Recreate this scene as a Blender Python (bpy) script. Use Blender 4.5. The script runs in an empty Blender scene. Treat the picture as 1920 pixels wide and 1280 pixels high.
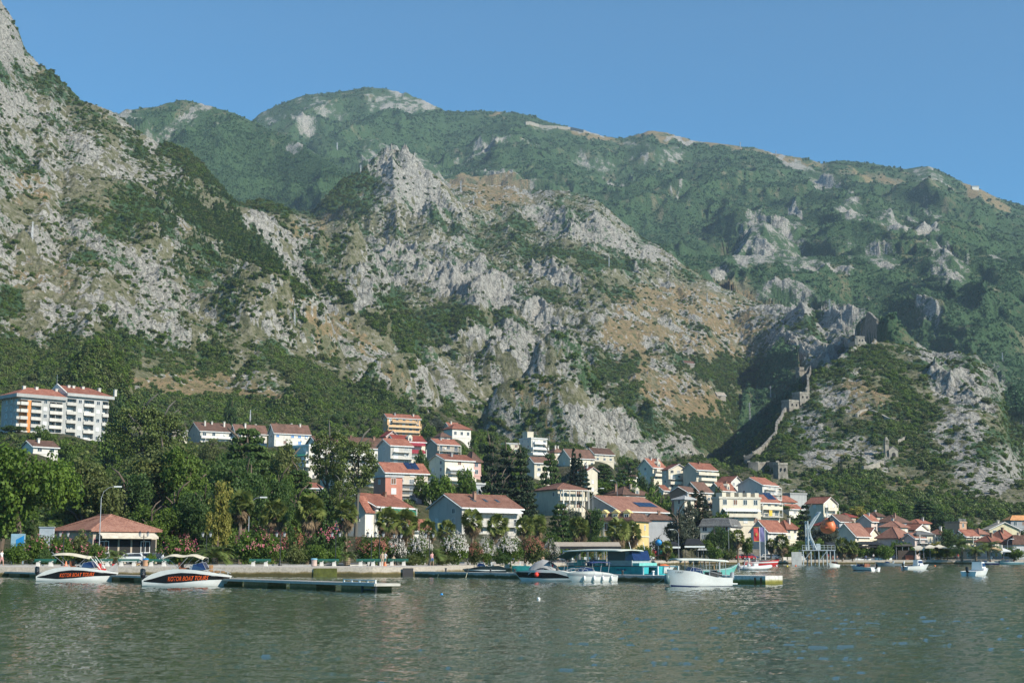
import bpy, math, random
import numpy as np
from math import sin, cos, pi, radians, sqrt, atan2
from mathutils import Vector, Matrix

# ------------------------------------------------------------------ camera, sky, sun, exposure
S = bpy.context.scene
COL = S.collection
F = 2667.0; CAMZ = 2.5; TH = math.atan(400/F)
cam_d = bpy.data.cameras.new('camera'); cam = bpy.data.objects.new('camera', cam_d); COL.objects.link(cam)
cam_d.sensor_width = 36; cam_d.lens = 36*F/1920; cam_d.clip_start = 0.5; cam_d.clip_end = 30000
cam.location = (0, 0, CAMZ); cam.rotation_euler = (pi/2+TH, 0, 0)
S.camera = cam
SUN_EL = radians(34); SUN_AZ = radians(124)      # azimuth clockwise from +Y
w = bpy.data.worlds.new('World'); S.world = w; w.use_nodes = True
nt = w.node_tree; nt.nodes.clear()
sky = nt.nodes.new('ShaderNodeTexSky'); sky.sky_type = 'NISHITA'; sky.sun_disc = False
sky.sun_elevation = SUN_EL; sky.sun_rotation = SUN_AZ
sky.altitude = 0; sky.air_density = 0.7; sky.dust_density = 0.0; sky.ozone_density = 8.0
bg = nt.nodes.new('ShaderNodeBackground'); bg.inputs[1].default_value = 0.142
wo = nt.nodes.new('ShaderNodeOutputWorld')
tn = nt.nodes.new('ShaderNodeMix'); tn.data_type = 'RGBA'; tn.blend_type = 'MULTIPLY'; tn.inputs[0].default_value = 1
tn.inputs[7].default_value = (.52, .95, .84, 1)                # clear cyan-blue summer air
nt.links.new(sky.outputs[0], tn.inputs[6]); nt.links.new(tn.outputs[2], bg.inputs[0]); nt.links.new(bg.outputs[0], wo.inputs[0])
sd = bpy.data.lights.new('sun', 'SUN'); sd.energy = 4.7; sd.angle = radians(0.5); sd.color = (1, 0.93, 0.80)
sun = bpy.data.objects.new('sun', sd); COL.objects.link(sun); sun.location = (200, -100, 300)
tosun = Vector((sin(SUN_AZ)*cos(SUN_EL), cos(SUN_AZ)*cos(SUN_EL), sin(SUN_EL)))
sun.rotation_euler = tosun.to_track_quat('Z', 'Y').to_euler()
S.view_settings.view_transform = 'Standard'; S.view_settings.look = 'None'
S.view_settings.exposure = 0.52; S.view_settings.gamma = 1.0
S.render.engine = 'CYCLES'
S.cycles.max_bounces = 6; S.cycles.diffuse_bounces = 3; S.cycles.glossy_bounces = 3
S.cycles.transmission_bounces = 3; S.cycles.transparent_max_bounces = 8; S.cycles.volume_bounces = 0
S.cycles.caustics_reflective = False; S.cycles.caustics_refractive = False

# ------------------------------------------------------------------ helpers
def ray(px, py):
    xc = (px-960)/F; yc = (640-py)/F
    d = cos(TH)-yc*sin(TH)
    return xc/d, (sin(TH)+yc*cos(TH))/d           # x/Y and (z-CAMZ)/Y
def P(px, py, Y):
    u, e = ray(px, py); return Vector((u*Y, Y, CAMZ+e*Y))
def waterY(py):                                    # distance at which the water shows at py
    return -CAMZ/ray(960, py)[1]

def tag(o, label=None, cat=None, group=None, kind=None):
    if label: o['label'] = label
    if cat: o['category'] = cat
    if group: o['group'] = group
    if kind: o['kind'] = kind
    return o
def empty(name, loc=(0, 0, 0), rz=0.0):
    o = bpy.data.objects.new(name, None); COL.objects.link(o)
    o.location = loc; o.rotation_euler = (0, 0, rz); o.empty_display_size = .5
    return o
def thing(name, label, cat, loc=(0, 0, 0), rz=0.0, group=None):
    return tag(empty(name, loc, rz), label, cat, group)
def link(name, me, parent=None):
    o = bpy.data.objects.new(name, me); COL.objects.link(o)
    if parent is not None: o.parent = parent
    return o
def copy_tree(o, parent=None):
    c = o.copy(); COL.objects.link(c)
    if parent is not None: c.parent = parent
    for ch in o.children: copy_tree(ch, c)
    return c

# numpy mesh
def npmesh(name, V, Fc, mat=None, smooth=False):
    V = np.asarray(V, dtype=np.float32).reshape(-1, 3); Fc = np.asarray(Fc, dtype=np.int32)
    n = Fc.shape[1]; me = bpy.data.meshes.new(name)
    me.vertices.add(len(V)); me.vertices.foreach_set('co', V.ravel())
    me.loops.add(Fc.size); me.loops.foreach_set('vertex_index', Fc.ravel())
    me.polygons.add(len(Fc)); me.polygons.foreach_set('loop_start', np.arange(len(Fc), dtype=np.int32)*n)
    if smooth: me.polygons.foreach_set('use_smooth', np.ones(len(Fc), dtype=bool))
    me.update(calc_edges=True)
    if mat: me.materials.append(mat)
    return me
def vattr(me, name, arr, typ='FLOAT'):
    a = me.attributes.new(name, typ, 'POINT')
    a.data.foreach_set('value' if typ == 'FLOAT' else 'color', np.asarray(arr, dtype=np.float32).ravel())

# little polygon collector
class MB:
    def __init__(s): s.v = []; s.f = []
    def add(s, vs, fs, M=None):
        n = len(s.v)
        for v in vs:
            v = Vector(v); s.v.append(tuple(M @ v) if M is not None else tuple(v))
        for f in fs: s.f.append(tuple(i+n for i in f))
        return s
    def box(s, x0, x1, y0, y1, z0, z1, M=None):
        return s.add([(x0,y0,z0),(x1,y0,z0),(x1,y1,z0),(x0,y1,z0),(x0,y0,z1),(x1,y0,z1),(x1,y1,z1),(x0,y1,z1)],
              [(3,2,1,0),(4,5,6,7),(0,1,5,4),(1,2,6,5),(2,3,7,6),(3,0,4,7)], M)
    def tube(s, pts, r, n=6, M=None, cap=True):
        pts = [Vector(p) for p in pts]
        if not isinstance(r, (list, tuple)): r = [r]*len(pts)
        vs = []; fs = []
        for i, p in enumerate(pts):
            d = (pts[min(i+1, len(pts)-1)]-pts[max(i-1, 0)]).normalized()
            up = Vector((0, 0, 1)) if abs(d.z) < .95 else Vector((0, 1, 0))
            a = d.cross(up).normalized(); b = d.cross(a)
            for k in range(n):
                t = 2*pi*k/n; vs.append(p+(a*cos(t)+b*sin(t))*r[i])
        for i in range(len(pts)-1):
            for k in range(n):
                fs.append((i*n+k, i*n+(k+1) % n, (i+1)*n+(k+1) % n, (i+1)*n+k))
        if cap: fs.append(tuple(range(n))[::-1]); fs.append(tuple((len(pts)-1)*n+k for k in range(n)))
        return s.add(vs, fs, M)
    def lathe(s, prof, n=12, M=None):                # prof: (r, z)
        vs = []; fs = []
        for r, z in prof:
            for k in range(n): vs.append((r*cos(2*pi*k/n), r*sin(2*pi*k/n), z))
        for i in range(len(prof)-1):
            for k in range(n): fs.append((i*n+k, i*n+(k+1) % n, (i+1)*n+(k+1) % n, (i+1)*n+k))
        fs.append(tuple(range(n))[::-1]); fs.append(tuple((len(prof)-1)*n+k for k in range(n)))
        return s.add(vs, fs, M)
    def prism(s, poly, z0, z1, M=None):              # poly in xy
        n = len(poly)
        return s.add([(x, y, z0) for x, y in poly]+[(x, y, z1) for x, y in poly],
              [tuple(range(n))[::-1], tuple(range(n, 2*n))]+[(i, (i+1) % n, n+(i+1) % n, n+i) for i in range(n)], M)
    def mesh(s, name, mat=None, smooth=False):
        me = bpy.data.meshes.new(name); me.from_pydata(s.v, [], s.f)
        if mat: me.materials.append(mat)
        if smooth:
            me.polygons.foreach_set('use_smooth', [True]*len(me.polygons))
        me.update(); return me
    def build(s, name, mat=None, parent=None, smooth=False):
        return link(name, s.mesh(name, mat, smooth), parent)

# ------------------------------------------------------------------ noise
def _h(ix, iy, seed):
    h = (ix.astype(np.uint32)*np.uint32(374761393)+iy.astype(np.uint32)*np.uint32(668265263)+np.uint32((seed*2246822519) & 0xffffffff))
    h = (h ^ (h >> np.uint32(13)))*np.uint32(1274126177)
    h = h ^ (h >> np.uint32(16))
    return (h & np.uint32(0xffffff)).astype(np.float32)/np.float32(0xffffff)
def perlin(x, y, seed=0):
    x = np.asarray(x, dtype=np.float64); y = np.asarray(y, dtype=np.float64)
    x0 = np.floor(x); y0 = np.floor(y); fx = (x-x0).astype(np.float32); fy = (y-y0).astype(np.float32)
    ix = x0.astype(np.int64); iy = y0.astype(np.int64)
    def g(dx, dy):
        a = _h(ix+dx, iy+dy, seed)*np.float32(2*pi)
        return np.cos(a)*(fx-dx)+np.sin(a)*(fy-dy)
    ux = fx*fx*fx*(fx*(fx*6-15)+10); uy = fy*fy*fy*(fy*(fy*6-15)+10)
    a = g(0, 0); b = g(1, 0); c = g(0, 1); d = g(1, 1)
    a = a+(b-a)*ux; c = c+(d-c)*ux
    return (a+(c-a)*uy)*1.5
def fbm(x, y, o=4, seed=0, gain=.5):
    r = 0; a = 1.0; t = 0
    for i in range(o):
        r = r+a*perlin(x*2**i, y*2**i, seed+i*17); t += a; a *= gain
    return r/t
def ridged(x, y, o=4, seed=0, gain=.5):
    r = 0; a = 1.0; t = 0; wgt = 1.0
    for i in range(o):
        n = 1-np.abs(perlin(x*2**i, y*2**i, seed+i*31)); n = n*n*wgt; wgt = np.clip(n*1.6, 0, 1)
        r = r+a*n; t += a; a *= gain
    return r/t
def sstep(a, b, x):
    t = np.clip((x-a)/(b-a), 0, 1); return t*t*(3-2*t)

# ------------------------------------------------------------------ materials
MATS = {}
def new_mat(name):
    m = bpy.data.materials.new(name); m.use_nodes = True; nt = m.node_tree
    return m, nt, nt.nodes['Principled BSDF']
def N(nt, typ, **kw):
    n = nt.nodes.new(typ)
    for k, v in kw.items():
        if k.startswith('i_'): n.inputs[int(k[2:])].default_value = v
        else: setattr(n, k, v)
    return n
def rgba(c): return (c[0], c[1], c[2], 1)
def mix(nt, fac, a, b, blend='MIX'):
    n = nt.nodes.new('ShaderNodeMix'); n.data_type = 'RGBA'; n.blend_type = blend
    for s, v in ((0, fac), (6, a), (7, b)):
        if hasattr(v, 'is_output') or isinstance(v, bpy.types.NodeSocket): nt.links.new(v, n.inputs[s])
        elif s == 0: n.inputs[0].default_value = v
        else: n.inputs[s].default_value = rgba(v)
    return n.outputs[2]
def math_(nt, op, a, b=None, c=None, clamp=False):
    n = nt.nodes.new('ShaderNodeMath'); n.operation = op; n.use_clamp = clamp
    for i, v in enumerate((a, b, c)):
        if v is None: continue
        if isinstance(v, bpy.types.NodeSocket): nt.links.new(v, n.inputs[i])
        else: n.inputs[i].default_value = v
    return n.outputs[0]
def noise(nt, scale, detail=4, rough=.55, vec=None, dist=0):
    n = N(nt, 'ShaderNodeTexNoise'); n.inputs['Scale'].default_value = scale
    n.inputs['Detail'].default_value = detail; n.inputs['Roughness'].default_value = rough
    n.inputs['Distortion'].default_value = dist
    if vec is not None: nt.links.new(vec, n.inputs['Vector'])
    return n.outputs['Fac']
def ramp(nt, fac, stops):
    n = nt.nodes.new('ShaderNodeValToRGB'); e = n.color_ramp.elements
    while len(e) < len(stops): e.new(.5)
    for i, (p, c) in enumerate(stops):
        e[i].position = p; e[i].color = rgba(c) if not isinstance(c, (int, float)) else (c, c, c, 1)
    nt.links.new(fac, n.inputs[0]); return n.outputs[0]
def objco(nt, scale=None):
    t = nt.nodes.new('ShaderNodeTexCoord')
    if scale is None: return t.outputs['Object']
    m = nt.nodes.new('ShaderNodeMapping'); m.inputs['Scale'].default_value = scale
    nt.links.new(t.outputs['Object'], m.inputs[0]); return m.outputs[0]
def bump(nt, bsdf, h, strength=.5, dist=.05):
    b = nt.nodes.new('ShaderNodeBump'); b.inputs['Strength'].default_value = strength; b.inputs['Distance'].default_value = dist
    nt.links.new(h, b.inputs['Height']); nt.links.new(b.outputs[0], bsdf.inputs['Normal'])
def plain(name, col, rough=.6, var=.12, scale=1.5, metal=0, bmp=0.0):
    """weathered plain surface: two noises move the colour a little"""
    if name in MATS: return MATS[name]
    m, nt, b = new_mat(name)
    o = objco(nt)
    n1 = noise(nt, scale, 5, .6, o); n2 = noise(nt, scale*9, 3, .6, o)
    f = math_(nt, 'MULTIPLY_ADD', n1, .7, math_(nt, 'MULTIPLY', n2, .3))
    c0 = tuple(max(0, x*(1-var*2.2)) for x in col); c1 = tuple(min(1, x*(1+var)) for x in col)
    nt.links.new(ramp(nt, f, [(.32, c0), (.62, c1)]), b.inputs['Base Color'])
    b.inputs['Roughness'].default_value = rough; b.inputs['Metallic'].default_value = metal
    if bmp: bump(nt, b, n2, .4, bmp)
    MATS[name] = m; return m
# ------------------------------------------------------------------ terrain control lines (photo positions turned into world crests)
SHORE = [(-900,165),(-300,166),(700,168),(790,171),(1000,240),(1150,315),(1290,392),(1500,398),(1920,405),(2300,412),(2900,430)]
def shoreY(px): return np.interp(px, [a for a, b in SHORE], [b for a, b in SHORE])
def shore_u(u): return shoreY(960+np.asarray(u)*F*.99)

def line_ue(pts):                       # (px,py,Y) -> arrays u, z, Y sorted on u
    L = []
    for px, py, Y in pts:
        u, e = ray(px, py); L.append((u, CAMZ+e*Y, Y))
    L.sort(); L = np.array(L); return L
class Layer:
    def __init__(s, ridge, base, p=1.0, back=.45):   # base: (px, Yb, zb)
        s.r = line_ue(ridge); s.b = sorted([(ray(px, 900)[0], Y, z) for px, Y, z in base]); s.b = np.array(s.b)
        s.p = p; s.back = back
    def z(s, u, Y):
        zr = np.interp(u, s.r[:, 0], s.r[:, 1]); Yr = np.interp(u, s.r[:, 0], s.r[:, 2])
        Yb = np.interp(u, s.b[:, 0], s.b[:, 1]); zb = np.interp(u, s.b[:, 0], s.b[:, 2])
        t = (Y-Yb)/(Yr-Yb)
        front = np.where(t > 0, zb+(zr-zb)*np.abs(t)**s.p, zb-(Yb-Y)*.3)
        backz = zr-(Y-Yr)*s.back
        k = (Yr-Yb)*.03
        return np.where(Y < Yr, front, backz)
LEFT = Layer([(-500,-420,1700),(-200,-230,1600),(0,-5,1450),(20,30,1440),(48,90,1420),(75,122,1400),(98,132,1390),(125,180,1370),(165,190,1350),(200,206,1340),(218,228,1320),(250,262,1300),
   (300,302,1270),(342,326,1250),(356,362,1240),(420,412,1210),(480,452,1180),(530,492,1150),(575,528,1130),(620,560,1110),(680,606,1080),(740,660,1050),(790,700,1020),
   (830,745,1000),(880,790,960),(940,840,900),(1020,890,840),(1200,960,780),(1500,1010,760)],
   [(-500,560,48),(0,600,45),(250,620,50),(500,700,62),(750,800,72),(900,780,60),(1200,700,40)], 1.12)
MID = Layer([(-300,420,2100),(300,440,2000),(440,412,1950),(470,396,1950),(500,386,1950),(520,393,1960),(560,396,2000),(610,388,2050),(655,374,2100),(690,362,2150),(740,350,2200),(820,346,2250),(900,342,2300),(960,350,2300),
   (1000,358,2280),(1040,356,2250),(1085,368,2200),(1115,372,2180),(1150,402,2150),(1200,448,2100),(1258,478,2050),(1270,500,2000),(1320,522,1950),(1400,560,1900),(1480,598,1850),(1560,640,1800),(1700,700,1750),(1920,760,1700),(2300,800,1700)],
   [(-300,900,60),(600,950,80),(900,900,70),(1200,880,60),(1320,930,45),(1400,1010,25),(1470,1010,25),(1560,960,50),(1920,1000,60)], 1.15)
FORT = Layer([(1150,1000,800),(1290,930,820),(1360,900,840),(1400,868,850),(1440,822,900),(1468,775,940),(1500,742,980),(1530,702,1030),(1580,668,1080),(1640,644,1120),(1700,648,1130),(1745,652,1120),(1790,660,1090),(1830,672,1060),
   (1868,702,1040),(1886,760,1000),(1900,850,950),(1925,905,900),(2000,960,880),(2300,1000,880)],
   [(1150,700,20),(1400,690,18),(1700,680,10),(1920,640,8),(2300,640,8)], .9)
SPIKE = Layer([(1000,760,2300),(1200,660,2400),(1290,560,2500),(1335,505,2600),(1360,480,2620),(1385,455,2640),(1408,424,2650),(1432,411,2660),(1452,425,2650),(1480,450,2620),(1520,482,2600),(1560,506,2560),(1600,524,2520),(1700,580,2450),(1900,660,2300)],
   [(1000,1800,200),(1400,1900,210),(1900,1800,200)], 1.1, .8)
RIGHT2 = Layer([(1500,560,2800),(1640,440,2950),(1660,398,3000),(1675,392,3000),(1720,412,2980),(1770,450,2950),(1820,500,2900),(1900,590,2800),(2100,700,2700)],
   [(1500,2300,300),(2100,2200,260)], 1.1, .8)
HILLA = Layer([(-200,300,3100),(100,240,3100),(200,216,3100),(240,206,3100),(290,199,3120),(348,184,3150),(400,200,3120),(440,212,3100),(470,227,3080),(560,262,2900),(640,318,2700),(700,350,2600),(800,400,2500),(1000,480,2300)],
   [(-200,1900,300),(400,2000,330),(700,2050,330),(1000,2000,330)], 1.1, .6)
BACK = Layer([(300,330,4300),(470,228,4300),(485,214,4300),(520,196,4350),(580,177,4350),(640,171,4400),(690,164,4400),(740,168,4400),(790,184,4350),(835,208,4300),(900,208,4300),(960,212,4250),(1000,219,4200),(1050,235,4150),(1100,247,4100),
   (1140,257,4100),(1170,260,4100),(1215,246,4100),(1250,248,4100),(1300,262,4050),(1400,275,4000),(1450,285,3950),(1520,297,3900),(1540,305,3900),(1560,301,3900),(1640,308,3850),(1700,318,3800),(1740,313,3800),(1760,320,3800),
   (1810,345,3750),(1835,352,3700),(1870,370,3700),(1900,381,3700),(1960,400,3650),(2300,480,3600),(2900,620,3500)],
   [(300,2200,330),(900,2150,300),(1400,1900,230),(1800,1300,110),(1920,1150,60),(2900,1000,40)], 1.0, .6)
LAYERS = [LEFT, MID, FORT, SPIKE, RIGHT2, HILLA, BACK]

# crests of spurs: points (px,py,Y), side slope, rockiness
SPURS = [
 ([(655,374,2080),(690,315,2060),(712,292,2050),(735,281,2050),(765,292,2040),(803,322,2020),(822,350,2000),(870,420,1900),(905,500,1750),(960,560,1650),(1020,620,1550),(1085,690,1400),(1130,760,1250),(1200,850,1050)], 1.05, 90, 1.0),
 ([(735,281,2050),(740,360,1930),(745,420,1850),(740,480,1720),(700,520,1600),(650,590,1450)], .95, 70, 1.0),
 ([(712,292,2050),(680,370,1980),(640,460,1850),(610,520,1750),(560,560,1650)], .8, 50, .9),
 ([(450,410,1900),(480,450,1800),(540,510,1650),(600,560,1550)], .8, 70, .9),
 ([(500,386,1950),(560,396,2000),(610,388,2050),(655,374,2080)], .8, 60, .9),
 ([(870,420,1900),(850,500,1750),(880,560,1600),(900,640,1450),(930,700,1300)], .8, 60, .9),
 ([(960,350,2280),(1040,356,2230),(1110,368,2180),(1150,402,2150),(1200,448,2100),(1262,480,2020)], 1.0, 80, 1.0),
 ([(1110,368,2180),(1060,420,2050),(1010,470,1900),(1000,500,1850)], .9, 60, .9),
 ([(1000,500,1850),(1050,560,1700),(1100,620,1550),(1150,680,1400)], .7, 40, .6),
 ([(1130,760,1250),(1190,810,1080),(1230,845,980),(1250,870,900)], .95, 50, 1.0),
 ([(1240,830,950),(1275,830,920),(1310,860,880),(1330,890,850)], 1.0, 40, 1.0),
 ([(1432,411,2660),(1455,470,2550),(1480,530,2400),(1500,560,2300)], 1.1, 60, 1.0),
 ([(1432,411,2660),(1395,460,2560),(1350,520,2400)], 1.1, 50, 1.0),
 ([(1432,411,2660),(1500,465,2600),(1560,500,2500),(1600,525,2450)], .9, 50, 1.0),
 ([(1385,455,2640),(1370,500,2500),(1335,520,2400)], 1.1, 40, .9),
 ([(1670,392,3000),(1730,430,2900),(1790,480,2750),(1830,540,2600)], .9, 70, .9),
 ([(1540,340,3500),(1600,370,3400),(1640,400,3300)], .8, 60, .8),
 ([(1640,470,2700),(1700,500,2600),(1770,540,2450)], .8, 60, .8),
 ([(1425,565,1750),(1500,568,1700),(1560,595,1600),(1600,610,1500),(1640,620,1400),(1690,640,1300)], .7, 60, .9),
 ([(1500,570,1650),(1520,620,1500),(1540,650,1400)], .8, 60, 1.0),
 ([(1580,668,1060),(1600,720,980),(1640,790,900),(1665,840,850),(1690,900,780)], .75, 40, .6),
 ([(1475,770,945),(1505,735,990),(1535,695,1040),(1580,660,1085),(1620,640,1110)], 1.2, 30, .8),
 ([(1745,652,1110),(1800,720,1000),(1840,790,930),(1860,860,870),(1870,930,800),(1875,960,760)], 1.5, 60, 1.0),
 ([(1700,650,1120),(1745,720,1000),(1790,800,920),(1815,880,850),(1830,940,780)], 1.3, 50, 1.0),
 ([(1468,775,930),(1500,800,880),(1530,850,820),(1550,900,760)], .8, 30, .8),
 ([(1400,868,850),(1440,868,820),(1490,890,780),(1530,920,740)], .8, 25, .7),
 ([(345,326,1240),(300,400,1100),(260,470,1000),(200,560,860),(150,640,740)], .6, 40, .8),
 ([(200,206,1330),(160,300,1180),(100,400,1020),(40,480,900)], .6, 50, .8),
 ([(98,132,1390),(70,200,1280),(40,250,1200),(0,330,1080)], 1.2, 60, 1.0),
 ([(620,560,1100),(560,600,1000),(500,650,880),(470,690,800)], .55, 40, .8),
 ([(740,660,1040),(690,700,950),(650,740,860)], .55, 30, .7),
 ([(400,200,3110),(350,230,3000),(300,270,2850),(280,300,2750)], .8, 50, 1.0),
 ([(760,170,4350),(740,210,4200),(700,240,4050)], .6, 60, .8),
]
def spur_world():
    out = []
    for pts, k, rr, rk in SPURS:
        W = np.array([tuple(P(*p)) for p in pts]); out.append((W, k, rr, rk))
    return out
SPW = spur_world()

# ground under the town: control points (px, Y, z); houses add theirs before the terrain is made
TOWN = []
for px in range(-1200, 3200, 60):
    Ys = float(shoreY(px)); TOWN += [(px, Ys+4, 1.1), (px, Ys+22, 1.2), (px, Ys+45, 1.3)]
for a_, b_, c_ in [(-400,700,620),(0,742,620),(100,738,620),(200,765,620),(350,785,640),(500,790,680),(620,790,720),(720,772,760),(820,785,780),(900,815,780),(1050,835,780),(1200,868,740),(1300,878,720),(1400,902,700),(1500,928,680),(1600,965,640),(1750,985,620),(1900,992,620),(2300,1000,620)]:
    for q_ in (.25, .45, .62, .8):
        TOWN.append((a_, float(shoreY(a_))+22+(c_-float(shoreY(a_))-22)*q_, 1.2+(P(a_, b_, c_).z-1.2)*q_**2))
    TOWN.append((a_, c_, P(a_, b_, c_).z)); TOWN.append((a_, c_*1.18, P(a_, b_-18, c_*1.18).z))
def town_z(u, Y):
    T = np.array(TOWN); tu = (T[:, 0]-960)/F/.99; ly = np.log(T[:, 1]); tz = T[:, 2]
    sh = u.shape; u = u.ravel(); L = np.log(Y.ravel()); num = np.zeros(u.shape); den = np.zeros(u.shape)
    for a, b, z in zip(tu, ly, tz):
        d2 = ((u-a)/.03)**2+((L-b)/.10)**2
        w_ = 1/(d2+.12)**2; num += w_*z; den += w_
    zt = num/den; s_ = sstep(16, 70, np.exp(L)-shore_u(u))
    return np.maximum(1.1+(zt-1.1)*s_, 1.1).reshape(sh)

def base_height(u, Y):
    """terrain height from world polar coordinates, before noise; returns z, rock weight, layer id"""
    z = None; lid = np.zeros(u.shape, dtype=np.int8)
    for i, L in enumerate(LAYERS):
        zi = L.z(u, Y)
        if z is None: z = zi
        else:
            lid = np.where(zi > z, i, lid); z = np.maximum(z, zi)
    return z, lid
def spur_height(x, y, z):
    rock = np.zeros(x.shape, dtype=np.float32)
    for W, k, rr, rk in SPW:
        best = np.full(x.shape, -1e9); bd = np.full(x.shape, 1e9)
        R = 420
        m = (x > W[:, 0].min()-R) & (x < W[:, 0].max()+R) & (y > W[:, 1].min()-R) & (y < W[:, 1].max()+R)
        if not m.any(): continue
        xm = x[m]; ym = y[m]; b = np.full(xm.shape, -1e9); dmin = np.full(xm.shape, 1e9)
        wob = 1+.35*perlin(xm/70, ym/70, 5)
        for i in range(len(W)-1):
            a, c = W[i], W[i+1]; dx, dy = c[0]-a[0], c[1]-a[1]; L2 = dx*dx+dy*dy
            t = np.clip(((xm-a[0])*dx+(ym-a[1])*dy)/L2, 0, 1)
            d = np.hypot(xm-a[0]-t*dx, ym-a[1]-t*dy)
            zz = a[2]+(c[2]-a[2])*t-k*wob*d
            b = np.maximum(b, zz); dmin = np.minimum(dmin, d)
        z[m] = np.maximum(z[m], b)
        rock[m] = np.maximum(rock[m], rk*np.exp(-(dmin/rr)**2)*(b > z[m]-12))
    return z, rock
# ------------------------------------------------------------------ foliage meshes
RNG = np.random.default_rng(7)
def leaf_quads(C, Nrm, size, rng, jitter=.9, aspect=1.0):
    """one quad per centre, roughly facing its normal with jitter"""
    n = len(C); d = Nrm+rng.normal(0, jitter, (n, 3)); d /= np.linalg.norm(d, axis=1)[:, None]+1e-9
    r = rng.normal(0, 1, (n, 3)); a = np.cross(d, r); a /= np.linalg.norm(a, axis=1)[:, None]+1e-9
    b = np.cross(d, a)
    s = (size*rng.uniform(.6, 1.35, n))[:, None]
    a = a*s*aspect; b = b*s
    V = np.stack([C-a-b*.6, C+a-b*.8, C+a*.8+b, C-a*.9+b*.8], axis=1).reshape(-1, 3)
    return V, np.arange(n*4).reshape(-1, 4)
def join(parts):
    Vs = []; Fs = []; Ts = []; o = 0
    for V, Fc, t in parts:
        Vs.append(V); Fs.append(Fc+o); o += len(V); Ts.append(np.full(len(V), t) if np.isscalar(t) else t)
    return np.concatenate(Vs), np.concatenate(Fs), np.concatenate(Ts)
def foliage_mesh(name, V, Fc, T, mat):
    me = npmesh(name, V, Fc, mat); vattr(me, 'tint', T); return me
def clumps(centres, radii, per, size, rng, flat=.8, jit=.8):
    """leaf clumps: quads on lumpy shells round each centre; tint differs from clump to clump"""
    parts = []
    for c, r in zip(centres, radii):
        d = rng.normal(0, 1, (per, 3)); d /= np.linalg.norm(d, axis=1)[:, None]
        q = c+d*(r*rng.uniform(.55, 1.05, per)**.6)[:, None]*np.array([1, 1, flat])
        V, Fc = leaf_quads(q, d+np.array([0, 0, .55]), size, rng, jit)
        t = rng.uniform(0, 1)*.62+.38*rng.uniform(0, 1, per)
        parts.append((V, Fc, np.repeat(t, 4)))
    return parts
def crown_mesh(name, mat, kind, rng, n=70, per=70, size=.045, asp=1.6):
    """crown: radius about 1 in xy, z from 0 to asp"""
    C = []; R = []
    if kind == 'round':
        k = 0
        while len(C) < n:
            d = rng.normal(0, 1, 3); d /= np.linalg.norm(d); rr = rng.uniform(.35, .85)
            p = d*rr; lob = 1+.22*np.sin(3*atan2(d[1], d[0])+k)+.12*np.sin(5*d[2]+2)
            p = p*np.array([lob, lob, .5*lob])+np.array([0, 0, .5])
            if p[2] < .06: continue
            C.append(p); R.append(rng.uniform(.14, .26))
        fl = .75
    elif kind == 'irregular':
        lobes = [(rng.uniform(-.55, .55), rng.uniform(-.55, .55), rng.uniform(.3, .8), rng.uniform(.3, .5)) for _ in range(8)]
        while len(C) < n:
            l = lobes[rng.integers(len(lobes))]; d = rng.normal(0, 1, 3); d /= np.linalg.norm(d)
            p = np.array(l[:3])+d*l[3]*rng.uniform(.5, 1)*np.array([1, 1, .6])
            if p[2] < .03: continue
            C.append(p); R.append(rng.uniform(.09, .19))
        fl = .7
    elif kind == 'pine':                    # open, flat-topped plates of needles
        while len(C) < n:
            z = rng.uniform(.25, 1); rr = (1-.55*abs(z-.62)/.4)*rng.uniform(.2, 1)**.6; a = rng.uniform(0, 2*pi)
            C.append(np.array([rr*cos(a), rr*sin(a), z])); R.append(rng.uniform(.12, .24))
        fl = .38
    elif kind == 'cedar':                   # broad cone in layers
        while len(C) < n:
            z = rng.integers(0, 11)/11+rng.uniform(-.02, .02); rr = (1-z)**.75*rng.uniform(.25, 1)**.6+.05; a = rng.uniform(0, 2*pi)
            C.append(np.array([rr*cos(a), rr*sin(a), z*.95+.03-.05*rr])); R.append(rng.uniform(.1, .2)*(1.1-.5*z))
        fl = .3
    elif kind == 'cypress':
        while len(C) < n:
            z = rng.uniform(0, 1); rr = (sin(pi*min(1, (z*.86+.14)))**.6)*(1-.25*z)*rng.uniform(.6, .9); a = rng.uniform(0, 2*pi)
            C.append(np.array([rr*cos(a), rr*sin(a), z*.97])); R.append(rng.uniform(.16, .3)*(1-.5*z))
        fl = .3
    C = [c*np.array([1, 1, asp]) for c in C]
    parts = clumps(C, R, per, size, rng, min(1, fl*1.15))
    V, Fc, T = join(parts)
    return foliage_mesh(name, V, Fc, T, mat)
def leafmat(name, lo, hi, rough=.55, trans=.40, scale=1.0):
    if name in MATS: return MATS[name]
    m, nt, b = new_mat(name)
    at = N(nt, 'ShaderNodeAttribute', attribute_name='tint'); oi = N(nt, 'ShaderNodeObjectInfo')
    f = math_(nt, 'ADD', math_(nt, 'MULTIPLY', at.outputs['Fac'], .78), math_(nt, 'MULTIPLY', oi.outputs['Random'], .22))
    c = ramp(nt, f, [(.12, lo), (.5, tuple((a+d)/2 for a, d in zip(lo, hi))), (.9, hi)])
    nt.links.new(c, b.inputs['Base Color']); b.inputs['Roughness'].default_value = rough
    b.inputs['Specular IOR Level'].default_value = .25
    tr = N(nt, 'ShaderNodeBsdfTranslucent'); nt.links.new(c, tr.inputs[0])
    ms = N(nt, 'ShaderNodeMixShader'); ms.inputs[0].default_value = trans
    nt.links.new(b.outputs[0], ms.inputs[1]); nt.links.new(tr.outputs[0], ms.inputs[2])
    nt.links.new(ms.outputs[0], nt.nodes['Material Output'].inputs[0])
    MATS[name] = m; return m
L_BROAD = leafmat('broad_leaves', (0.051, 0.098, 0.017), (0.175, 0.254, 0.041))
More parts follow.
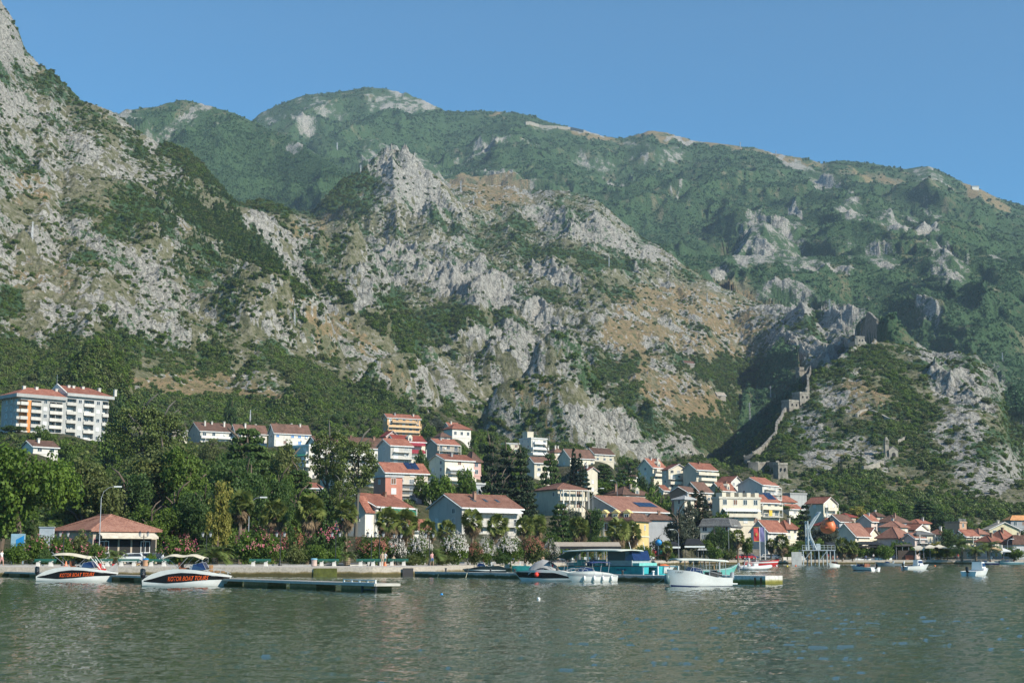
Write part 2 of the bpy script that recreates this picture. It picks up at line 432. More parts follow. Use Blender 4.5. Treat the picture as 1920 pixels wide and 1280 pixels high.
L_DARK = leafmat('dark_leaves', (0.034, 0.074, 0.023), (0.110, 0.175, 0.043))
L_OLIVE = leafmat('olive_leaves', (0.070, 0.093, 0.029), (0.208, 0.236, 0.073))
L_YELLOW = leafmat('yellow_leaves', (0.156, 0.168, 0.036), (0.480, 0.432, 0.108))
L_BRIGHT = leafmat('bright_leaves', (0.049, 0.095, 0.015), (0.166, 0.257, 0.037))
L_PINE = leafmat('pine_needles', (0.041, 0.068, 0.017), (0.138, 0.173, 0.038), trans=.1)
L_CYP = leafmat('cypress_needles', (0.012, 0.026, 0.012), (0.045, 0.075, 0.030), trans=.05)
L_GREY = leafmat('grey_green_leaves', (.045, .06, .04), (.15, .17, .11))
L_SCRUB = leafmat('scrub_leaves', (0.038, 0.069, 0.020), (0.148, 0.187, 0.048), trans=.1)
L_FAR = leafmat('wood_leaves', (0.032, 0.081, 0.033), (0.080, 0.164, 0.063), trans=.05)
BARK = plain('bark', (.12, .09, .065), .9, .2, 3)
PBARK = plain('palm_bark', (.20, .15, .10), .95, .25, 4)

# low shrubs for the hillsides
def shrub_mesh(name, mat, rng, n=9, per=16, size=.2, tall=.7, cone=False):
    C = []; R = []
    for i in range(n):
        a = rng.uniform(0, 2*pi); z = rng.uniform(0, 1)
        rr = (rng.uniform(.1, .6)) if not cone else (1-z)*.5*rng.uniform(.5, 1)
        C.append(np.array([rr*cos(a), rr*sin(a), z*tall])); R.append(rng.uniform(.28, .45) if not cone else .34*(1.05-z*.8))
    V, Fc, T = join(clumps(C, R, per, size, rng, .8 if not cone else .9, .6))
    me = foliage_mesh(name, V, Fc, T, mat); return me
# ------------------------------------------------------------------ houses: (label, corner px, left px, right px, base y, eave y, ridge y, distance, turn, roof, wall, roof colour, options)
# roof: G gable end on the left face, R gable end on the right face, H hip, X flat, M mansard
HOUSES = [
 ('long grey roof hut with two brown slopes below the big apartment block', 62, 40, 108, 850, 836, 826, 420, 45, 'G', 'white', 'brown', dict(fl=1)),
 ('small flat white building half hidden left of the brown-roofed terrace', 322, 300, 351, 822, 808, 801, 560, 30, 'X', 'white', 'grey', dict(fl=1)),
 ('white terraced house with brown roof, grey gable and long balcony above the dark magnolia', 375, 352, 440, 834, 807, 792, 600, 33, 'G', 'white', 'brown', dict(fl=2, balc=[0, 1], ch=3)),
 ('brown-roofed terrace half behind the cedar top', 442, 432, 500, 834, 810, 796, 605, 33, 'G', 'white', 'brown', dict(fl=2, ch=2)),
 ('white terraced house with bright blue shutters and brown roof', 514, 503, 581, 836, 810, 795, 600, 33, 'G', 'white', 'brown', dict(fl=2, balc=[0], ch=3, shut='blue')),
 ('brown-roofed house with dark grey gable left of the tall bare pine', 594, 573, 640, 870, 831, 818, 500, 35, 'G', 'white', 'brown', dict(fl=3, balc=[1])),
 ('tall narrow white apartment house with blue and green awnings', 578, 546, 590, 900, 836, 829, 470, -38, 'X', 'white', 'white', dict(fl=5, balc=[0, 1, 2, 3], awn=[(2, 'awnblue'), (3, 'awngreen')])),
 ('white house with brown roof and corner balconies behind the two pines', 650, 640, 722, 885, 836, 820, 480, 33, 'G', 'white', 'brown', dict(fl=4, balc=[0, 1, 2], ch=2)),
 ('pale grey house with blank side wall, red roof and two glazed balconies', 732, 708, 772, 872, 834, 823, 455, 35, 'G', 'pale', 'red', dict(fl=3, balc=[1, 2])),
 ('long white house with crimson awnings and a small arched dormer', 740, 724, 797, 868, 826, 816, 520, 30, 'G', 'white', 'darkred', dict(fl=3, balc=[1], awn=[(2, 'crimson'), (1, 'crimson')], dorm=1)),
 ('small pink house with dark red roof under the orange apartment house', 724, 713, 747, 832, 817, 808, 620, 35, 'R', 'pink', 'darkred', dict(fl=1)),
 ('orange and cream four storey house with balconies, highest in the town', 726, 717, 788, 818, 782, 776, 700, 30, 'G', 'orange', 'red', dict(fl=4, balc=[1, 2, 3], ch=2)),
 ('white bungalow with red hip roof at the top right of the hillside town', 848, 832, 883, 820, 803, 794, 680, 35, 'H', 'white', 'red', dict(fl=1)),
 ('low white house with red roof just behind the hip-roofed bungalow', 842, 832, 862, 808, 799, 792, 720, 35, 'G', 'white', 'red', dict(fl=1)),
 ('little white house with brown roof above the beige twin house', 826, 817, 844, 830, 818, 810, 620, 35, 'H', 'white', 'brown', dict(fl=1)),
 ('beige twin house with two red roofs and a shaded grey side', 820, 799, 861, 858, 832, 823, 560, 38, 'G', 'beige', 'red', dict(fl=2, balc=[0, 1])),
 ('white terrace house with glazed upper room and white awnings below red roof', 834, 804, 888, 900, 861, 852, 450, 40, 'G', 'white', 'red', dict(fl=3, balc=[0, 1], awn=[(1, 'awnwhite')], glass=1)),
 ('salmon house with brown hip roof tucked left of the dark cypresses', 884, 866, 902, 892, 865, 846, 500, 40, 'H', 'pink', 'brown', dict(fl=2)),
 ('tall beige block with stepped terraces and red roof above the coral house', 722, 700, 802, 940, 884, 868, 400, 33, 'G', 'beige', 'red', dict(fl=5, balc=[0, 1, 2, 3], solar=1)),
 ('coral pink flat-roofed house with white shutters', 722, 700, 754, 950, 894, 892, 370, 33, 'X', 'coral', 'grey', dict(fl=3, shut='white')),
 ('flat grey garage roof left of the white gabled house above the palms', 792, 770, 850, 945, 930, 928, 380, 30, 'X', 'concrete', 'grey', dict(fl=1)),
 ('white house with two steep gables and green awnings behind the pink oleanders', 704, 628, 772, 1012, 948, 926, 300, 62, 'G', 'white', 'red', dict(fl=3, twin=1, awn=[(2, 'green')], balc=[2])),
 ('large pale house with a broad grey gable wall and long red roof with skylights', 866, 804, 978, 1003, 950, 927, 318, 42, 'G', 'pale', 'red2', dict(fl=3, balc=[1], awn=[(2, 'awnwhite')], sky=3)),
 ('small white kiosk house with red roof between the palms', 775, 762, 800, 1010, 992, 976, 270, 40, 'G', 'white', 'red', dict(fl=1)),
 ('white modern tower house with stair tower and rounded balconies', 996, 974, 1026, 862, 822, 820, 640, 38, 'X', 'white', 'white', dict(fl=4, balc=[1, 2, 3], tower=1)),
 ('low white flat annex left of the modern tower house', 948, 940, 974, 850, 832, 829, 640, 25, 'X', 'white', 'white', dict(fl=2)),
 ('small beige house with brown hip roof right of the modern tower house', 1040, 1029, 1055, 866, 847, 838, 650, 35, 'H', 'beige', 'brown', dict(fl=2, ch=2)),
 ('white house with wide brown roof and blank grey gable above the slim cypresses', 1069, 1047, 1115, 872, 857, 842, 620, 38, 'G', 'cream', 'brown', dict(fl=2)),
 ('flat white house with brown shed roof at the foot of the rocks', 1115, 1097, 1151, 864, 850, 840, 650, 38, 'G', 'cream', 'brown', dict(fl=2)),
 ('white house glimpsed between the dark conifers, brown roof', 1002, 991, 1035, 895, 866, 857, 500, 35, 'G', 'white', 'brown', dict(fl=3)),
 ('tall white house front right of the paired slim cypresses', 1102, 1080, 1118, 925, 882, 876, 470, -50, 'G', 'cream', 'red', dict(fl=3)),
 ('white villa with open columned terrace under a wide red-brown roof', 1046, 1001, 1097, 958, 916, 905, 400, 30, 'H', 'cream', 'red2', dict(fl=2, balc=[0, 1], cols=1)),
 ('low house with brown roof behind the blue-gabled hall', 1072, 1060, 1112, 962, 941, 928, 430, 38, 'H', 'beige', 'brown', dict(fl=1)),
 ('house with bright red hip roof beyond the blue-gabled hall', 1134, 1117, 1163, 940, 921, 909, 520, 38, 'H', 'pale', 'red', dict(fl=1)),
 ('large beige house with broad brown hip roof and dormers', 1168, 1132, 1222, 945, 926, 911, 470, 35, 'H', 'beige', 'brown', dict(fl=1, ch=3, dorm=1)),
 ('great hall with blue-grey gable, long red roof and a row of narrow windows', 1163, 1072, 1252, 992, 957, 930, 400, 45, 'G', 'bluegrey', 'red2', dict(fl=1, hall=1, solar=1)),
 ('ornate yellow corner building with brown mansard roof and dormers', 1186, 1122, 1217, 1030, 974, 957, 335, -24, 'M', 'yellow', 'brown', dict(fl=2, dorm=3)),
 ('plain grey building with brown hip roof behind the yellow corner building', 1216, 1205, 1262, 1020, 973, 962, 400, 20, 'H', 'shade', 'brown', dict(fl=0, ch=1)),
 ('cream house with grey side, red roof and arched dormer under the rock face', 1224, 1197, 1248, 900, 875, 860, 560, 45, 'G', 'cream', 'red', dict(fl=3, balc=[1, 2], dorm=1, ch=2)),
 ('cream three storey house with pointed front gable and long glazed balcony', 1254, 1246, 1292, 916, 880, 870, 545, 28, 'R', 'cream', 'red', dict(fl=4, balc=[1, 2])),
 ('white block with deep dark balconies and blank grey side wall', 1306, 1281, 1344, 910, 879, 868, 540, 42, 'G', 'white', 'red', dict(fl=3, balc=[0, 1, 2], ch=1)),
 ('white house with pale blue gable and short red roof under the shadowed ravine', 1371, 1345, 1392, 922, 903, 893, 560, 42, 'R', 'white', 'red', dict(fl=2)),
 ('big grey gabled house with red roof below the old town wall', 1430, 1384, 1458, 935, 908, 895, 520, 50, 'G', 'pale', 'red', dict(fl=3, balc=[0, 1, 2])),
 ('brown brick house with dark brown roof left of the cypress pair', 1290, 1256, 1312, 945, 922, 912, 470, 60, 'G', 'brick', 'brown', dict(fl=2)),
 ('house with tall brown roof and cream front behind the cypress pair', 1312, 1281, 1335, 940, 921, 904, 500, 48, 'G', 'beige', 'brown', dict(fl=2)),
 ('white house with small red roof left of the dark green hillside', 1244, 1232, 1252, 933, 918, 910, 540, 50, 'G', 'white', 'red', dict(fl=2)),
 ('red-roofed house with arched dormers above the long cream block', 1352, 1330, 1380, 935, 918, 905, 520, 45, 'G', 'beige', 'red', dict(fl=2, dorm=1)),
 ('pale blue and white house right behind the grey-green tree', 1284, 1272, 1298, 962, 935, 928, 430, 38, 'H', 'white', 'grey', dict(fl=2)),
 ('long cream flat-roofed block with parapet piers and a sagging white awning', 1350, 1337, 1427, 985, 934, 930, 440, 22, 'X', 'cream', 'cream', dict(fl=3, awn=[(1, 'awnwhite')], piers=5, balc=[1])),
 ('house with striped red roof, solar panels and a yellow towel on its balcony', 1424, 1400, 1462, 968, 940, 928, 450, 42, 'G', 'cream', 'red', dict(fl=2, balc=[0, 1], solar=1, towel=1)),
 ('long white hall with dark grey mansard roof', 1370, 1313, 1408, 1015, 985, 968, 430, -22, 'M', 'white', 'slate', dict(fl=2)),
 ('square grey concrete house without windows under the fortress rock', 1482, 1470, 1513, 948, 926, 924, 580, 25, 'X', 'concrete', 'concrete', dict(fl=0)),
 ('beige house with open balconies and wide front gable beside the tall conifer', 1545, 1512, 1570, 982, 943, 932, 500, 42, 'R', 'cream', 'red', dict(fl=3, balc=[0, 1, 2])),
 ('low house with red hip roof under the grey concrete house', 1466, 1450, 1492, 955, 940, 929, 560, 35, 'H', 'white', 'red', dict(fl=1)),
 ('small white house with brown-red roof between trees above the flags', 1480, 1466, 1502, 966, 953, 946, 530, 35, 'G', 'white', 'red', dict(fl=1)),
 ('house with orange-red roof and dark gable behind the flagpoles', 1440, 1408, 1474, 1018, 995, 976, 420, 55, 'G', 'white', 'red', dict(fl=2)),
 ('cream house with bright red hip roof left of the tall dark conifer', 1474, 1453, 1497, 1013, 991, 975, 450, 45, 'H', 'cream', 'red', dict(fl=2, ch=1)),
 ('small house with blue gable and brown roof right of the balcony house', 1574, 1555, 1600, 988, 976, 965, 480, 55, 'G', 'bluegrey', 'brown', dict(fl=1)),
 ('low red roofed house seen above the blue-gabled one', 1586, 1574, 1604, 974, 968, 962, 520, 40, 'H', 'beige', 'darkred', dict(fl=1)),
 ('white house with plain grey gable wall and smooth orange-red roof near the lifeboat', 1604, 1566, 1631, 1018, 1003, 981, 435, 55, 'G', 'cream', 'red2', dict(fl=1)),
 ('small white gabled house tucked behind the plain grey gable wall', 1630, 1614, 1646, 1012, 1000, 990, 470, 55, 'R', 'white', 'red', dict(fl=1)),
 ('pink-walled house with steep hipped tile roof and chimney behind the hedge', 1684, 1645, 1713, 1031, 1008, 987, 430, 45, 'H', 'rose', 'red2', dict(fl=1)),
 ('white house with two narrow dark windows under a hipped roof', 1686, 1652, 1703, 1003, 987, 976, 455, 55, 'H', 'cream', 'red2', dict(fl=1)),
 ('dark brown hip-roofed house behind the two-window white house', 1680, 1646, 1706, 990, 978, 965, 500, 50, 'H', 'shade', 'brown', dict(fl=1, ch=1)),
 ('pink and beige house with small red roof and chimney among trees', 1634, 1608, 1648, 995, 976, 965, 500, 50, 'G', 'rose', 'red', dict(fl=2, ch=1)),
 ('house with faded brown roof highest in the old quarter', 1644, 1622, 1660, 978, 967, 959, 540, 45, 'H', 'beige', 'brown', dict(fl=1)),
 ('white gabled house with striped awning right of the hipped roofs', 1716, 1698, 1741, 1010, 993, 983, 465, 50, 'R', 'cream', 'red', dict(fl=1, awn=[(0, 'awnwhite')])),
 ('white balcony house with arched ground floor and grey roof', 1720, 1710, 1750, 1034, 1001, 995, 425, 25, 'H', 'cream', 'slate', dict(fl=2, balc=[1], arch=1)),
 ('grey house with red-brown roof left of the big dark tree on the quay', 1768, 1745, 1776, 1022, 1001, 991, 470, 55, 'H', 'pale', 'red2', dict(fl=1)),
 ('unfinished red brick and concrete block without a roof', 1800, 1772, 1813, 1003, 980, 978, 500, 50, 'X', 'rawbrick', 'rawbrick', dict(fl=2, raw=1)),
 ('white stepped modern house with framed terrace', 1812, 1800, 1836, 1032, 1004, 994, 430, 35, 'G', 'white', 'red', dict(fl=2, balc=[0], cols=1)),
 ('pale yellow house with wide front gable near the right edge', 1856, 1850, 1912, 1005, 992, 979, 500, 12, 'R', 'paleyellow', 'beige', dict(fl=1)),
 ('small brown-roofed house left of the yellow gable', 1836, 1829, 1846, 1015, 1000, 990, 480, 30, 'H', 'beige', 'red2', dict(fl=1)),
 ('house with bright red pointed hip roof below the yellow gable', 1880, 1862, 1904, 1020, 1009, 993, 455, 40, 'H', 'cream', 'red', dict(fl=1)),
 ('white arched house with two-toned red hip roof near the right edge', 1858, 1836, 1882, 1034, 1015, 1003, 425, 42, 'H', 'white', 'red', dict(fl=1, arch=1)),
 ('low building with dull brown hip roof at the far right edge', 1900, 1890, 1960, 1046, 1019, 1003, 420, 20, 'H', 'shade', 'brown', dict(fl=1)),
 ('flat orange-roofed grey building high at the right edge', 1896, 1888, 1975, 990, 974, 966, 560, 12, 'H', 'shade', 'orangeroof', dict(fl=1)),
 ('long white flat-roofed building showing between the trunks of the two tall pines', 636, 600, 722, 918, 872, 870, 425, 22, 'X', 'white', 'white', dict(fl=3, balc=[0, 1, 2])),
 ('low white house with blue front between the cedar and the tall pines', 560, 534, 604, 940, 914, 906, 400, 25, 'G', 'white', 'red', dict(fl=1)),
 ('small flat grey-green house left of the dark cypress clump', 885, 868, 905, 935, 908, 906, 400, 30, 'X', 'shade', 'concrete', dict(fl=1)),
 ('cream balcony block at the left of the grey concrete house', 1446, 1438, 1462, 962, 912, 905, 545, 40, 'G', 'cream', 'red', dict(fl=4, balc=[1, 2, 3])),
 ('low house with flat dark red roof behind the grey-leaved tree', 1540, 1528, 1566, 995, 984, 978, 470, 25, 'H', 'white', 'darkred', dict(fl=1)),
 ('long rose wall house with shallow roof right of the steep hipped one', 1716, 1704, 1728, 1030, 1008, 1000, 424, 30, 'G', 'rose', 'red2', dict(fl=1)),
 ('small white house with brown roof beside the cream twin gables on the slope', 1176, 1160, 1194, 905, 893, 886, 600, 40, 'G', 'white', 'brown', dict(fl=1)),
 ('small beige house with red roof on the slope above the coral house', 690, 676, 706, 905, 893, 884, 440, 35, 'G', 'beige', 'red', dict(fl=2)),
 ('white cottage with red roof just below the orange apartment house', 770, 756, 790, 840, 826, 818, 600, 40, 'G', 'white', 'red', dict(fl=1)),
 ('low white house with brown hip roof right of the rounded yellow building wall', 1330, 1318, 1350, 962, 950, 943, 500, 40, 'H', 'white', 'brown', dict(fl=1)),
 ('small red roofed house between the cedars and the two-window white house', 1722, 1708, 1744, 990, 980, 973, 520, 45, 'H', 'cream', 'red', dict(fl=1)),
 ('narrow white house with red roof left of the big grey tree trunk', 1392, 1382, 1410, 955, 940, 931, 500, 45, 'G', 'white', 'red', dict(fl=2)),
 ('tiny stone hut on the bare slope above the ravine', 1345, 1338, 1361, 746, 740, 735, 1150, 30, 'G', 'stone', 'stone', dict(fl=0)),
 ('ruined hut with dark roof on the dry slope left of the fortress', 1284, 1279, 1302, 684, 680, 676, 1400, 30, 'G', 'stone', 'brown', dict(fl=0)),
]
for h_ in HOUSES[:-2]:
    TOWN.append((h_[1], h_[7], P(h_[1], h_[4], h_[7]).z)); TOWN.append((h_[1], h_[7]+9, P(h_[1], h_[4], h_[7]).z+.6))
TOWN.append((40, 520, P(40, 812, 520).z)); TOWN.append((120, 530, P(120, 818, 530).z)); TOWN.append((190, 540, P(190, 832, 540).z))
TOWN.append((-60, 520, P(-60, 812, 520).z)); TOWN.append((160, 205, 1.6)); TOWN.append((160, 225, 1.8))
HOUSES.insert(0, ('wide low restaurant with red-brown hip roof and cream awnings behind the left tour boats', 172, 93, 292, 1056, 993, 964, 205, 42, 'H', 'beige', 'red2', dict(fl=1, awn=[(0, 'cream')], rest=1)))
# ------------------------------------------------------------------ mountain surface
# patches seen on the slopes: (px, py, rx, ry, angle, kind, strength)   kinds: r rock, g dry grass, v scrub, w wood
PATCH = [
 # left slope
 (30,60,80,110,20,'r',1.2),(60,170,110,30,30,'v',.9),(40,200,110,60,20,'r',.8),(190,230,80,20,20,'v',.9),(150,285,120,40,30,'r',.7),(120,250,150,18,30,'g',.8),
 (270,225,40,40,0,'r',.6),(330,320,60,25,60,'r',.9),(60,300,110,10,50,'r',.8),(50,360,70,40,10,'g',.9),(40,400,70,45,0,'v',.8),(150,390,60,40,20,'v',.9),
 (250,380,90,34,25,'v',1.1),(370,395,80,20,38,'w',1.3),(440,440,80,30,40,'w',1.7),(505,488,40,20,42,'w',1.4),
 (60,450,120,22,35,'r',.9),(250,500,230,26,32,'r',1.0),(80,530,110,50,20,'g',.8),(150,500,60,30,20,'v',.6),(20,570,30,30,0,'v',1.5),(200,440,50,40,50,'v',.9),
 (270,450,30,20,40,'v',.9),(340,420,22,12,30,'g',1.1),(150,600,120,40,10,'r',.7),(280,610,150,35,15,'r',1.0),(400,590,70,35,30,'v',.5),(480,560,70,20,40,'v',.6),(500,610,100,30,30,'r',.7),
 (600,600,70,14,40,'g',1.3),(650,610,90,10,42,'g',1.2),(620,650,60,30,40,'v',.6),(560,640,80,30,20,'r',.6),(700,680,60,16,42,'g',.8),
 (150,680,120,35,0,'w',1.3),(30,690,80,40,0,'w',1.8),(60,720,160,40,0,'w',2),(220,660,50,40,60,'w',.8),(400,665,45,40,20,'w',1.0),(300,680,70,26,10,'v',.7),
 (330,725,150,16,8,'g',2.0),(440,735,120,14,8,'g',1.8),(380,700,100,12,5,'g',1.2),(260,720,50,15,0,'g',1.2),(420,760,260,18,5,'w',1.3),(600,705,130,14,22,'w',1.9),(650,740,130,26,20,'w',2.1),(560,725,60,10,10,'g',.6),(700,770,130,30,15,'w',2.2),(560,780,140,25,0,'w',2),(780,790,60,15,20,'w',1.6),(860,790,70,16,5,'w',1.2),(180,770,120,30,0,'w',1.6),
 (590,522,26,10,48,'w',1.5),(640,552,40,12,42,'w',1.4),(700,602,46,12,45,'w',1.2),(760,650,40,12,48,'w',1.0),(610,578,60,9,42,'g',1.6),(660,620,60,8,45,'g',1.6),(560,535,40,12,40,'w',1.2),
 # middle mountain
 (735,320,75,55,0,'r',2.0),(700,360,40,40,30,'r',1.3),(800,380,50,40,30,'r',1.1),(640,390,60,16,-30,'g',1.0),(580,430,50,40,-40,'g',.9),(600,400,60,14,-10,'r',.7),(480,420,40,30,20,'r',1),(540,500,90,24,48,'r',1.0),
 (900,355,90,16,8,'g',1.6),(930,380,90,14,-8,'g',1.3),(960,425,60,14,-5,'v',1.2),(860,400,60,30,30,'r',.6),(800,450,60,50,20,'v',.7),(760,430,25,30,0,'v',.8),
 (720,520,80,34,-40,'r',1.7),(690,560,50,20,-40,'r',1.6),(790,510,45,24,20,'r',1.4),(880,500,40,14,30,'r',1.4),(900,545,100,26,15,'r',1.6),(1010,590,80,15,38,'r',1.4),
 (820,470,45,40,80,'r',.8),(620,460,40,30,20,'v',.6),(600,500,30,40,10,'v',.6),(830,600,80,30,-10,'w',1.5),(780,620,60,30,20,'w',1.2),(740,560,14,40,20,'v',1.2),
 (1060,420,90,30,20,'r',1.0),(1150,440,80,20,38,'r',1.0),(1220,480,60,15,30,'r',1.0),(1100,490,140,14,8,'v',1.6),(1040,520,45,14,15,'r',1.6),(1220,520,50,10,25,'r',.9),
 (1000,470,80,16,10,'v',.9),(1130,540,120,30,10,'v',.8),(920,640,110,26,20,'r',1.0),(980,640,60,20,25,'r',.9),(880,660,80,30,0,'v',.3),(930,730,140,24,10,'g',.6),
 (1170,625,30,34,20,'g',3),(1190,665,22,40,-20,'g',3),(1215,620,50,24,20,'g',1.8),(1260,570,120,40,5,'g',1.4),(1340,590,110,40,10,'g',1.2),(1300,640,140,40,10,'g',1.0),(1200,690,60,50,40,'g',1.0),(1300,760,110,30,15,'g',1.5),(1250,730,60,20,10,'g',1.2),
 (1390,700,80,30,0,'w',1.8),(1320,690,40,20,0,'w',.8),(1150,700,20,60,70,'w',1.3),(1170,740,20,40,70,'w',1.0),(1370,760,40,35,30,'w',.9),(1330,820,60,40,30,'w',1.2),
 (1150,800,80,30,25,'r',1.6),(1210,840,40,25,40,'r',1.6),(1280,850,40,28,30,'r',1.8),(700,700,140,20,40,'r',.5),(800,700,120,40,20,'r',.5),(860,760,120,30,10,'r',.5),(760,700,40,24,20,'g',.6),
 (1040,740,100,30,20,'g',.5),(640,720,60,10,20,'v',.5),
 # back left hills
 (240,225,40,10,10,'r',1.6),(270,232,26,8,10,'r',1.3),(330,235,45,14,-35,'r',2.2),(300,260,30,16,-40,'r',2.2),(375,205,28,14,-30,'r',2.0),(430,300,140,60,20,'w',2),(550,340,150,60,0,'w',2),(400,235,40,5,-20,'r',.9),
 (555,268,16,5,0,'r',2.6),(605,290,20,5,25,'r',2.4),(625,305,26,5,10,'r',2.2),(590,305,20,10,10,'g',1.5),(650,300,40,20,10,'v',.6),
 # back mountain
 (540,228,55,12,5,'r',1.7),(610,205,50,16,10,'r',.9),(745,190,34,18,10,'r',2.0),(700,185,26,16,0,'r',.8),(800,195,26,8,20,'r',1.6),(650,195,60,16,0,'v',.4),(820,235,160,24,3,'w',1.8),(960,250,160,18,8,'w',1.6),
 (870,228,40,4,-10,'g',1.6),(930,216,14,6,-20,'g',1.4),(1060,250,90,8,6,'g',2.0),(1070,245,90,3,5,'r',1.2),(920,270,90,7,-8,'r',1.1),(1000,275,30,8,0,'r',1.0),(850,310,50,6,20,'r',1.1),(930,335,60,8,15,'r',1.2),
 (1100,290,50,14,10,'r',.9),(1200,280,80,10,5,'r',.8),(1290,285,60,10,5,'r',.7),(1250,255,50,8,6,'g',2.2),(1340,268,60,5,10,'g',1.8),(1280,262,40,4,5,'r',1.2),(1480,295,60,6,14,'g',1.4),(1500,310,70,6,20,'r',1.0),(1560,345,60,8,30,'r',1.2),
 (1540,352,30,12,30,'r',1.6),(1600,365,30,10,30,'r',1.6),(1270,365,16,3,15,'r',.8),(1190,315,10,3,30,'r',2),(1150,320,30,4,20,'r',.9),(1490,390,14,6,30,'r',2),(1515,405,10,4,30,'r',1.8),
 (1600,420,22,26,10,'r',1.3),(1590,425,30,16,40,'r',1.0),(1680,430,40,28,20,'r',1.3),(1740,450,40,20,30,'r',1.3),(1760,480,50,14,40,'r',1.2),(1640,490,60,20,20,'r',1.2),(1660,520,30,20,40,'r',1.0),(1780,520,50,28,45,'r',1.1),
 (1440,460,60,40,0,'r',1.5),(1400,480,50,20,-50,'r',1.1),(1500,500,60,24,30,'r',1.4),(1560,520,40,10,0,'r',1.2),(1350,530,30,10,0,'r',1.0),(1680,340,120,12,10,'g',1.0),(1740,330,40,14,20,'r',1.0),(1840,362,36,10,35,'g',1.8),(1870,385,40,10,35,'g',1.2),
 (1750,380,30,4,20,'r',1.2),(1710,390,16,4,35,'r',1.6),(1840,430,16,4,10,'g',1.3),(1870,490,20,6,30,'r',1.0),(1740,610,22,10,10,'r',1.8),(1690,580,14,4,10,'r',1.6),(1720,595,12,4,0,'r',1.5),(1640,560,12,4,10,'r',1.2),
 # fort hill
 (1480,580,50,18,10,'r',1.8),(1560,610,60,22,10,'r',1.5),(1620,635,30,8,0,'r',1.2),(1520,650,70,30,10,'r',1.8),(1470,625,30,10,30,'r',1),(1500,610,60,9,-20,'v',1.2),(1640,640,40,6,-10,'g',1.0),(1600,690,40,30,0,'r',.7),(1690,730,120,30,38,'w',.9),
 (1620,735,60,12,8,'g',1.3),(1640,745,40,10,10,'g',1.0),(1520,800,60,40,30,'r',.9),(1530,860,40,30,50,'r',1.1),(1600,830,50,30,20,'r',1.0),(1570,850,30,10,10,'g',1.2),(1600,800,60,14,0,'v',.8),(1690,810,70,20,30,'w',.9),(1560,740,40,20,20,'r',.8),(1600,760,50,14,20,'g',1.0),(1540,830,60,30,40,'r',1.0),(1630,850,40,20,20,'r',1.0),(1590,905,80,22,0,'w',1.2),
 (1700,900,60,20,20,'g',.7),(1780,700,60,40,40,'r',1.6),(1840,720,50,50,60,'r',1.6),(1800,820,60,60,70,'r',1.4),(1860,880,50,60,70,'r',1.5),(1820,880,50,40,70,'r',1.2),(1730,860,60,50,50,'v',.8),(1720,945,120,18,5,'w',1.5),(1830,955,80,16,5,'w',1.3),
 (1900,820,30,120,80,'v',1.0),(1560,940,50,14,10,'v',1),(1740,770,60,20,45,'w',.9),(1420,800,70,50,40,'w',1.3),(1650,880,40,20,0,'r',.6),(1360,880,40,20,0,'w',1.2),
]
def paint(px, py):
    out = {k: np.zeros(px.shape, dtype=np.float32) for k in 'rgvw'}
    wx = perlin(px/22, py/22, 71)*9+perlin(px/7, py/7, 72)*3; wy = perlin(px/22, py/22, 73)*9+perlin(px/7, py/7, 74)*3
    px = px+wx; py = py+wy
    for cx, cy, rx, ry, an, k, st in PATCH:
        m = (np.abs(px-cx) < 2.2*max(rx, ry)) & (np.abs(py-cy) < 2.2*max(rx, ry))
        if not m.any(): continue
        a = radians(an); dx = px[m]-cx; dy = py[m]-cy
        d = ((dx*cos(a)+dy*sin(a))/rx)**2+((-dx*sin(a)+dy*cos(a))/ry)**2
        out[k][m] = np.maximum(out[k][m], st*np.exp(-d**1.5*.8))
    return out
def proj(u, e):                           # world direction -> photo position
    den = cos(TH)+e*sin(TH); return 960+F*u/den, 640-F*((e*cos(TH)-sin(TH))/den)

def detail(u, Y, z, rock, lid):
    """adds crags, gullies and canopy unevenness to the smooth slopes"""
    x = u*Y
    tz = 1-sstep(0, 1, 0*z)
    far = (lid == 6) | (lid == 5); mid = (lid == 1) | (lid == 3) | (lid == 4); near = (lid == 0) | (lid == 2)
    W1 = perlin(x/90, Y/90, 3)*25; W2 = perlin(x/90, Y/90, 4)*25
    gul = ridged((x+W1)/75, (Y+W2)/200, 4, 11)-.5
    cr = ridged((x+W1*.4)/26, (Y+z*.5)/40, 4, 21, .6)-.45
    fine = ridged((x+Y*.3)/7.5, (Y-x*.2)/10, 3, 41, .6)-.45
    gulf = ridged((x+W1*3)/330, (Y+W2*3)/650, 5, 15)-.5
    hgt = np.clip((z-40)/120, 0, 1)
    a1 = np.where(near, 14, np.where(mid, 26, 16)); a2 = np.where(near, 5.5, np.where(mid, 7.5, 6)); a3 = np.where(near, 2.2, np.where(mid, 3.6, 1.5))
    rk = .35+.9*rock
    a1 = np.where(lid == 2, 24, a1); a2 = np.where(lid == 2, 9, a2)
    st = (z+.38*x+W1*.35+.15*Y)/np.where(mid, 17, 10); sw = st-np.floor(st); strata = (sstep(0, .35, sw)-sw)*np.where(far, 0, np.where(mid, 7.5, 4.5))
    vf = ridged((x+.2*Y)/3.4, (Y+.4*x)/5, 2, 61)-.5
    return hgt*(strata*np.clip(rock+.1, 0, 1)+vf*1.3*(.2+rock)*(~far)+gul*a1*rk+cr*a2*rk+fine*a3*(.3+rock)+np.where(far, gulf*85, 0))

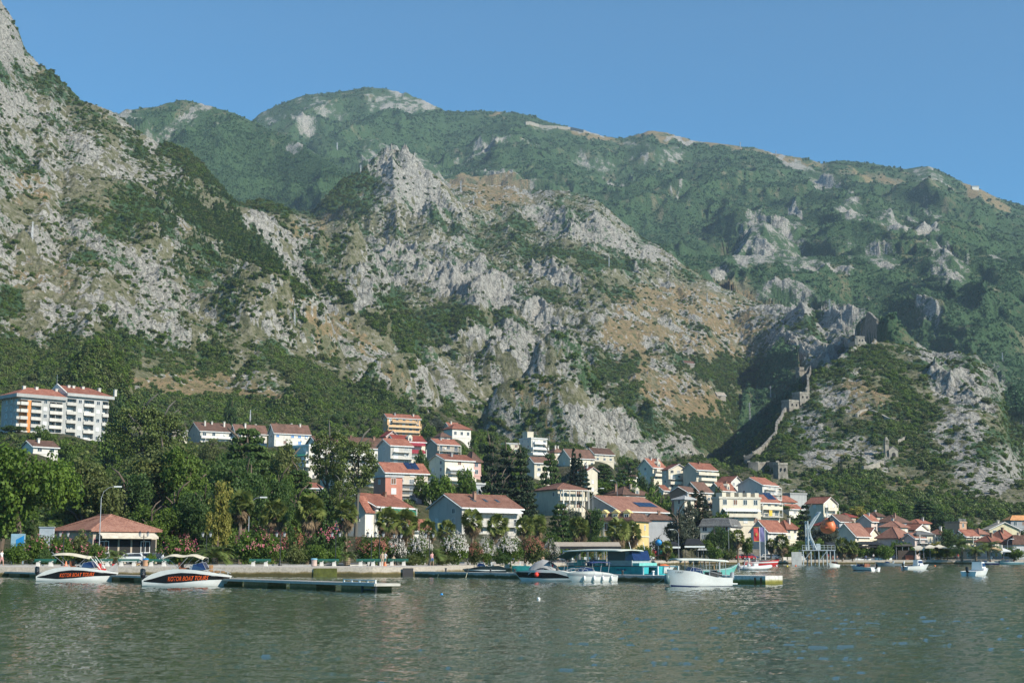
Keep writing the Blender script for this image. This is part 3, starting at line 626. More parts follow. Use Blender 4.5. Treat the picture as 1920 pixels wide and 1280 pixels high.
def ridge_fade(u, Y, z, lid):
    f = np.ones(u.shape)
    for i, L in enumerate(LAYERS):
        m = lid == i
        if m.any():
            Yr = np.interp(u[m], L.r[:, 0], L.r[:, 2]); zr = np.interp(u[m], L.r[:, 0], L.r[:, 1])
            f[m] = np.clip(np.abs((zr-CAMZ)/Yr-(z[m]-CAMZ)/Y[m])/.022, .12 if i in (3, 4, 5, 6) else .34, 1)
    return f
def full_height(u, Y, want=False):
    z, lid = base_height(u, Y); x = u*Y
    z, rock = spur_height(x, Y, z)
    px, py = proj(u, (z-CAMZ)/Y)
    pt = paint(px, py)
    rk = np.clip(np.maximum(rock*.55, pt['r'])-pt['w']*.35-.15*pt['v'], 0, 1.2)
    base_r = np.where(lid == 0, .46, np.where(lid == 1, .47, np.where(lid == 2, .28, np.where(lid == 3, .15, .03))))
    rk = np.clip(np.maximum(rk, base_r*(1-np.clip(pt['w']+pt['v']*.7+pt['g']*.3, 0, 1))), 0, 1.1)
    z = z+detail(u, Y, z, rk, lid)*ridge_fade(u, Y, z, lid)
    # town ground joins the foot of the slopes
    tz = town_z(u, Y)
    edge = sstep(0, 30, z-tz)
    town = z < tz+2
    z = np.where(z < tz, tz, z)
    z = np.where(Y < shore_u(u)+60, tz, z)
    if want: return z, lid, rk, pt, town, px, py
    return z

NU, NV = 1500, 1000
uu = np.linspace(-.47, .47, NU)
Ys = shore_u(uu)+3.0
# coarse pass: where along each column does the slope show
NC = 420
tt = np.linspace(0, 1, NC)
YC = Ys[None, ::6]*np.exp(tt[:, None]*np.log(5200/Ys[None, ::6]))
UC = np.broadcast_to(uu[None, ::6], YC.shape)
ZC, lidC = base_height(UC, YC); ZC, _ = spur_height(UC*YC, YC, ZC.copy())
TZ = town_z(UC, YC); ZC = np.maximum(ZC, TZ)
EC = (ZC-CAMZ)/YC
vis = np.maximum.accumulate(EC, axis=0)
de = np.clip(np.diff(vis, axis=0), 0, None); de = np.vstack([de[:1], de])
hid = np.clip(np.abs(np.diff(EC, axis=0)), 0, None); hid = np.vstack([hid[:1], hid])
wgt = de+.12*hid+.00022
ker = np.exp(-np.linspace(-2, 2, 13)**2); ker /= ker.sum()
pad = np.pad(wgt, ((0, 0), (6, 6)), mode='edge')
wgt = sum(ker[i]*pad[:, i:i+wgt.shape[1]] for i in range(13))
cum = np.cumsum(wgt, axis=0); cum = (cum-cum[:1])/(cum[-1:]-cum[:1])
vv = np.linspace(0, 1, NV)
Tc = np.stack([np.interp(vv, cum[:, j], tt) for j in range(cum.shape[1])], axis=1)
ju = np.interp(np.arange(NU), np.arange(0, NU, 6), np.arange(Tc.shape[1]))
j0 = np.clip(np.floor(ju).astype(int), 0, Tc.shape[1]-2); jf = np.clip(ju-j0, 0, 1)
T = Tc[:, j0]*(1-jf)+Tc[:, j0+1]*jf
YY = Ys[None, :]*np.exp(T*np.log(5200/Ys[None, :])); UU = np.broadcast_to(uu[None, :], YY.shape)
ZZ, lid, rk, pt, town, PXX, PYY = full_height(UU, YY, True)
XX = UU*YY
# masks
far = (lid == 6) | (lid == 5)
n1 = fbm(XX/60, YY/90, 4, 91); n2 = fbm(XX/16, YY/24, 3, 92); nf = fbm(XX/220, YY/420, 4, 93); nf2 = fbm(XX/60, YY/120, 4, 94)
slopeproxy = np.abs(np.gradient(ZZ, axis=1)/(np.abs(np.gradient(XX, axis=1))+1e-6))
n3 = fbm(XX/5.5, YY/8, 2, 95)
rockm = rk*.8+.05+.8*n2+.35*n1+.55*n3+.25*np.clip(slopeproxy-.6, -.4, .8)
rockm = np.where(far | (lid == 3) | (lid == 4), rk*1.05+nf2*.75+n2*.3-.12-.25*np.clip(.6-rk, 0, 1), rockm)
rockm = np.where(far, rockm+.9*np.clip(fbm(XX/30, YY/110, 3, 96)+.45*nf-.08, 0, .6)*1.25*(1-np.clip(pt['w'], 0, 1)), rockm)
rockm = sstep(.28, .52, rockm)
ga = np.where(lid == 0, .42, np.where(lid == 1, .33, np.where(lid == 2, .30, .05)))
grassm = sstep(.30, .60, np.minimum(.85, np.maximum(pt['g']*.7, ga*(1-np.clip(pt['w'], 0, 1))))+.6*n1+.5*n2+.5*n3)
vegd = np.where(lid == 0, .60, np.where(lid == 1, .66, np.where(lid == 2, .76, 1.0)))
vegd = vegd*(1-.55*np.clip(pt['g'], 0, 1))*(1-.42*np.clip(rk-.3, 0, .8))
vegd = np.maximum(vegd, np.maximum(pt['w']*.95, pt['v']*.85))+.7*n1*(pt['w'] < .8)+.55*n2
vegd = np.clip(vegd, 0, 1.3)
woodm = np.clip(np.maximum(pt['w'], np.where(far, .9, 0)), 0, 1)
town_f = town.astype(np.float32)

V = np.stack([XX, YY, ZZ], axis=2).reshape(-1, 3)
idx = np.arange(NU*NV).reshape(NV, NU)
Fq = np.stack([idx[:-1, :-1], idx[:-1, 1:], idx[1:, 1:], idx[1:, :-1]], axis=2).reshape(-1, 4)

def terrain_material():
    m, nt, b = new_mat('hillside')
    o = objco(nt)
    A = lambda n: N(nt, 'ShaderNodeAttribute', attribute_name=n).outputs['Fac']
    nz = noise(nt, .20, 7, .72, o); nz2 = noise(nt, .9, 4, .65, o); nz3 = noise(nt, .03, 4, .6, o)
    vo = N(nt, 'ShaderNodeTexVoronoi', feature='DISTANCE_TO_EDGE'); vo.inputs['Scale'].default_value = .22
    mp = N(nt, 'ShaderNodeMapping'); mp.inputs['Scale'].default_value = (1, .6, .45); mp.inputs['Rotation'].default_value = (.3, .5, .2)
    nt.links.new(o, mp.inputs[0]); nt.links.new(mp.outputs[0], vo.inputs[0])
    rockc = ramp(nt, math_(nt, 'MULTIPLY_ADD', nz, .5, math_(nt, 'MULTIPLY', nz2, .5)), [(.34, (.10, .097, .085)), (.46, (.275, .262, .228)), (.60, (.50, .475, .42))])
    crack = ramp(nt, vo.outputs['Distance'], [(0, .45), (.10, 1.0)])
    rockc = mix(nt, .75, rockc, crack, 'MULTIPLY')
    grass = ramp(nt, nz, [(.32, (.11, .115, .045)), (.5, (.225, .178, .095)), (.68, (.37, .25, .145))])
    dirt = ramp(nt, nz, [(.35, (.085, .095, .042)), (.5, (.16, .155, .085)), (.62, (.26, .24, .18))])
    veg = ramp(nt, math_(nt, 'MULTIPLY_ADD', nz2, .5, math_(nt, 'MULTIPLY', nz, .5)), [(.36, (.026, .058, .024)), (.5, (.048, .094, .040)), (.66, (.095, .145, .06))])
    bk = lambda a, s: math_(nt, 'MULTIPLY_ADD', math_(nt, 'SUBTRACT', nz, .5), s, a, clamp=True)
    c = mix(nt, ramp(nt, bk(A('grass'), 2.0), [(.4, 0.), (.6, 1.)]), dirt, grass)
    c = mix(nt, ramp(nt, bk(A('rock'), 2.2), [(.42, 0.), (.58, 1.)]), c, rockc)
    c = mix(nt, ramp(nt, bk(A('veg'), 2.0), [(.64, 0.), (.78, 1.)]), c, veg)
    tg = ramp(nt, nz, [(.35, (.035, .05, .018)), (.55, (.10, .095, .05)), (.7, (.2, .18, .13))])
    c = mix(nt, A('town'), c, tg)
    nt.links.new(c, b.inputs['Base Color']); b.inputs['Roughness'].default_value = .95; b.inputs['Specular IOR Level'].default_value = .15
    h = math_(nt, 'ADD', math_(nt, 'MULTIPLY', nz, 2.2), math_(nt, 'ADD', math_(nt, 'MULTIPLY', nz2, .5), math_(nt, 'MULTIPLY', vo.outputs['Distance'], 1.2)))
    bump(nt, b, h, 1.0, 1.4)
    return m
me = npmesh('hillside', V, Fq, terrain_material(), smooth=False)
me.polygons.foreach_set('use_smooth', np.ones(len(Fq), dtype=bool))
for nme, a in (('rock', rockm), ('grass', grassm), ('veg', vegd), ('town', town_f)): vattr(me, nme, a)
terr = link('terrain', me); tag(terr, 'rocky limestone mountainside and ground rising from the bay shore', 'hillside', kind='structure')

def ground_z(u, Y):
    return float(full_height(np.array([[float(u)]]), np.array([[float(Y)]]))[0, 0])
def ground_many(us, Ys_):
    return full_height(np.asarray(us, float)[None, :], np.asarray(Ys_, float)[None, :])[0]

# ------------------------------------------------------------------ scatter of scrub and woods (nobody could count them)
hid_col = bpy.data.collections.new('shrub_kinds')          # not linked to the scene: only a source for the scatter
def source(name, me):
    o = bpy.data.objects.new(name, me); hid_col.objects.link(o); return o
def scatter(name, label, cat, pts, scl, rot, srcs, kindidx):
    pm = bpy.data.meshes.new(name); pm.vertices.add(len(pts)); pm.vertices.foreach_set('co', pts.astype(np.float32).ravel())
    a = pm.attributes.new('scl', 'FLOAT_VECTOR', 'POINT'); a.data.foreach_set('vector', scl.astype(np.float32).ravel())
    a = pm.attributes.new('rotz', 'FLOAT', 'POINT'); a.data.foreach_set('value', rot.astype(np.float32))
    a = pm.attributes.new('kidx', 'INT', 'POINT'); a.data.foreach_set('value', kindidx.astype(np.int32))
    ob = link(name, pm); tag(ob, label, cat, kind='stuff')
    c = bpy.data.collections.new(name+'_kinds')
    for i, s in enumerate(srcs):
        so = bpy.data.objects.new('%s_kind_%02d' % (name, i), s); c.objects.link(so)
    ng = bpy.data.node_groups.new(name, 'GeometryNodeTree')
    ng.interface.new_socket('Geometry', in_out='INPUT', socket_type='NodeSocketGeometry'); ng.interface.new_socket('Geometry', in_out='OUTPUT', socket_type='NodeSocketGeometry')
    gi = ng.nodes.new('NodeGroupInput'); go = ng.nodes.new('NodeGroupOutput')
    ip = ng.nodes.new('GeometryNodeInstanceOnPoints'); ci = ng.nodes.new('GeometryNodeCollectionInfo')
    ci.inputs['Collection'].default_value = c; ci.inputs['Separate Children'].default_value = True; ci.inputs['Reset Children'].default_value = True
    def att(n, t):
        x = ng.nodes.new('GeometryNodeInputNamedAttribute'); x.data_type = t; x.inputs[0].default_value = n
        return [s for s in x.outputs if s.enabled and s.name == 'Attribute'][0]
    cx = ng.nodes.new('ShaderNodeCombineXYZ'); ng.links.new(att('rotz', 'FLOAT'), cx.inputs[2])
    ng.links.new(gi.outputs[0], ip.inputs['Points']); ng.links.new(ci.outputs[0], ip.inputs['Instance'])
    ip.inputs['Pick Instance'].default_value = True
    ng.links.new(att('kidx', 'INT'), ip.inputs['Instance Index']); ng.links.new(cx.outputs[0], ip.inputs['Rotation']); ng.links.new(att('scl', 'FLOAT_VECTOR'), ip.inputs['Scale'])
    ng.links.new(ip.outputs[0], go.inputs[0])
    md = ob.modifiers.new('scatter', 'NODES'); md.node_group = ng
    return ob
srng = np.random.default_rng(11)
def pick(prob):
    """choose surface points; columns and rows are about even in the picture"""
    r = srng.random(prob.shape) < prob
    return np.nonzero(r)
EE = (ZZ-CAMZ)/YY
visible = EE >= np.maximum.accumulate(EE, axis=0)-.004
inland = (YY > shore_u(UU)+130)
# near slopes
nearm = ((lid == 0) | (lid == 2) | (lid == 1)) & visible & inland
clear = np.ones(nearm.shape, dtype=bool)
for h_ in HOUSES[:-2]:
    clear &= ~((PXX > h_[2]-4) & (PXX < h_[3]+4) & (YY > h_[7]-22) & (YY < h_[7]+20))
clear &= ~((PXX < 215) & (YY > 500) & (YY < 560)); nearm &= clear
dens = np.clip(vegd-.36+.5*n3, 0, .8)
dens = np.where(town_f > .5, np.clip(.55+.9*n1+.6*n2, 0, 1)*.55, dens)
kn = [shrub_mesh('scrub_%d' % i, [L_SCRUB, L_BROAD, L_DARK, L_OLIVE][i % 4], srng, 24, 30, .085) for i in range(6)]
kc = [shrub_mesh('conifer_%d' % i, L_DARK, srng, n=22, per=24, size=.08, tall=1.5, cone=True) for i in range(2)]
sizeY = np.clip(YY/900, .8, 2.2)
j, i = pick(nearm*(dens+.03)*.33*(1-.5*np.clip(pt['r'], 0, 1)))
k = len(j); wd = pt['w'][j, i]; Yp = YY[j, i]
sc = np.exp(srng.normal(.0, .58, k))*(1+.9*np.clip(wd, 0, 1.2)*srng.uniform(.6, 1.5, k))*np.clip(Yp/1000, .85, 1.6)
sc = np.where(sc > 3.6, srng.uniform(1.2, 3.6, k), sc)
pts = np.stack([XX[j, i], Yp, ZZ[j, i]-.25*sc], 1)+srng.uniform(-1, 1, (k, 3))*np.array([.6, .6, 0])
conif = (lid[j, i] == 0) & (PYY[j, i] < 520) & (PYY[j, i] > 335) & (PXX[j, i] > 290) & (srng.random(k) < .45)
ki = np.where(conif, 6+srng.integers(0, 2, k), srng.integers(0, 6, k))
# kinds sorted by name: conifer after scrub is kept by the numbering
sv = np.stack([sc*srng.uniform(.85, 1.3, k), sc*srng.uniform(.85, 1.3, k), sc*srng.uniform(.8, 1.3, k)*np.where(conif, 1.15, 1)], 1)
scatter('hillside_scrub', 'dark green scrub and bushes dotted over the grey rocky slopes', 'scrub', pts, sv, srng.uniform(0, 6.28, k), kn+kc, ki)
print('scrub', k)
# woods far up
farm = ((lid == 6) | (lid == 5) | (lid == 3) | (lid == 4)) & visible
dens = np.clip(vegd-.25-.75*rockm, 0, 1)*(1-.8*np.clip(pt['g'], 0, 1))
j, i = pick(farm*dens*.27)
k = len(j); Yp = YY[j, i]
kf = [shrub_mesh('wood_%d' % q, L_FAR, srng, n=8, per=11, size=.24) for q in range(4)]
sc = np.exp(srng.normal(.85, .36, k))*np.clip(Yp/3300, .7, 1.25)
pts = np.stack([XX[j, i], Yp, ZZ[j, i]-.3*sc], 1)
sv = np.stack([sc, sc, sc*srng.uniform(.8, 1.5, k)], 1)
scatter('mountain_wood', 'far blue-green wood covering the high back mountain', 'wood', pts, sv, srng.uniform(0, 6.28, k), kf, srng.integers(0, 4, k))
print('wood', k)
# ------------------------------------------------------------------ water
m, nt, b = new_mat('water')
o = objco(nt)
mp = N(nt, 'ShaderNodeMapping'); mp.inputs['Scale'].default_value = (.55, 1.0, 1); nt.links.new(o, mp.inputs[0])
def vn(scale, detail, rough, vec, amp):
    n = N(nt, 'ShaderNodeTexNoise'); n.inputs['Scale'].default_value = scale; n.inputs['Detail'].default_value = detail; n.inputs['Roughness'].default_value = rough
    nt.links.new(vec, n.inputs['Vector']); s = N(nt, 'ShaderNodeVectorMath', operation='SUBTRACT'); nt.links.new(n.outputs['Color'], s.inputs[0]); s.inputs[1].default_value = (.5, .5, .5)
    k = N(nt, 'ShaderNodeVectorMath', operation='MULTIPLY'); nt.links.new(s.outputs[0], k.inputs[0]); k.inputs[1].default_value = (amp*.7, amp, 0); return k.outputs[0]
def vadd(p, q):
    n = N(nt, 'ShaderNodeVectorMath', operation='ADD'); nt.links.new(p, n.inputs[0]); nt.links.new(q, n.inputs[1]); return n.outputs[0]
sm = vadd(vn(4.0, 3, .6, mp.outputs[0], .34), vadd(vn(1.0, 2, .5, mp.outputs[0], .12), vn(12, 2, .5, mp.outputs[0], .16)))
up = N(nt, 'ShaderNodeCombineXYZ'); up.inputs[2].default_value = 1
nm = N(nt, 'ShaderNodeVectorMath', operation='NORMALIZE'); nt.links.new(vadd(sm, up.outputs[0]), nm.inputs[0]); nt.links.new(nm.outputs[0], b.inputs['Normal'])
cl = noise(nt, .02, 3, .5, o)
nt.links.new(ramp(nt, cl, [(.35, (.055, .088, .064)), (.65, (.072, .108, .078))]), b.inputs['Base Color'])
b.inputs['Roughness'].default_value = .07; b.inputs['IOR'].default_value = 1.33; b.inputs['Specular IOR Level'].default_value = .5
wu = np.concatenate([np.linspace(-1.3, -.5, 160)[:-1], np.linspace(-.50, .50, 1000), np.linspace(.5, 1.3, 160)[1:]]); ys = [14.0]
while ys[-1] < 470: ys.append(ys[-1]+max(.085, ys[-1]*.0036))
ys = np.array(ys); WU, WY = np.meshgrid(wu, ys); WX = WU*WY
wz = .050*fbm(WX/2.6, WY/1.5, 2, 201)*2+.050*(ridged(WX/1.15+.3*WY, WY/.62, 3, 205)-.5)+.022*fbm(WX/.34, WY/.24, 2, 209)+.05*perlin(WX/7, WY/4, 215)
gust = .75+.5*perlin(WX/22, WY/30, 221)
WZ = wz*gust*1.14*np.clip((470-WY)/60, 0, 1)
ni, nj = WX.shape; wi = np.arange(ni*nj).reshape(ni, nj)
Vw = np.stack([WX, WY, WZ], 2).reshape(-1, 3); Fw = np.stack([wi[:-1, :-1], wi[:-1, 1:], wi[1:, 1:], wi[1:, :-1]], 2).reshape(-1, 4)
k0 = len(Vw); Vw = np.vstack([Vw, [(-9000,-4000,-.16),(9000,-4000,-.16),(9000,9000,-.16),(-9000,9000,-.16)]]); Fw = np.vstack([Fw, [(k0, k0+1, k0+2, k0+3)]])
wt = link('water', npmesh('water', Vw, Fw, m, True)); tag(wt, 'rippled green-grey bay water with small blue glints', 'water', kind='structure')
# ------------------------------------------------------------------ buildings
WALLC = dict(white=(.74,.70,.62), pale=(.64,.61,.55), cream=(.72,.65,.51), beige=(.56,.48,.38), pink=(.60,.38,.33), coral=(.62,.27,.20), orange=(.74,.47,.25),
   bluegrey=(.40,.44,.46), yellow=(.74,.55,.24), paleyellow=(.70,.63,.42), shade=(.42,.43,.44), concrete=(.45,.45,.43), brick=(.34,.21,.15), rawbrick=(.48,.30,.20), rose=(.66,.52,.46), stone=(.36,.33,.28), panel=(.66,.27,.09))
ROOFC = dict(red=((.22,.085,.058),(.33,.145,.098)), red2=((.22,.105,.075),(.31,.165,.12)), brown=((.11,.065,.048),(.18,.10,.075)), darkred=((.20,.045,.035),(.28,.07,.05)), grey=((.30,.30,.30),(.40,.40,.39)),
   slate=((.10,.10,.10),(.17,.17,.165)), white=((.5,.5,.49),(.62,.62,.6)), cream=((.5,.47,.4),(.6,.56,.48)), beige=((.34,.30,.24),(.44,.39,.32)), concrete=((.36,.36,.35),(.45,.45,.43)), rawbrick=((.3,.2,.14),(.42,.29,.2)), orangeroof=((.50,.24,.10),(.60,.30,.14)), stone=((.25,.22,.18),(.34,.30,.25)))
def wallmat(k):
    n = 'wall_'+k
    if n in MATS: return MATS[n]
    c = WALLC[k]; m, nt, b = new_mat(n); o = objco(nt)
    mp = N(nt, 'ShaderNodeMapping'); mp.inputs['Scale'].default_value = (1, 1, .25); nt.links.new(o, mp.inputs[0])
    st = noise(nt, 1.3, 5, .65, mp.outputs[0]); bl = noise(nt, .35, 3, .5, o); oi = N(nt, 'ShaderNodeObjectInfo')
    f = math_(nt, 'MULTIPLY_ADD', st, .6, math_(nt, 'MULTIPLY', bl, .4))
    col = ramp(nt, f, [(.30, tuple(x*.72 for x in c)), (.46, tuple(x*.93 for x in c)), (.66, tuple(min(.82, x*1.08) for x in c))])
    if k in ('brick', 'rawbrick', 'stone'):
        br = N(nt, 'ShaderNodeTexBrick'); br.inputs['Scale'].default_value = 1.6; br.inputs['Color1'].default_value = rgba(c); br.inputs['Color2'].default_value = rgba(tuple(x*.7 for x in c)); br.inputs['Mortar'].default_value = rgba(tuple(x*1.15 for x in c))
        r = N(nt, 'ShaderNodeMapping'); r.inputs['Rotation'].default_value = (pi/2, 0, 0); nt.links.new(o, r.inputs[0]); nt.links.new(r.outputs[0], br.inputs[0])
        col = mix(nt, .5, col, br.outputs[0])
    hs = N(nt, 'ShaderNodeHueSaturation'); nt.links.new(col, hs.inputs['Color']); nt.links.new(math_(nt, 'MULTIPLY_ADD', oi.outputs['Random'], .26, .76), hs.inputs['Value'])
    nt.links.new(hs.outputs[0], b.inputs['Base Color']); b.inputs['Roughness'].default_value = .9; b.inputs['Specular IOR Level'].default_value = .2
    MATS[n] = m; return m
def roofmat(k):
    n = 'roof_'+k
    if n in MATS: return MATS[n]
    c0, c1 = ROOFC[k]; m, nt, b = new_mat(n); o = objco(nt)
    nz = noise(nt, .5, 6, .7, o); n2 = noise(nt, 4, 2, .6, o)
    wv = N(nt, 'ShaderNodeTexWave', wave_type='BANDS', bands_direction='X'); wv.inputs['Scale'].default_value = 1.1; wv.inputs['Distortion'].default_value = .6; nt.links.new(o, wv.inputs[0])
    wy = N(nt, 'ShaderNodeTexWave', wave_type='BANDS', bands_direction='Y'); wy.inputs['Scale'].default_value = .9; wy.inputs['Distortion'].default_value = .8; nt.links.new(o, wy.inputs[0])
    f = math_(nt, 'MULTIPLY_ADD', nz, .55, math_(nt, 'MULTIPLY', n2, .45))
    col = ramp(nt, f, [(.34, tuple(x*.62 for x in c0)), (.46, c0), (.60, c1)])
    if k not in ('grey', 'white', 'cream', 'concrete'):
        g = math_(nt, 'MULTIPLY', math_(nt, 'ADD', wv.outputs['Fac'], wy.outputs['Fac']), .5)
        col = mix(nt, .45, col, ramp(nt, g, [(.1, .55), (.6, 1.)]), 'MULTIPLY')
        bump(nt, b, g, .6, .06)
    oi = N(nt, 'ShaderNodeObjectInfo')
    hs = N(nt, 'ShaderNodeHueSaturation'); nt.links.new(col, hs.inputs['Color']); nt.links.new(math_(nt, 'MULTIPLY_ADD', oi.outputs['Random'], .5, .78), hs.inputs['Value'])
    nt.links.new(hs.outputs[0], b.inputs['Base Color']); b.inputs['Roughness'].default_value = .85; b.inputs['Specular IOR Level'].default_value = .2
    MATS[n] = m; return m
GLASS = plain('window_glass', (.045, .055, .065), .12, .3, .4)
FRAME = plain('window_frame', (.70, .70, .68), .6, .1)
SHUTW = plain('white_shutter', (.66, .66, .63), .7, .1)
SHUTB = plain('blue_shutter', (.06, .22, .50), .6, .1)
SHUTG = plain('grey_shutter', (.30, .31, .31), .7, .1)
BROWNW = plain('brown_shutter', (.16, .08, .045), .7, .15)
RAILM = plain('railing_panel', (.66, .66, .64), .7, .1)
METAL = plain('grey_metal', (.42, .43, .44), .45, .1, metal=.4)
DKMETAL = plain('black_iron', (.02, .022, .022), .5, .2)
CONC = plain('concrete', (.40, .38, .34), .9, .2, .6, bmp=.02)
AWN = dict(awnwhite=plain('awning_white', (.68,.68,.66), .8), awnblue=plain('awning_blue', (.16,.32,.50), .8), awngreen=plain('awning_green', (.03,.22,.14), .8), green=plain('awning_deep_green', (.01,.16,.10), .8),
    crimson=plain('awning_crimson', (.30,.03,.05), .8), yellowtowel=plain('towel_yellow', (.62,.45,.06), .8), cream=plain('awning_cream', (.58,.52,.42), .8), black=plain('awning_black', (.018,.02,.024), .7))
PANEL = plain('solar_glass', (.015, .03, .075), .2, .2)
_wc = {}
def win_meshes(w_, h_, kind, arch=False):
    """frame and pane of one window in the xz plane, looking along -y; kind picks the pane"""
    k = (round(w_, 1), round(h_, 1), arch)
    if k not in _wc:
        w2, h2 = k[0]/2, k[1]; f = MB(); t = .09
        f.box(-w2-t, -w2, -.07, .02, 0, h2); f.box(w2, w2+t, -.07, .02, 0, h2); f.box(-w2-t, w2+t, -.075, .02, h2, h2+t)
        f.box(-w2-t-.05, w2+t+.05, -.12, .02, -t, 0); f.box(-.035, .035, -.06, .02, 0, h2)
        if arch:
            pts = [(w2*cos(a), h2+t+w2*.8*sin(a)) for a in np.linspace(0, pi, 7)]
            f.tube([(x, -.04, z) for x, z in pts], .06, 4)
        p = MB().box(-w2, w2, -.03, .015, .0, h2)
        _wc[k] = (f.mesh('window'), p)
        _wc[k][0].materials.append(FRAME)
    fm, pmb = _wc[k]; k2 = k+(kind,)
    if k2 not in _wc: _wc[k2] = pmb.mesh('pane', {'glass': GLASS, 'white': SHUTW, 'blue': SHUTB, 'grey': SHUTG, 'brown': BROWNW}[kind])
    return fm, _wc[k2]
def window(parent, x, y, z, face, w_=1.1, h_=1.35, kind='glass', arch=False):
    fm, pm = win_meshes(w_, h_, kind, arch)
    o = link('window', fm, parent); o.location = (x, y, z); o.rotation_euler = (0, 0, {'R': 0, 'L': -pi/2, 'B': pi, 'E': pi/2}[face])
    p = link('pane', pm, o)
    return o
def roof_geom(kind, w_, d, he, zr, ov, pitchx=True, th=.22):
    m = MB()
    def slab(quad):
        q = [Vector(v) for v in quad]; n = (q[1]-q[0]).cross(q[2]-q[0]).normalized()
        if n.z < 0: q = q[::-1]; n = -n
        up = [v+n*th for v in q]; k = len(q)
        m.add(q+up, [tuple(range(k))[::-1], tuple(range(k, 2*k))]+[(i, (i+1) % k, k+(i+1) % k, k+i) for i in range(k)])
    if kind == 'G':      # ridge along x
        s = (zr-he)/(d/2); y0 = -ov; zl = he-s*ov
        slab([(-ov, y0, zl), (w_+ov, y0, zl), (w_+ov, d/2, zr), (-ov, d/2, zr)])
        slab([(-ov, d/2, zr), (w_+ov, d/2, zr), (w_+ov, d+ov, zl), (-ov, d+ov, zl)])
        m.tube([(-ov, d/2, zr+th), (w_+ov, d/2, zr+th)], .16, 5)
    elif kind == 'R':
        s = (zr-he)/(w_/2); zl = he-s*ov
        slab([(-ov, -ov, zl), (w_/2, -ov, zr), (w_/2, d+ov, zr), (-ov, d+ov, zl)])
        slab([(w_/2, -ov, zr), (w_+ov, -ov, zl), (w_+ov, d+ov, zl), (w_/2, d+ov, zr)])
        m.tube([(w_/2, -ov, zr+th), (w_/2, d+ov, zr+th)], .16, 5)
    elif kind == 'H':
        x0, x1, y0, y1 = -ov, w_+ov, -ov, d+ov
        if w_ >= d: a = (x0+(y1-y0)/2*.95, (y0+y1)/2); b = (x1-(y1-y0)/2*.95, (y0+y1)/2)
        else: a = ((x0+x1)/2, y0+(x1-x0)/2*.95); b = ((x0+x1)/2, y1-(x1-x0)/2*.95)
        A = (a[0], a[1], zr); B = (b[0], b[1], zr); c = [(x0,y0,he),(x1,y0,he),(x1,y1,he),(x0,y1,he)]
        if w_ >= d: fs = [[c[0],c[1],B,A],[c[1],c[2],B],[c[2],c[3],A,B],[c[3],c[0],A]]
        else: fs = [[c[0],c[1],A],[c[1],c[2],B,A],[c[2],c[3],B],[c[3],c[0],A,B]]
        vs = c+[A, B]; m.add(vs+[(x, y, z-th) for x, y, z in c], [])
        n = len(m.v)-10
        for f in fs: m.f.append(tuple(n+vs.index(v) for v in f))
        for i in range(4): m.f.append((n+i, n+(i+1) % 4, n+6+(i+1) % 4, n+6+i)[::-1])
        m.f.append((n+6, n+7, n+8, n+9))
        for q, r_ in ((0, A), (3, A), (1, B if w_ >= d else A), (2, B)): m.tube([c[q], r_], .13, 4)
        m.tube([A, B], .15, 4)
    elif kind == 'M':
        x0, x1, y0, y1 = -.3, w_+.3, -.3, d+.3; i1 = .9; z1 = he+(zr-he)*.72
        r0 = [(x0,y0,he),(x1,y0,he),(x1,y1,he),(x0,y1,he)]; r1 = [(x0+i1,y0+i1,z1),(x1-i1,y0+i1,z1),(x1-i1,y1-i1,z1),(x0+i1,y1-i1,z1)]
        r2 = [(x0+d*.35,(y0+y1)/2,zr),(x1-d*.35,(y0+y1)/2,zr)]
        n = 0; m.add(r0+r1+r2, [(i, (i+1) % 4, 4+(i+1) % 4, 4+i) for i in range(4)]+[(4,5,9,8),(5,6,9),(6,7,8,9),(7,4,8),(3,2,1,0)])
        m.box(x0-.25, x1+.25, y0-.25, y1+.25, he-.3, he-.003)
    else:
        m.box(-.25, w_+.25, -.25, d+.25, he, he+.28)
        m.box(-.25, w_+.25, -.25, -.05, he+.28, he+.6); m.box(-.25, -.05, -.05, d+.05, he+.28, he+.6); m.box(w_+.05, w_+.25, -.05, d+.05, he+.28, he+.6); m.box(-.25, w_+.25, d+.05, d+.25, he+.28, he+.6)
    return m
def surf(px, py, Y0=700, Y1=5000):
    """where the ground shows at this pixel"""
    u, e = ray(px, py); ys = np.geomspace(Y0, Y1, 900); zs = ground_many([u]*900, ys)
    hit = np.nonzero((zs-CAMZ)/ys >= e)[0]
    Y = ys[hit[0]] if len(hit) else Y1
    return Vector((u*Y, Y, CAMZ+e*Y))
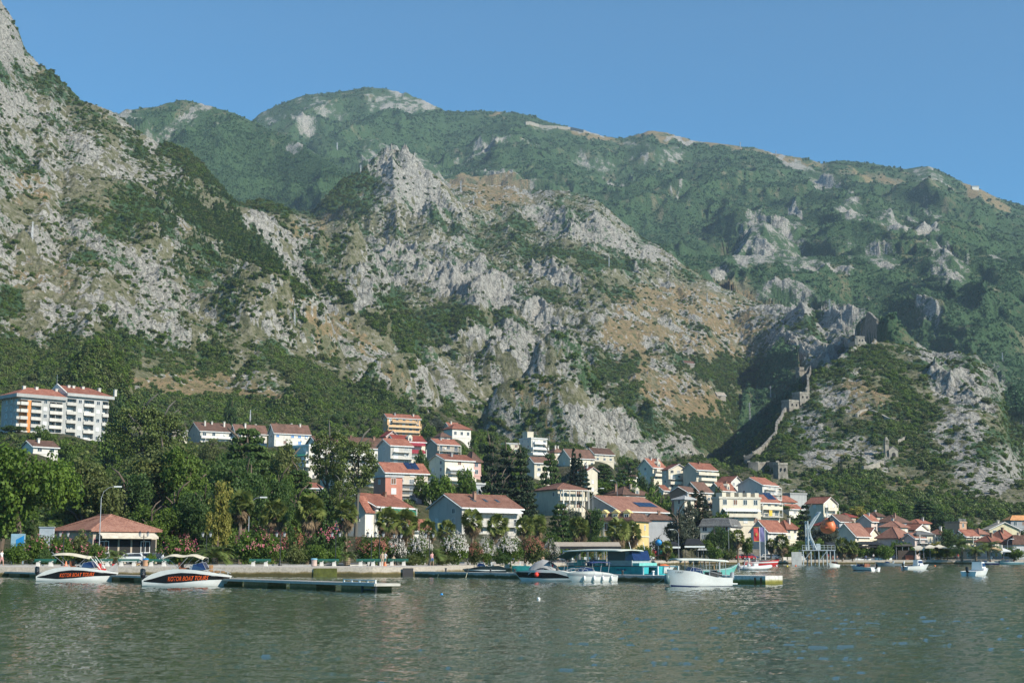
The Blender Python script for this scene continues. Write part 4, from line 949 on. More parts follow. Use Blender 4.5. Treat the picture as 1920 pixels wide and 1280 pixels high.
def house(name, label, cat, xc, x0, x1, yb, ye, yr, Y, a, roof, wall, roofc, o, rs):
    if 'hut on' in label or 'ruined hut' in label: Y = surf(xc, yb).y
    if wall == 'white' and rs.random() < .4: wall = 'cream'
    neg = a < 0; a = radians(a)
    B = P(xc, yb, Y); X0, Y0, z0 = B
    u0 = ray(x0, yb)[0]; u1 = ray(x1, yb)[0]
    if not neg:
        w_ = (u1*Y0-X0)/(cos(a)-u1*sin(a)); den = sin(a)+u0*cos(a)
        d = (X0-u0*Y0)/den if den > .08 else 9.0
        d = min(max(d, 4.5), 24); w_ = min(max(w_, 4), 70); rz = a
        R = thing(name, label, cat, (X0, Y0, z0), rz)
    else:       # far corner on the left: main face runs to the left, side face to the right
        a = -a; wL = (X0-u0*Y0)/(cos(a)-(-u0)*sin(a)*1.0) if True else 0
        wL = (X0-u0*Y0)/(cos(a)+u0*sin(a)); den = sin(a)-u1*cos(a)
        d = (u1*Y0-X0)/den if den > .08 else 9.0
        d = min(max(d, 4.5), 24); w_ = min(max(wL, 4), 70); rz = -a
        org = Vector((X0-w_*cos(a), Y0+w_*sin(a), z0)); R = thing(name, label, cat, org, rz)
    he = P(xc, ye, Y).z-z0; dd = (d/2*cos(a)) if roof in 'GHM' else (w_/2*sin(a))
    uR, eR = ray(xc, yr); zr = max(he+.6, CAMZ+eR*(Y+dd)-z0) if roof != 'X' else he
    # walls reach below the ground
    wm_ = MB(); b0 = -7 if name != 'hut' else -3
    wm_.box(0, w_, 0, d, b0, he)
    wm_.box(-.12, w_+.12, -.12, d+.12, -.02, .45)
    if roof == 'G': wm_.add([(0,0,he),(0,d,he),(0,d/2,zr),(w_,0,he),(w_,d,he),(w_,d/2,zr)], [(0,2,1),(3,4,5)])
    if roof == 'R': wm_.add([(0,0,he),(w_,0,he),(w_/2,0,zr),(0,d,he),(w_,d,he),(w_/2,d,zr)], [(0,1,2),(3,5,4)])
    wm = wallmat(wall); wm_.build('wall', wm, R)
    fl = o.get('fl', 1); H1 = he/max(fl, 1)
    if roof == 'M' and wall == 'yellow':
        c = MB()
        for f in range(fl): c.box(-.15, w_+.15, -.15, d+.15, he*(f+1)/fl-.45, he*(f+1)/fl-.2)
        for xx in np.linspace(0, w_, 7): c.box(xx-.22, xx+.22, -.10, 0.02, 0, he-.5)
        c.build('cornice', wallmat('cream'), R)
    rm = roof_geom(roof, w_, d, he, zr, .45 if roof != 'H' else .6); rf = rm.build('roof', roofmat(roofc), R)
    if roof in 'GR':         # white barge boards along the gable
        bb = MB()
        if roof == 'G':
            for xx in (-.47, w_+.41): 
                s = (zr-he)/(d/2); bb.tube([(xx, -.5, he-s*.5-.02), (xx, d/2, zr-.02), (xx, d+.5, he-s*.5-.02)], .14, 4)
            bb.box(-.45, w_+.45, -.62, -.47, he-(zr-he)/(d/2)*.45-.16, he-(zr-he)/(d/2)*.45+.14)
        else:
            s = (zr-he)/(w_/2); bb.tube([(-.5, -.47, he-s*.5), (w_/2, -.47, zr), (w_+.5, -.47, he-s*.5)], .14, 4)
        bb.build('barge_board', FRAME, R)
    # chimneys
    for c in range(o.get('ch', 1 if rs.random() < .4 and roof != 'X' else 0)):
        cx_ = w_*(c+.5+rs.uniform(-.2, .2))/max(1, o.get('ch', 1)); cy_ = d*rs.choice([.3, .42, .55])
        cz = zr+.45; cm = MB().box(cx_-.32, cx_+.32, cy_-.32, cy_+.32, he+.3, cz).box(cx_-.42, cx_+.42, cy_-.42, cy_+.42, cz, cz+.12)
        for s_ in (-1, 1): cm.box(cx_+s_*.28-.06, cx_+s_*.28+.06, cy_-.28, cy_+.28, cz+.12, cz+.32)
        cm.box(cx_-.42, cx_+.42, cy_-.4, cy_+.4, cz+.32, cz+.40)
        cm.build('chimney', wallmat(rs.choice(['white', 'beige', 'brick', 'concrete']) if wall != 'white' else rs.choice(['white', 'white', 'brick'])), rf)
    # windows
    if fl and o.get('hall'):
        n = 20
        for i in range(n): window(R, w_*.30+(w_*.66)*(i+.5)/n, 0, he-2.3, 'R', .7, 1.7, 'glass')
        for i in range(6): window(R, 0, d*.08+i*1.6+(i//2)*.6, he-2.2, 'L', 1.0, 2.0, 'glass')
    elif fl:
        n = max(1, int(w_/3.1)); bal = o.get('balc', [])
        for f in range(fl):
            zf = f*H1
            hh = min(1.35, H1*.5)
            for i in range(n):
                x = w_*(i+.5)/n+rs.uniform(-.15, .15)
                if f in bal and i % 2 == 0:
                    k = rs.choice(['glass', 'glass', 'grey', 'white']); window(R, x, 0, zf+.12, 'R', 1.5, min(2.1, H1*.74), k)
                elif rs.random() < .88 or n < 3:
                    k = o.get('shut') if (o.get('shut') and rs.random() < .6) else rs.choice(['glass', 'glass', 'glass', 'glass', 'white', 'grey', 'brown'] if wall != 'yellow' else ['brown', 'glass'])
                    window(R, x, 0, zf+H1*.34, 'R', 1.3, hh+.1, k, arch=bool(o.get('arch') and f == 0))
            nl = max(0, int(d/4.2))
            for i in range(nl):
                if rs.random() < (.6 if wall not in ('bluegrey',) else 0):
                    y = d*(i+.5)/nl; face = 'L' if not neg else 'E'
                    window(R, 0 if not neg else w_, y, zf+H1*.36, face, .9, min(1.1, hh), rs.choice(['glass', 'grey', 'white']))
        for f in bal:
            x0_, x1_ = (.0, w_) if (f+int(w_)) % 3 else (w_*.12, w_*.88)
            zz = f*H1+.02; bm_ = MB().box(x0_, x1_, -1.35, -.003, zz-.16, zz)
            bo = bm_.build('balcony', CONC if wall in ('beige',) else wallmat('white'), R)
            r = MB(); solid = wall in ('white', 'orange', 'cream') and (rs.random() < .6 or wall == 'orange')
            if solid:
                r.box(x0_, x1_, -1.35, -1.27, zz, zz+.95); r.box(x0_, x0_+.08, -1.27, -.003, zz, zz+.95); r.box(x1_-.08, x1_, -1.27, -.003, zz, zz+.95)
                r.build('railing', wm if wall != 'white' else RAILM, bo)
            else:
                r.box(x0_, x1_, -1.35, -1.30, zz+.92, zz+.98); r.box(x0_, x1_, -1.35, -1.30, zz+.08, zz+.13)
                for q in np.arange(x0_+.02, x1_-.03, .22): r.box(q, q+.035, -1.34, -1.31, zz+.13, zz+.92)
                for xx in (x0_, x1_-.05): r.box(xx, xx+.05, -1.30, -.003, zz+.92, zz+.98)
                r.build('railing', FRAME if rs.random() < .6 else METAL, bo)
            if H1 > 2.2:
                for xx in (x0_+.01, x1_-.21):
                    MB().box(xx, xx+.2, -1.33, -1.13, zz, zz+H1-.17).build('balcony_post', wallmat('white') if wall != 'orange' else wm, bo)
    for f, cl in o.get('awn', []):
        z1 = (f+1)*H1-.2; A = MB()
        A.add([(w_*.06,-.02,z1),(w_*.94,-.02,z1),(w_*.94,-1.7,z1-.7),(w_*.06,-1.7,z1-.7),(w_*.06,-.02,z1-.05),(w_*.94,-.02,z1-.05),(w_*.94,-1.7,z1-.75),(w_*.06,-1.7,z1-.75)], [(3,2,1,0),(4,5,6,7),(0,1,5,4),(1,2,6,5),(2,3,7,6),(3,0,4,7)])
        A.box(w_*.06, w_*.94, -1.72, -1.69, z1-1.0 if cl not in ('green', 'crimson') else z1-1.5, z1-.75)
        A.build('awning', AWN[cl], R)
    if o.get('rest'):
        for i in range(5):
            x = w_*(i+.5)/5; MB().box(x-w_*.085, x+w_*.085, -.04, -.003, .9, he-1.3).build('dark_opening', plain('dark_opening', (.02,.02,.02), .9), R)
    for i in range(o.get('dorm', 0)):
        x = w_*(i+.5)/o['dorm']; zd = he+.1; t = min(1.9, zr-he-.1) if roof != 'M' else 1.9
        dm = MB(); yb_ = .1 if roof == 'M' else .0
        dm.box(x-.85, x+.85, yb_, 2.2, zd, zd+t*.8); dm.add([(x-1.0,yb_-.1,zd+t*.8),(x+1.0,yb_-.1,zd+t*.8),(x,yb_-.1,zd+t*1.25),(x-1.0,2.2,zd+t*.8),(x+1.0,2.2,zd+t*.8),(x,2.2,zd+t*1.25)], [(0,1,2),(3,5,4),(1,4,5,2),(0,2,5,3)])
        do = dm.build('dormer', wallmat('yellow' if wall == 'yellow' else 'cream'), R)
        window(R, x, yb_, zd+.15, 'R', .9, t*.55, 'glass')
    if o.get('solar'):
        y0_ = d*.14; s = (zr-he)/(d/2)
        for i in range(4):
            sx = w_*.55+i*2.1
            if sx+2 > w_: break
            def pt(x, y, h): return (x, y, he+s*y+.24+h)
            q = [pt(sx, y0_, .1), pt(sx+1.9, y0_, .1), pt(sx+1.9, y0_+2.6, .1), pt(sx, y0_+2.6, .1)]; q2 = [pt(sx, y0_, .2), pt(sx+1.9, y0_, .2), pt(sx+1.9, y0_+2.6, .2), pt(sx, y0_+2.6, .2)]
            MB().add(q+q2, [(3,2,1,0),(4,5,6,7),(0,1,5,4),(1,2,6,5),(2,3,7,6),(3,0,4,7)]).build('solar_panel', PANEL, R)
    for i in range(o.get('sky', 0)):
        s = (zr-he)/(d/2); sx = w_*(.3+.2*i); y0_ = d*.2
        q = [(sx,y0_,he+s*y0_+.24),(sx+.9,y0_,he+s*y0_+.24),(sx+.9,y0_+1.3,he+s*(y0_+1.3)+.24),(sx,y0_+1.3,he+s*(y0_+1.3)+.24)]
        MB().add(q+[(x, y, z+.1) for x, y, z in q], [(3,2,1,0),(4,5,6,7),(0,1,5,4),(1,2,6,5),(2,3,7,6),(3,0,4,7)]).build('skylight', GLASS, R)
    if o.get('twin'):        # second gable turned to the quay, in front of the first
        for gx in (-.2,):
            g = MB(); q = w_*.38
            g.box(-.003-3.2, -.003, d*.05, d*.45, b0, he-1.0); g.add([(-3.2,d*.05,he-1),(-3.2,d*.45,he-1),(-3.2,d*.25,he+1.8),(0,d*.05,he-1),(0,d*.45,he-1),(0,d*.25,he+1.8)], [(0,2,1),(3,4,5)])
            g.build('wing', wm, R)
            r = MB()
            for y0_, y1_ in ((d*.05-.4, d*.25), (d*.45+.4, d*.25)):
                r.add([(-3.6,y0_,he-1.55),(0,y0_,he-1.55),(0,y1_,he+1.9),(-3.6,y1_,he+1.9),(-3.6,y0_,he-1.35),(0,y0_,he-1.35),(0,y1_,he+2.1),(-3.6,y1_,he+2.1)], [(3,2,1,0),(4,5,6,7),(0,1,5,4),(1,2,6,5),(2,3,7,6),(3,0,4,7)])
            r.build('wing_roof', roofmat('red'), R)
            window(R, -3.2, d*.25, he*.55, 'L', 1.2, 1.6, 'brown'); window(R, 0, d*.72, he*.62, 'L', 1.2, 1.8, 'brown')
    if o.get('tower'): MB().box(-.2, 3.4, 2.5, 6, he, he+3.2).box(-.3, 3.5, 2.4, 6.1, he+3.2, he+3.45).build('stair_tower', wallmat('cream'), R)
    if o.get('piers'):
        for i in range(o['piers']):
            x = w_*(i+.4)/o['piers']; MB().box(x, x+1.4, .3, d-.3, he+.282, he+1.9).build('parapet_pier', wm, R)
    if o.get('cols'):
        n = 5
        for i in range(n):
            x = .3+(w_-.6)*i/(n-1); MB().tube([(x, -2.4, 0), (x, -2.4, he*.92)], .16, 8).build('column', wallmat('white'), R)
        MB().box(0, w_, -2.6, -1.36, he*.92, he*.92+.2).build('terrace_slab', wallmat('white'), R)
    if o.get('towel'): MB().box(w_*.3, w_*.3+1.6, -1.45, -1.42, .2, 1.6+H1*.2).build('towel', AWN['yellowtowel'], R)
    if o.get('raw'):
        for x in np.linspace(.2, w_-.2, 6):
            MB().box(x-.12, x+.12, .1, .34, he+.6, he+1.6).build('bare_pillar', CONC, R)
    if 'balc' in o and rs.random() < .8:
        for q in range(rs.choice([1, 2])):
            ac = MB(); x = rs.uniform(.1, .9)*w_; z = rs.uniform(.3, .8)*he; ac.box(x-.4, x+.4, -.4, -.003, z, z+.6); ac.tube([(x, -.41, z+.3), (x, -.44, z+.3)], .22, 10)
            ac.build('air_conditioner', FRAME, R)
    return R
NAMES = {'fort': 'house'}
rs_ = random.Random(5)
for h in HOUSES:
    lab = h[0]; nm, ct = 'house', 'house'
    if 'hall' in lab: nm, ct = 'hall', 'hall'
    elif 'block' in lab: nm, ct = 'apartment_building', 'apartment building'
    elif 'hut' in lab.split(): nm, ct = 'hut', 'hut'
    elif 'building' in lab: nm, ct = 'building', 'building'
    house(nm, lab, ct, *h[1:12], h[12], rs_)

# the large apartment block at the left
def apartment():
    Y = 520; B = P(36, 812, Y); a = radians(46)
    R = thing('apartment_building', 'big six storey grey apartment block with orange wall panel and rows of white balconies', 'apartment building', B, a)
    he = P(36, 744, Y).z-B.z; fl = 5; H1 = he/fl
    u1 = ray(121, 812)[0]; L1 = (u1*B.y-B.x)/(cos(a)-u1*sin(a)); u2 = ray(201, 812)[0]; L2 = (u2*B.y-B.x)/(cos(a)-u2*sin(a))-L1
    d = 15; hb = he+2.6
    G_ = wallmat('concrete'); Wt = wallmat('pale'); Or = wallmat('panel')
    # walls with real balcony recesses: piers, floors and back wall
    def wing(x0, x1, h_, floors, z0, side):
        m = MB(); m.box(x0, x1, 1.6, d, -12, h_); hh = (h_-z0)/floors
        rec = []                                     # recess spans
        W_ = x1-x0
        spans = [(.0, .15, 0), (.23, .45, 1), (.64, .92, 1)] if side == 0 else [(.02, .24, 1), (.42, .66, 1), (.86, .995, 1)]
        solid = []; c = x0
        for a_, b_, t in spans:
            solid.append((c, x0+W_*a_)); c = x0+W_*b_; rec.append((x0+W_*a_, x0+W_*b_))
        solid.append((c, x1))
        for s0, s1 in solid:
            if s1-s0 > .05: m.box(s0, s1, 0, 1.6, -12 if side == 0 else z0, h_)
        for r0, r1 in rec:
            m.box(r0+.002, r1-.002, 0, 1.6, h_-.9, h_)
            for f in range(floors): m.box(r0+.002, r1-.002, 0, 1.6, z0+f*hh-.12, z0+f*hh+.08)
        m.build('wall', G_, R)
        for r0, r1 in rec:
            for f in range(floors):
                z = z0+f*hh+.08
                bo = MB().box(r0-.1, r1+.1, -.55, -.003, z-.25, z+.98).build('balcony', Wt, R)
                k = max(1, int((r1-r0)/3.2))
                for q in range(k):
                    window(R, r0+(r1-r0)*(q+.5)/k, 1.6, z+.05, 'R', 1.5, 2.0, 'glass' if (q+f) % 3 else 'white')
                if (r1-r0) > 5: MB().box((r0+r1)/2-.08, (r0+r1)/2+.08, .0, 1.59, z, z+hh-.22).build('divider', G_, R)
        for s0, s1 in solid:
            if s1-s0 > 2.2:
                for f in range(floors): window(R, (s0+s1)/2, 0, z0+f*hh+1.0, 'R', 1.3, 1.3, 'white' if f % 2 else 'glass')
        return hh
    wing(0, L1, he, fl, 0, 0); 
    h2 = P(121, 742, Y+L1*sin(a)).z-B.z
    wing(L1+.003, L1+L2, h2, fl, -1.6, 1)
    MB().box(0.35, L1*.15, 1.30, 1.597, 0, he-1).build('orange_panel', Or, R)
    MB().box(L1*.15, L1*.23, -.06, -.003, -.5, he-1).build('orange_panel', Or, R)
    # left side windows
    for f in range(fl):
        for q in range(3): window(R, -.0, 3.0+q*4, f*H1+.9, 'L', 1.2, 1.5, 'glass')
        MB().box(-1.4, -.003, .0, 2.2, f*H1-.1, f*H1+.95).build('balcony', Wt, R)
    e = MB().box(-2.2, L1, -1.0, d+1, he, he+1.25).build('eave_band', G_, R)
    e = MB().box(L1+.01, L1+L2+2, -1.0, d+1, h2, h2+1.15).build('eave_band', G_, R)
    r = MB(); z0 = he+1.253; A_ = [(-2.0,-.8,z0),(L1,-.8,z0),(L1,d+.8,z0),(-2.0,d+.8,z0),(6,d/2,z0+3.4),(L1,d/2,z0+3.4)]
    r.add(A_, [(0,1,5,4),(1,2,5),(2,3,4,5),(3,0,4)]); r.build('roof', roofmat('red'), R)
    r = MB(); z1 = h2+1.153; xe = L1+L2+1.8; A_ = [(L1+.4,-.8,z1),(xe,-.8,z1),(xe,d+.8,z1),(L1+.4,d+.8,z1),(L1+.4,d/2,z1+3.6),(xe-6,d/2,z1+3.6)]
    r.add(A_, [(0,1,5,4),(1,2,5),(2,3,4,5),(3,0,4)]); ro = r.build('roof', roofmat('red'), R)
    MB().add([(L1-.1,-.9,h2+.9),(L1-.1,d+.9,h2+.9),(L1-.1,d/2,z1+4.2),(L1+.38,-.9,h2+.9),(L1+.38,d+.9,h2+.9),(L1+.38,d/2,z1+4.2)], [(0,2,1),(3,4,5),(0,3,5,2),(1,2,5,4),(0,1,4,3)]).build('gable_wall', wallmat('white'), R)
    for x in (4, 9, 17, 24, L1+4, L1+10, L1+17, L1+24):
        zc = z0+2 if x < L1 else z1+2
        MB().box(x-.5, x+.5, d/2-2, d/2-1, zc-1, zc+1.5).box(x-.6, x+.6, d/2-2.1, d/2-.9, zc+1.5, zc+1.7).build('chimney', Wt, ro)
    MB().tube([(L1, d/2, z1+4), (L1, d/2, z1+7.5)], .06, 5).build('aerial', METAL, R)
apartment()
# ------------------------------------------------------------------ trees and palms near the water
trng = np.random.default_rng(3)
CROWNS = {}
ASP = {}
def crowns(key, kind, mat, n, per, size, var=2, asp=1.6):
    ASP[key] = asp; CROWNS[key] = [crown_mesh('crown', mat, kind, trng, n, per, size, asp) for _ in range(var)]
crowns('big', 'irregular', L_BRIGHT, 420, 30, .022, asp=1.5)
crowns('dark', 'irregular', L_DARK, 400, 30, .024, asp=1.8)
crowns('olive', 'irregular', L_OLIVE, 360, 30, .025, asp=1.9)
crowns('broad', 'irregular', L_BROAD, 320, 30, .026, 3, asp=1.9)
crowns('small', 'round', L_BROAD, 110, 30, .045, 2, asp=1.7)
crowns('darksmall', 'round', L_DARK, 110, 30, .045, 2, asp=1.8)
crowns('brightsmall', 'round', L_BRIGHT, 110, 30, .045, 2, asp=1.6)
crowns('yellow', 'irregular', L_YELLOW, 260, 26, .036, 1, asp=2.4)
crowns('grey', 'irregular', L_GREY, 300, 30, .030, 2, asp=2.2)
crowns('greysmall', 'round', L_GREY, 90, 28, .05, 1, asp=1.6)
crowns('pine', 'pine', L_PINE, 120, 60, .022, 3, asp=1.7)
crowns('cedar', 'cedar', L_DARK, 330, 34, .028, 2, asp=1.9)
crowns('conifer', 'cedar', L_CYP, 380, 32, .038, 2, asp=3.6)
crowns('cypress', 'cypress', L_CYP, 260, 36, .08, 2, asp=8)
def trunk_mesh(limbs=4, lean=.04, mat=BARK):
    m = MB(); m.tube([(0, 0, -.25), (0, 0, 0), (lean, 0, .35), (lean*2, lean, .7), (lean*2, lean, .92)], [.055, .05, .036, .024, .008], 7)
    for i in range(limbs):
        a = 2*pi*i/limbs+.6; z = .32+.11*i
        m.tube([(lean, 0, z), (lean+.14*cos(a), .14*sin(a), z+.13), (lean+.3*cos(a), .3*sin(a), z+.2)], [.022, .015, .006], 5)
    return m.mesh('trunk', mat, True)
TRUNKS = [trunk_mesh(4), trunk_mesh(5, .06), trunk_mesh(6, -.05)]
GT = leafmat('grey_bark', (.10, .095, .08), (.19, .175, .15), .9, 0)
TRUNK_PINE = trunk_mesh(7, .05, GT)
def tree(kind, label, cat, name, px, yt, Y, wpx, crown0=.12, zb=None, group=None):
    u = ray(px, 1000)[0]; z0 = ground_z(u, Y) if zb is None else zb
    zt = P(px, yt, Y).z; h = max(zt-z0, 2.0); r = wpx/2/F*Y
    R = thing(name, label, cat, (ray(px, (yt+1000)/2)[0]*Y, Y, z0), srs.uniform(0, 6.28), group)
    cs = CROWNS[kind]; c = link('crown', cs[srs.randrange(len(cs))], R)
    c.location = (0, 0, h*crown0); c.scale = (r*1.0, r*1.0, h*(1-crown0)*.97/ASP[kind])
    t = link('trunk', TRUNK_PINE if kind == 'pine' else srs.choice(TRUNKS), R); k_ = min(r*1.7, h*.6); t.scale = (k_, k_, h*.96)
    return R
srs = random.Random(9)
TREES = [
 # kind, label, px, top y, distance, width px, crown start
 ('big','large light green plane tree at the left edge behind the restaurant',45,826,212,205,.10),
 ('big','light green plane tree leaning over the left end of the restaurant roof',5,850,235,150,.12),
 ('olive','broad dark tree standing between the plane tree and the restaurant roof ridge',165,852,236,170,.05),
 ('dark','dark tree overhanging the right half of the restaurant roof',228,880,250,130,.08),
 ('olive','tall olive green tree with dead grey twigs in its crown, behind the restaurant',300,822,262,165,.05),
 ('broad','rounded mid green tree on the right flank of the park wood',358,832,255,120,.05),
 ('broad','deep green tree low in the park wood left of the yellow tree',335,905,235,130,.0),
 ('dark','second deep green tree touching the left side of the yellow tree',385,912,228,90,.0),
 ('olive','loose green tree between restaurant and yellow tree, set far back',262,862,280,120,.1),
 ('broad','bushy tree filling the gap beside the restaurant gable',285,940,226,100,.0),
 ('yellow','golden yellow flowering tree at the edge of the park wood',410,893,214,62,.05),
 ('dark','large dark magnolia with shiny leaves right of the yellow tree',455,848,245,150,.03),
 ('dark','lower dark magnolia crown beside the round green pine',500,890,236,90,.0),
 ('cedar','broad dark cedar whose flat top cuts across the brown-roofed terrace',462,786,300,150,.25),
 ('broad','round bright pine at the right end of the park wood',520,862,258,74,.02),
 ('olive','round-topped pine above the bright one, below the blue shutters',538,824,290,80,.25),
 ('cedar','flat-branched cedar in front of the tall white apartment house',560,868,268,110,.05),
 ('pine','flat-topped pine high above the park wood under the big apartment block',255,764,345,135,.35),
 ('pine','second flat-topped pine right behind the plane tree',300,772,350,110,.35),
 ('pine','open tall pine with bare grey trunk left of its twin',618,808,300,105,.38),
 ('pine','open tall pine with wide golden-green boughs in front of white balconies',668,826,292,92,.36),
 ('pine','short bent pine leaning over the twin-gabled roof',642,902,262,60,.35),
 ('darksmall','dark bushy tree between the two tall pines and the palms',600,908,262,70,.0),
 ('broad','leafy tree filling the ground under the tall pines',560,912,245,80,.0),
 ('darksmall','round dark tree just right of the big apartment block',214,735,560,40,.0),
 ('darksmall','dark round tree on the meadow edge above the yellow grass',430,735,640,34,.0),
 ('darksmall','round dark tree at the left corner of the big apartment block',18,796,500,50,.0),
 ('small','small tree in front of the big apartment block balconies',122,822,480,46,.0),
 ('small','tree between big apartment block and flat-topped pine',208,790,480,56,.0),
 ('olive','wide tree hiding the foot of the brown-roofed terrace',395,822,470,60,.0),
 ('darksmall','dark tree at the right side of the pale grey house with glazed balconies',788,837,420,40,.0),
 ('brightsmall','bright yellow-green tree below the white terrace house',826,885,372,66,.0),
 ('small','green tree right beside the bright yellow-green one',792,890,380,46,.0),
 ('brightsmall','little bright tree left of the dark cypresses',872,872,385,44,.0),
 ('small','leafy tree under the highest orange house',706,800,640,44,.0),
 ('small','round tree between the orange house and the bungalow',802,790,690,34,.0),
 ('greysmall','silvery olive tree right of the orange house',806,784,720,26,.0),
 ('small','tree right of the white bungalow',900,806,650,44,.0),
 ('small','bushy tree above the salmon house',888,830,560,44,.0),
 ('conifer','tall dark conifer, left one of the central clump',920,792,372,58,.0),
 ('conifer','massive dark conifer in the middle of the central clump',948,826,362,72,.0),
 ('conifer','dark conifer at the right side of the central clump',978,832,358,66,.0),
 ('conifer','lower dark conifer at the foot of the central clump',940,880,352,66,.0),
 ('conifer','lower right conifer beside the columned villa',992,880,350,48,.0),
 ('cedar','dark layered conifer right of the central clump, above the columned villa',1032,836,430,66,.0),
 ('cypress','tall slim cypress, taller one of the pair above the columned villa',1076,832,440,20,.0),
 ('cypress','slim cypress right beside the taller one above the columned villa',1088,843,438,20,.0),
 ('conifer','dark conifer filling the space below the slim cypress pair',1094,868,425,48,.0),
 ('cedar','spreading cedar on the green terrace right of the tall white house front',1132,862,500,66,.0),
 ('cedar','second spreading cedar next to the grey-sided cream house',1168,872,490,60,.0),
 ('conifer','pointed dark conifer on the green terrace below the rocks',1184,856,510,34,.0),
 ('darksmall','ball-shaped dark tree below the grey-sided cream house',1204,878,490,28,.0),
 ('darksmall','brownish round tree under the cream houses',1226,888,480,34,.0),
 ('small','sloping green bush mass left of the brown brick house',1218,908,450,60,.0),
 ('small','lower green bush mass right of the broad brown hip roof',1240,925,440,50,.0),
 ('brightsmall','light green shrub at the foot of the spreading cedars',1120,896,480,60,.0),
 ('small','light shrub on the grassy terrace above the red hip roof',1180,895,480,70,.0),
 ('cedar','full dark green cedar left of the yellow corner building',1050,932,305,72,.0),
 ('dark','dark bronze-leaved tree touching the blue-grey hall gable',1102,948,315,66,.0),
 ('grey','silver-leaved tree between the cedar and the bronze-leaved tree',1072,950,325,50,.0),
 ('broad','green tree in front of the yellow corner building, left part',1122,1004,305,50,.0),
 ('broad','green tree in front of the yellow corner building, right part',1166,1000,318,50,.0),
 ('small','low green tree under the dark green cedar',1030,1000,280,50,.0),
 ('small','low round tree left of the yellow corner building, near the awnings',1080,1006,290,46,.0),
 ('greysmall','round grey-green tree in the angle of the plain grey building',1234,1002,372,32,.0),
 ('grey','tall grey-green tree standing before the plain grey building and dark mansard hall',1276,940,385,74,.02),
 ('dark','dark underlayer tree left of the tall grey-green tree trunk',1262,975,392,56,.0),
 ('cypress','left cypress of the pair above the dark mansard hall',1304,912,455,26,.0),
 ('cypress','right cypress of the pair above the dark mansard hall',1317,915,455,28,.0),
 ('small','bushy green tree right of the cypress pair, before the long cream block',1350,948,440,50,.0),
 ('darksmall','dark conifer bush behind the cypress pair near the arched dormers',1349,908,500,24,.0),
 ('dark','dark leafy tree standing before the left half of the dark mansard hall',1340,984,395,48,.0),
 ('dark','dark leafy tree covering the right corner of the dark mansard hall',1372,990,398,40,.0),
 ('broad','low leafy tree between the promenade and the white hall wall',1320,1006,390,46,.0),
 ('broad','low tree left of the flagpoles',1400,1005,400,34,.0),
 ('small','round dark bush beside the right flagpole',1446,1000,425,34,.0),
 ('conifer','tall dark conifer left of the open-balcony house',1510,934,430,46,.0),
 ('grey','grey-leaved tree right of the tall dark conifer',1548,982,425,56,.0),
 ('broad','green tree behind the parked cars near the lifeboat',1498,1012,410,66,.0),
 ('small','bushy tree directly behind the lifeboat crane',1530,1006,415,44,.0),
 ('small','tree on slope left of the open-balcony house',1465,955,520,50,.0),
 ('small','tree between the concrete house and the balcony house',1500,955,500,40,.0),
 ('yellow','flat yellow-green umbrella tree above the old quarter roofs',1610,946,560,40,.3),
 ('cedar','wide dark cedar behind the old quarter, left one',1690,938,580,70,.0),
 ('cedar','widest dark cedar behind the old quarter',1735,930,590,100,.0),
 ('darksmall','dark tree under the cedars at the old quarter edge',1770,955,570,60,.0),
 ('small','tree between the smooth red roof and the pink house',1612,985,470,36,.0),
 ('darksmall','dark round bush above the smooth orange-red roof',1600,975,480,30,.0),
 ('brightsmall','grey-green clipped tree rising from the hedge by the pink-walled house',1678,1010,408,30,.15),
 ('dark','large dark tree right of the grey house on the quay',1787,988,425,52,.0),
 ('yellow','golden bush beside the arched balcony house',1757,1012,410,26,.0),
 ('broad','green tree between golden bush and the date palms',1775,1022,405,44,.0),
 ('broad','leafy tree behind the cafe parasols',1762,1030,404,34,.0),
 ('small','green tree at the foot of the brown hip roof at the right edge',1900,1024,405,44,.0),
 ('darksmall','dark tree at the right frame edge above the brown hip roof',1915,990,480,36,.0),
 ('darksmall','dark tree below the orange-roofed grey building',1880,988,520,26,.0),
]
CATN = dict(pine=('pine_tree', 'pine tree'), cedar=('cedar_tree', 'cedar'), conifer=('conifer_tree', 'conifer'), cypress=('cypress_tree', 'cypress'))
for k, lab, px, yt, Y, wp, c0 in TREES:
    nm, ct = CATN.get(k, ('broadleaf_tree', 'tree'))
    tree(k, lab, ct, nm, px, yt, Y, wp, c0)

# woods and trees filling the gaps between the houses
gaps = []
grs = np.random.default_rng(21)
HB = [(h[2]-3, h[3]+3, h[7]) for h in HOUSES]
fillers = []
tries = 0
while len(fillers) < 290 and tries < 9000:
    tries += 1
    px = grs.uniform(-120, 2050); s = grs.uniform(0, 1)
    Ysh = float(shoreY(px)); yb = np.interp(px, [0, 500, 720, 900, 1200, 1500, 1750, 2000], [600, 660, 740, 760, 720, 660, 600, 600])
    Y = Ysh+55+(yb-Ysh-55)*s**.8
    if any(a-4 < px < b+4 and -14 < Y-d_ < 24 for a, b, d_ in HB): continue       # not inside a house
    if px < 215 and Y > 490 and Y < 560: continue
    if px < 320 and Y < 250: continue
    r = grs.uniform(1.8, 3.6)
    # keep house fronts in view: skip when a house stands right behind
    if any(a < px < b and 0 < d_-Y < 110 for a, b, d_ in HB) and grs.random() < .88: continue
    if any(abs(px-q[0])*Y/F < 3.5 and abs(Y-q[1]) < 7 for q in fillers): continue
    fillers.append((px, Y, r))
gz = ground_many([ray(p, 950)[0] for p, _, _ in fillers], [y for _, y, _ in fillers])
def short(l):
    for w_ in (' with ', ' and ', ' behind', ' below', ' above', ' under', ' left ', ' right ', ' among', ' at ', ' near', ',', ' seen', ' glimpsed', ' tucked', ' highest', ' beyond', ' right.', ' beside', ' without', ' front', ' before', ' just', ' in the'):
        l = l.split(w_)[0]
    return l
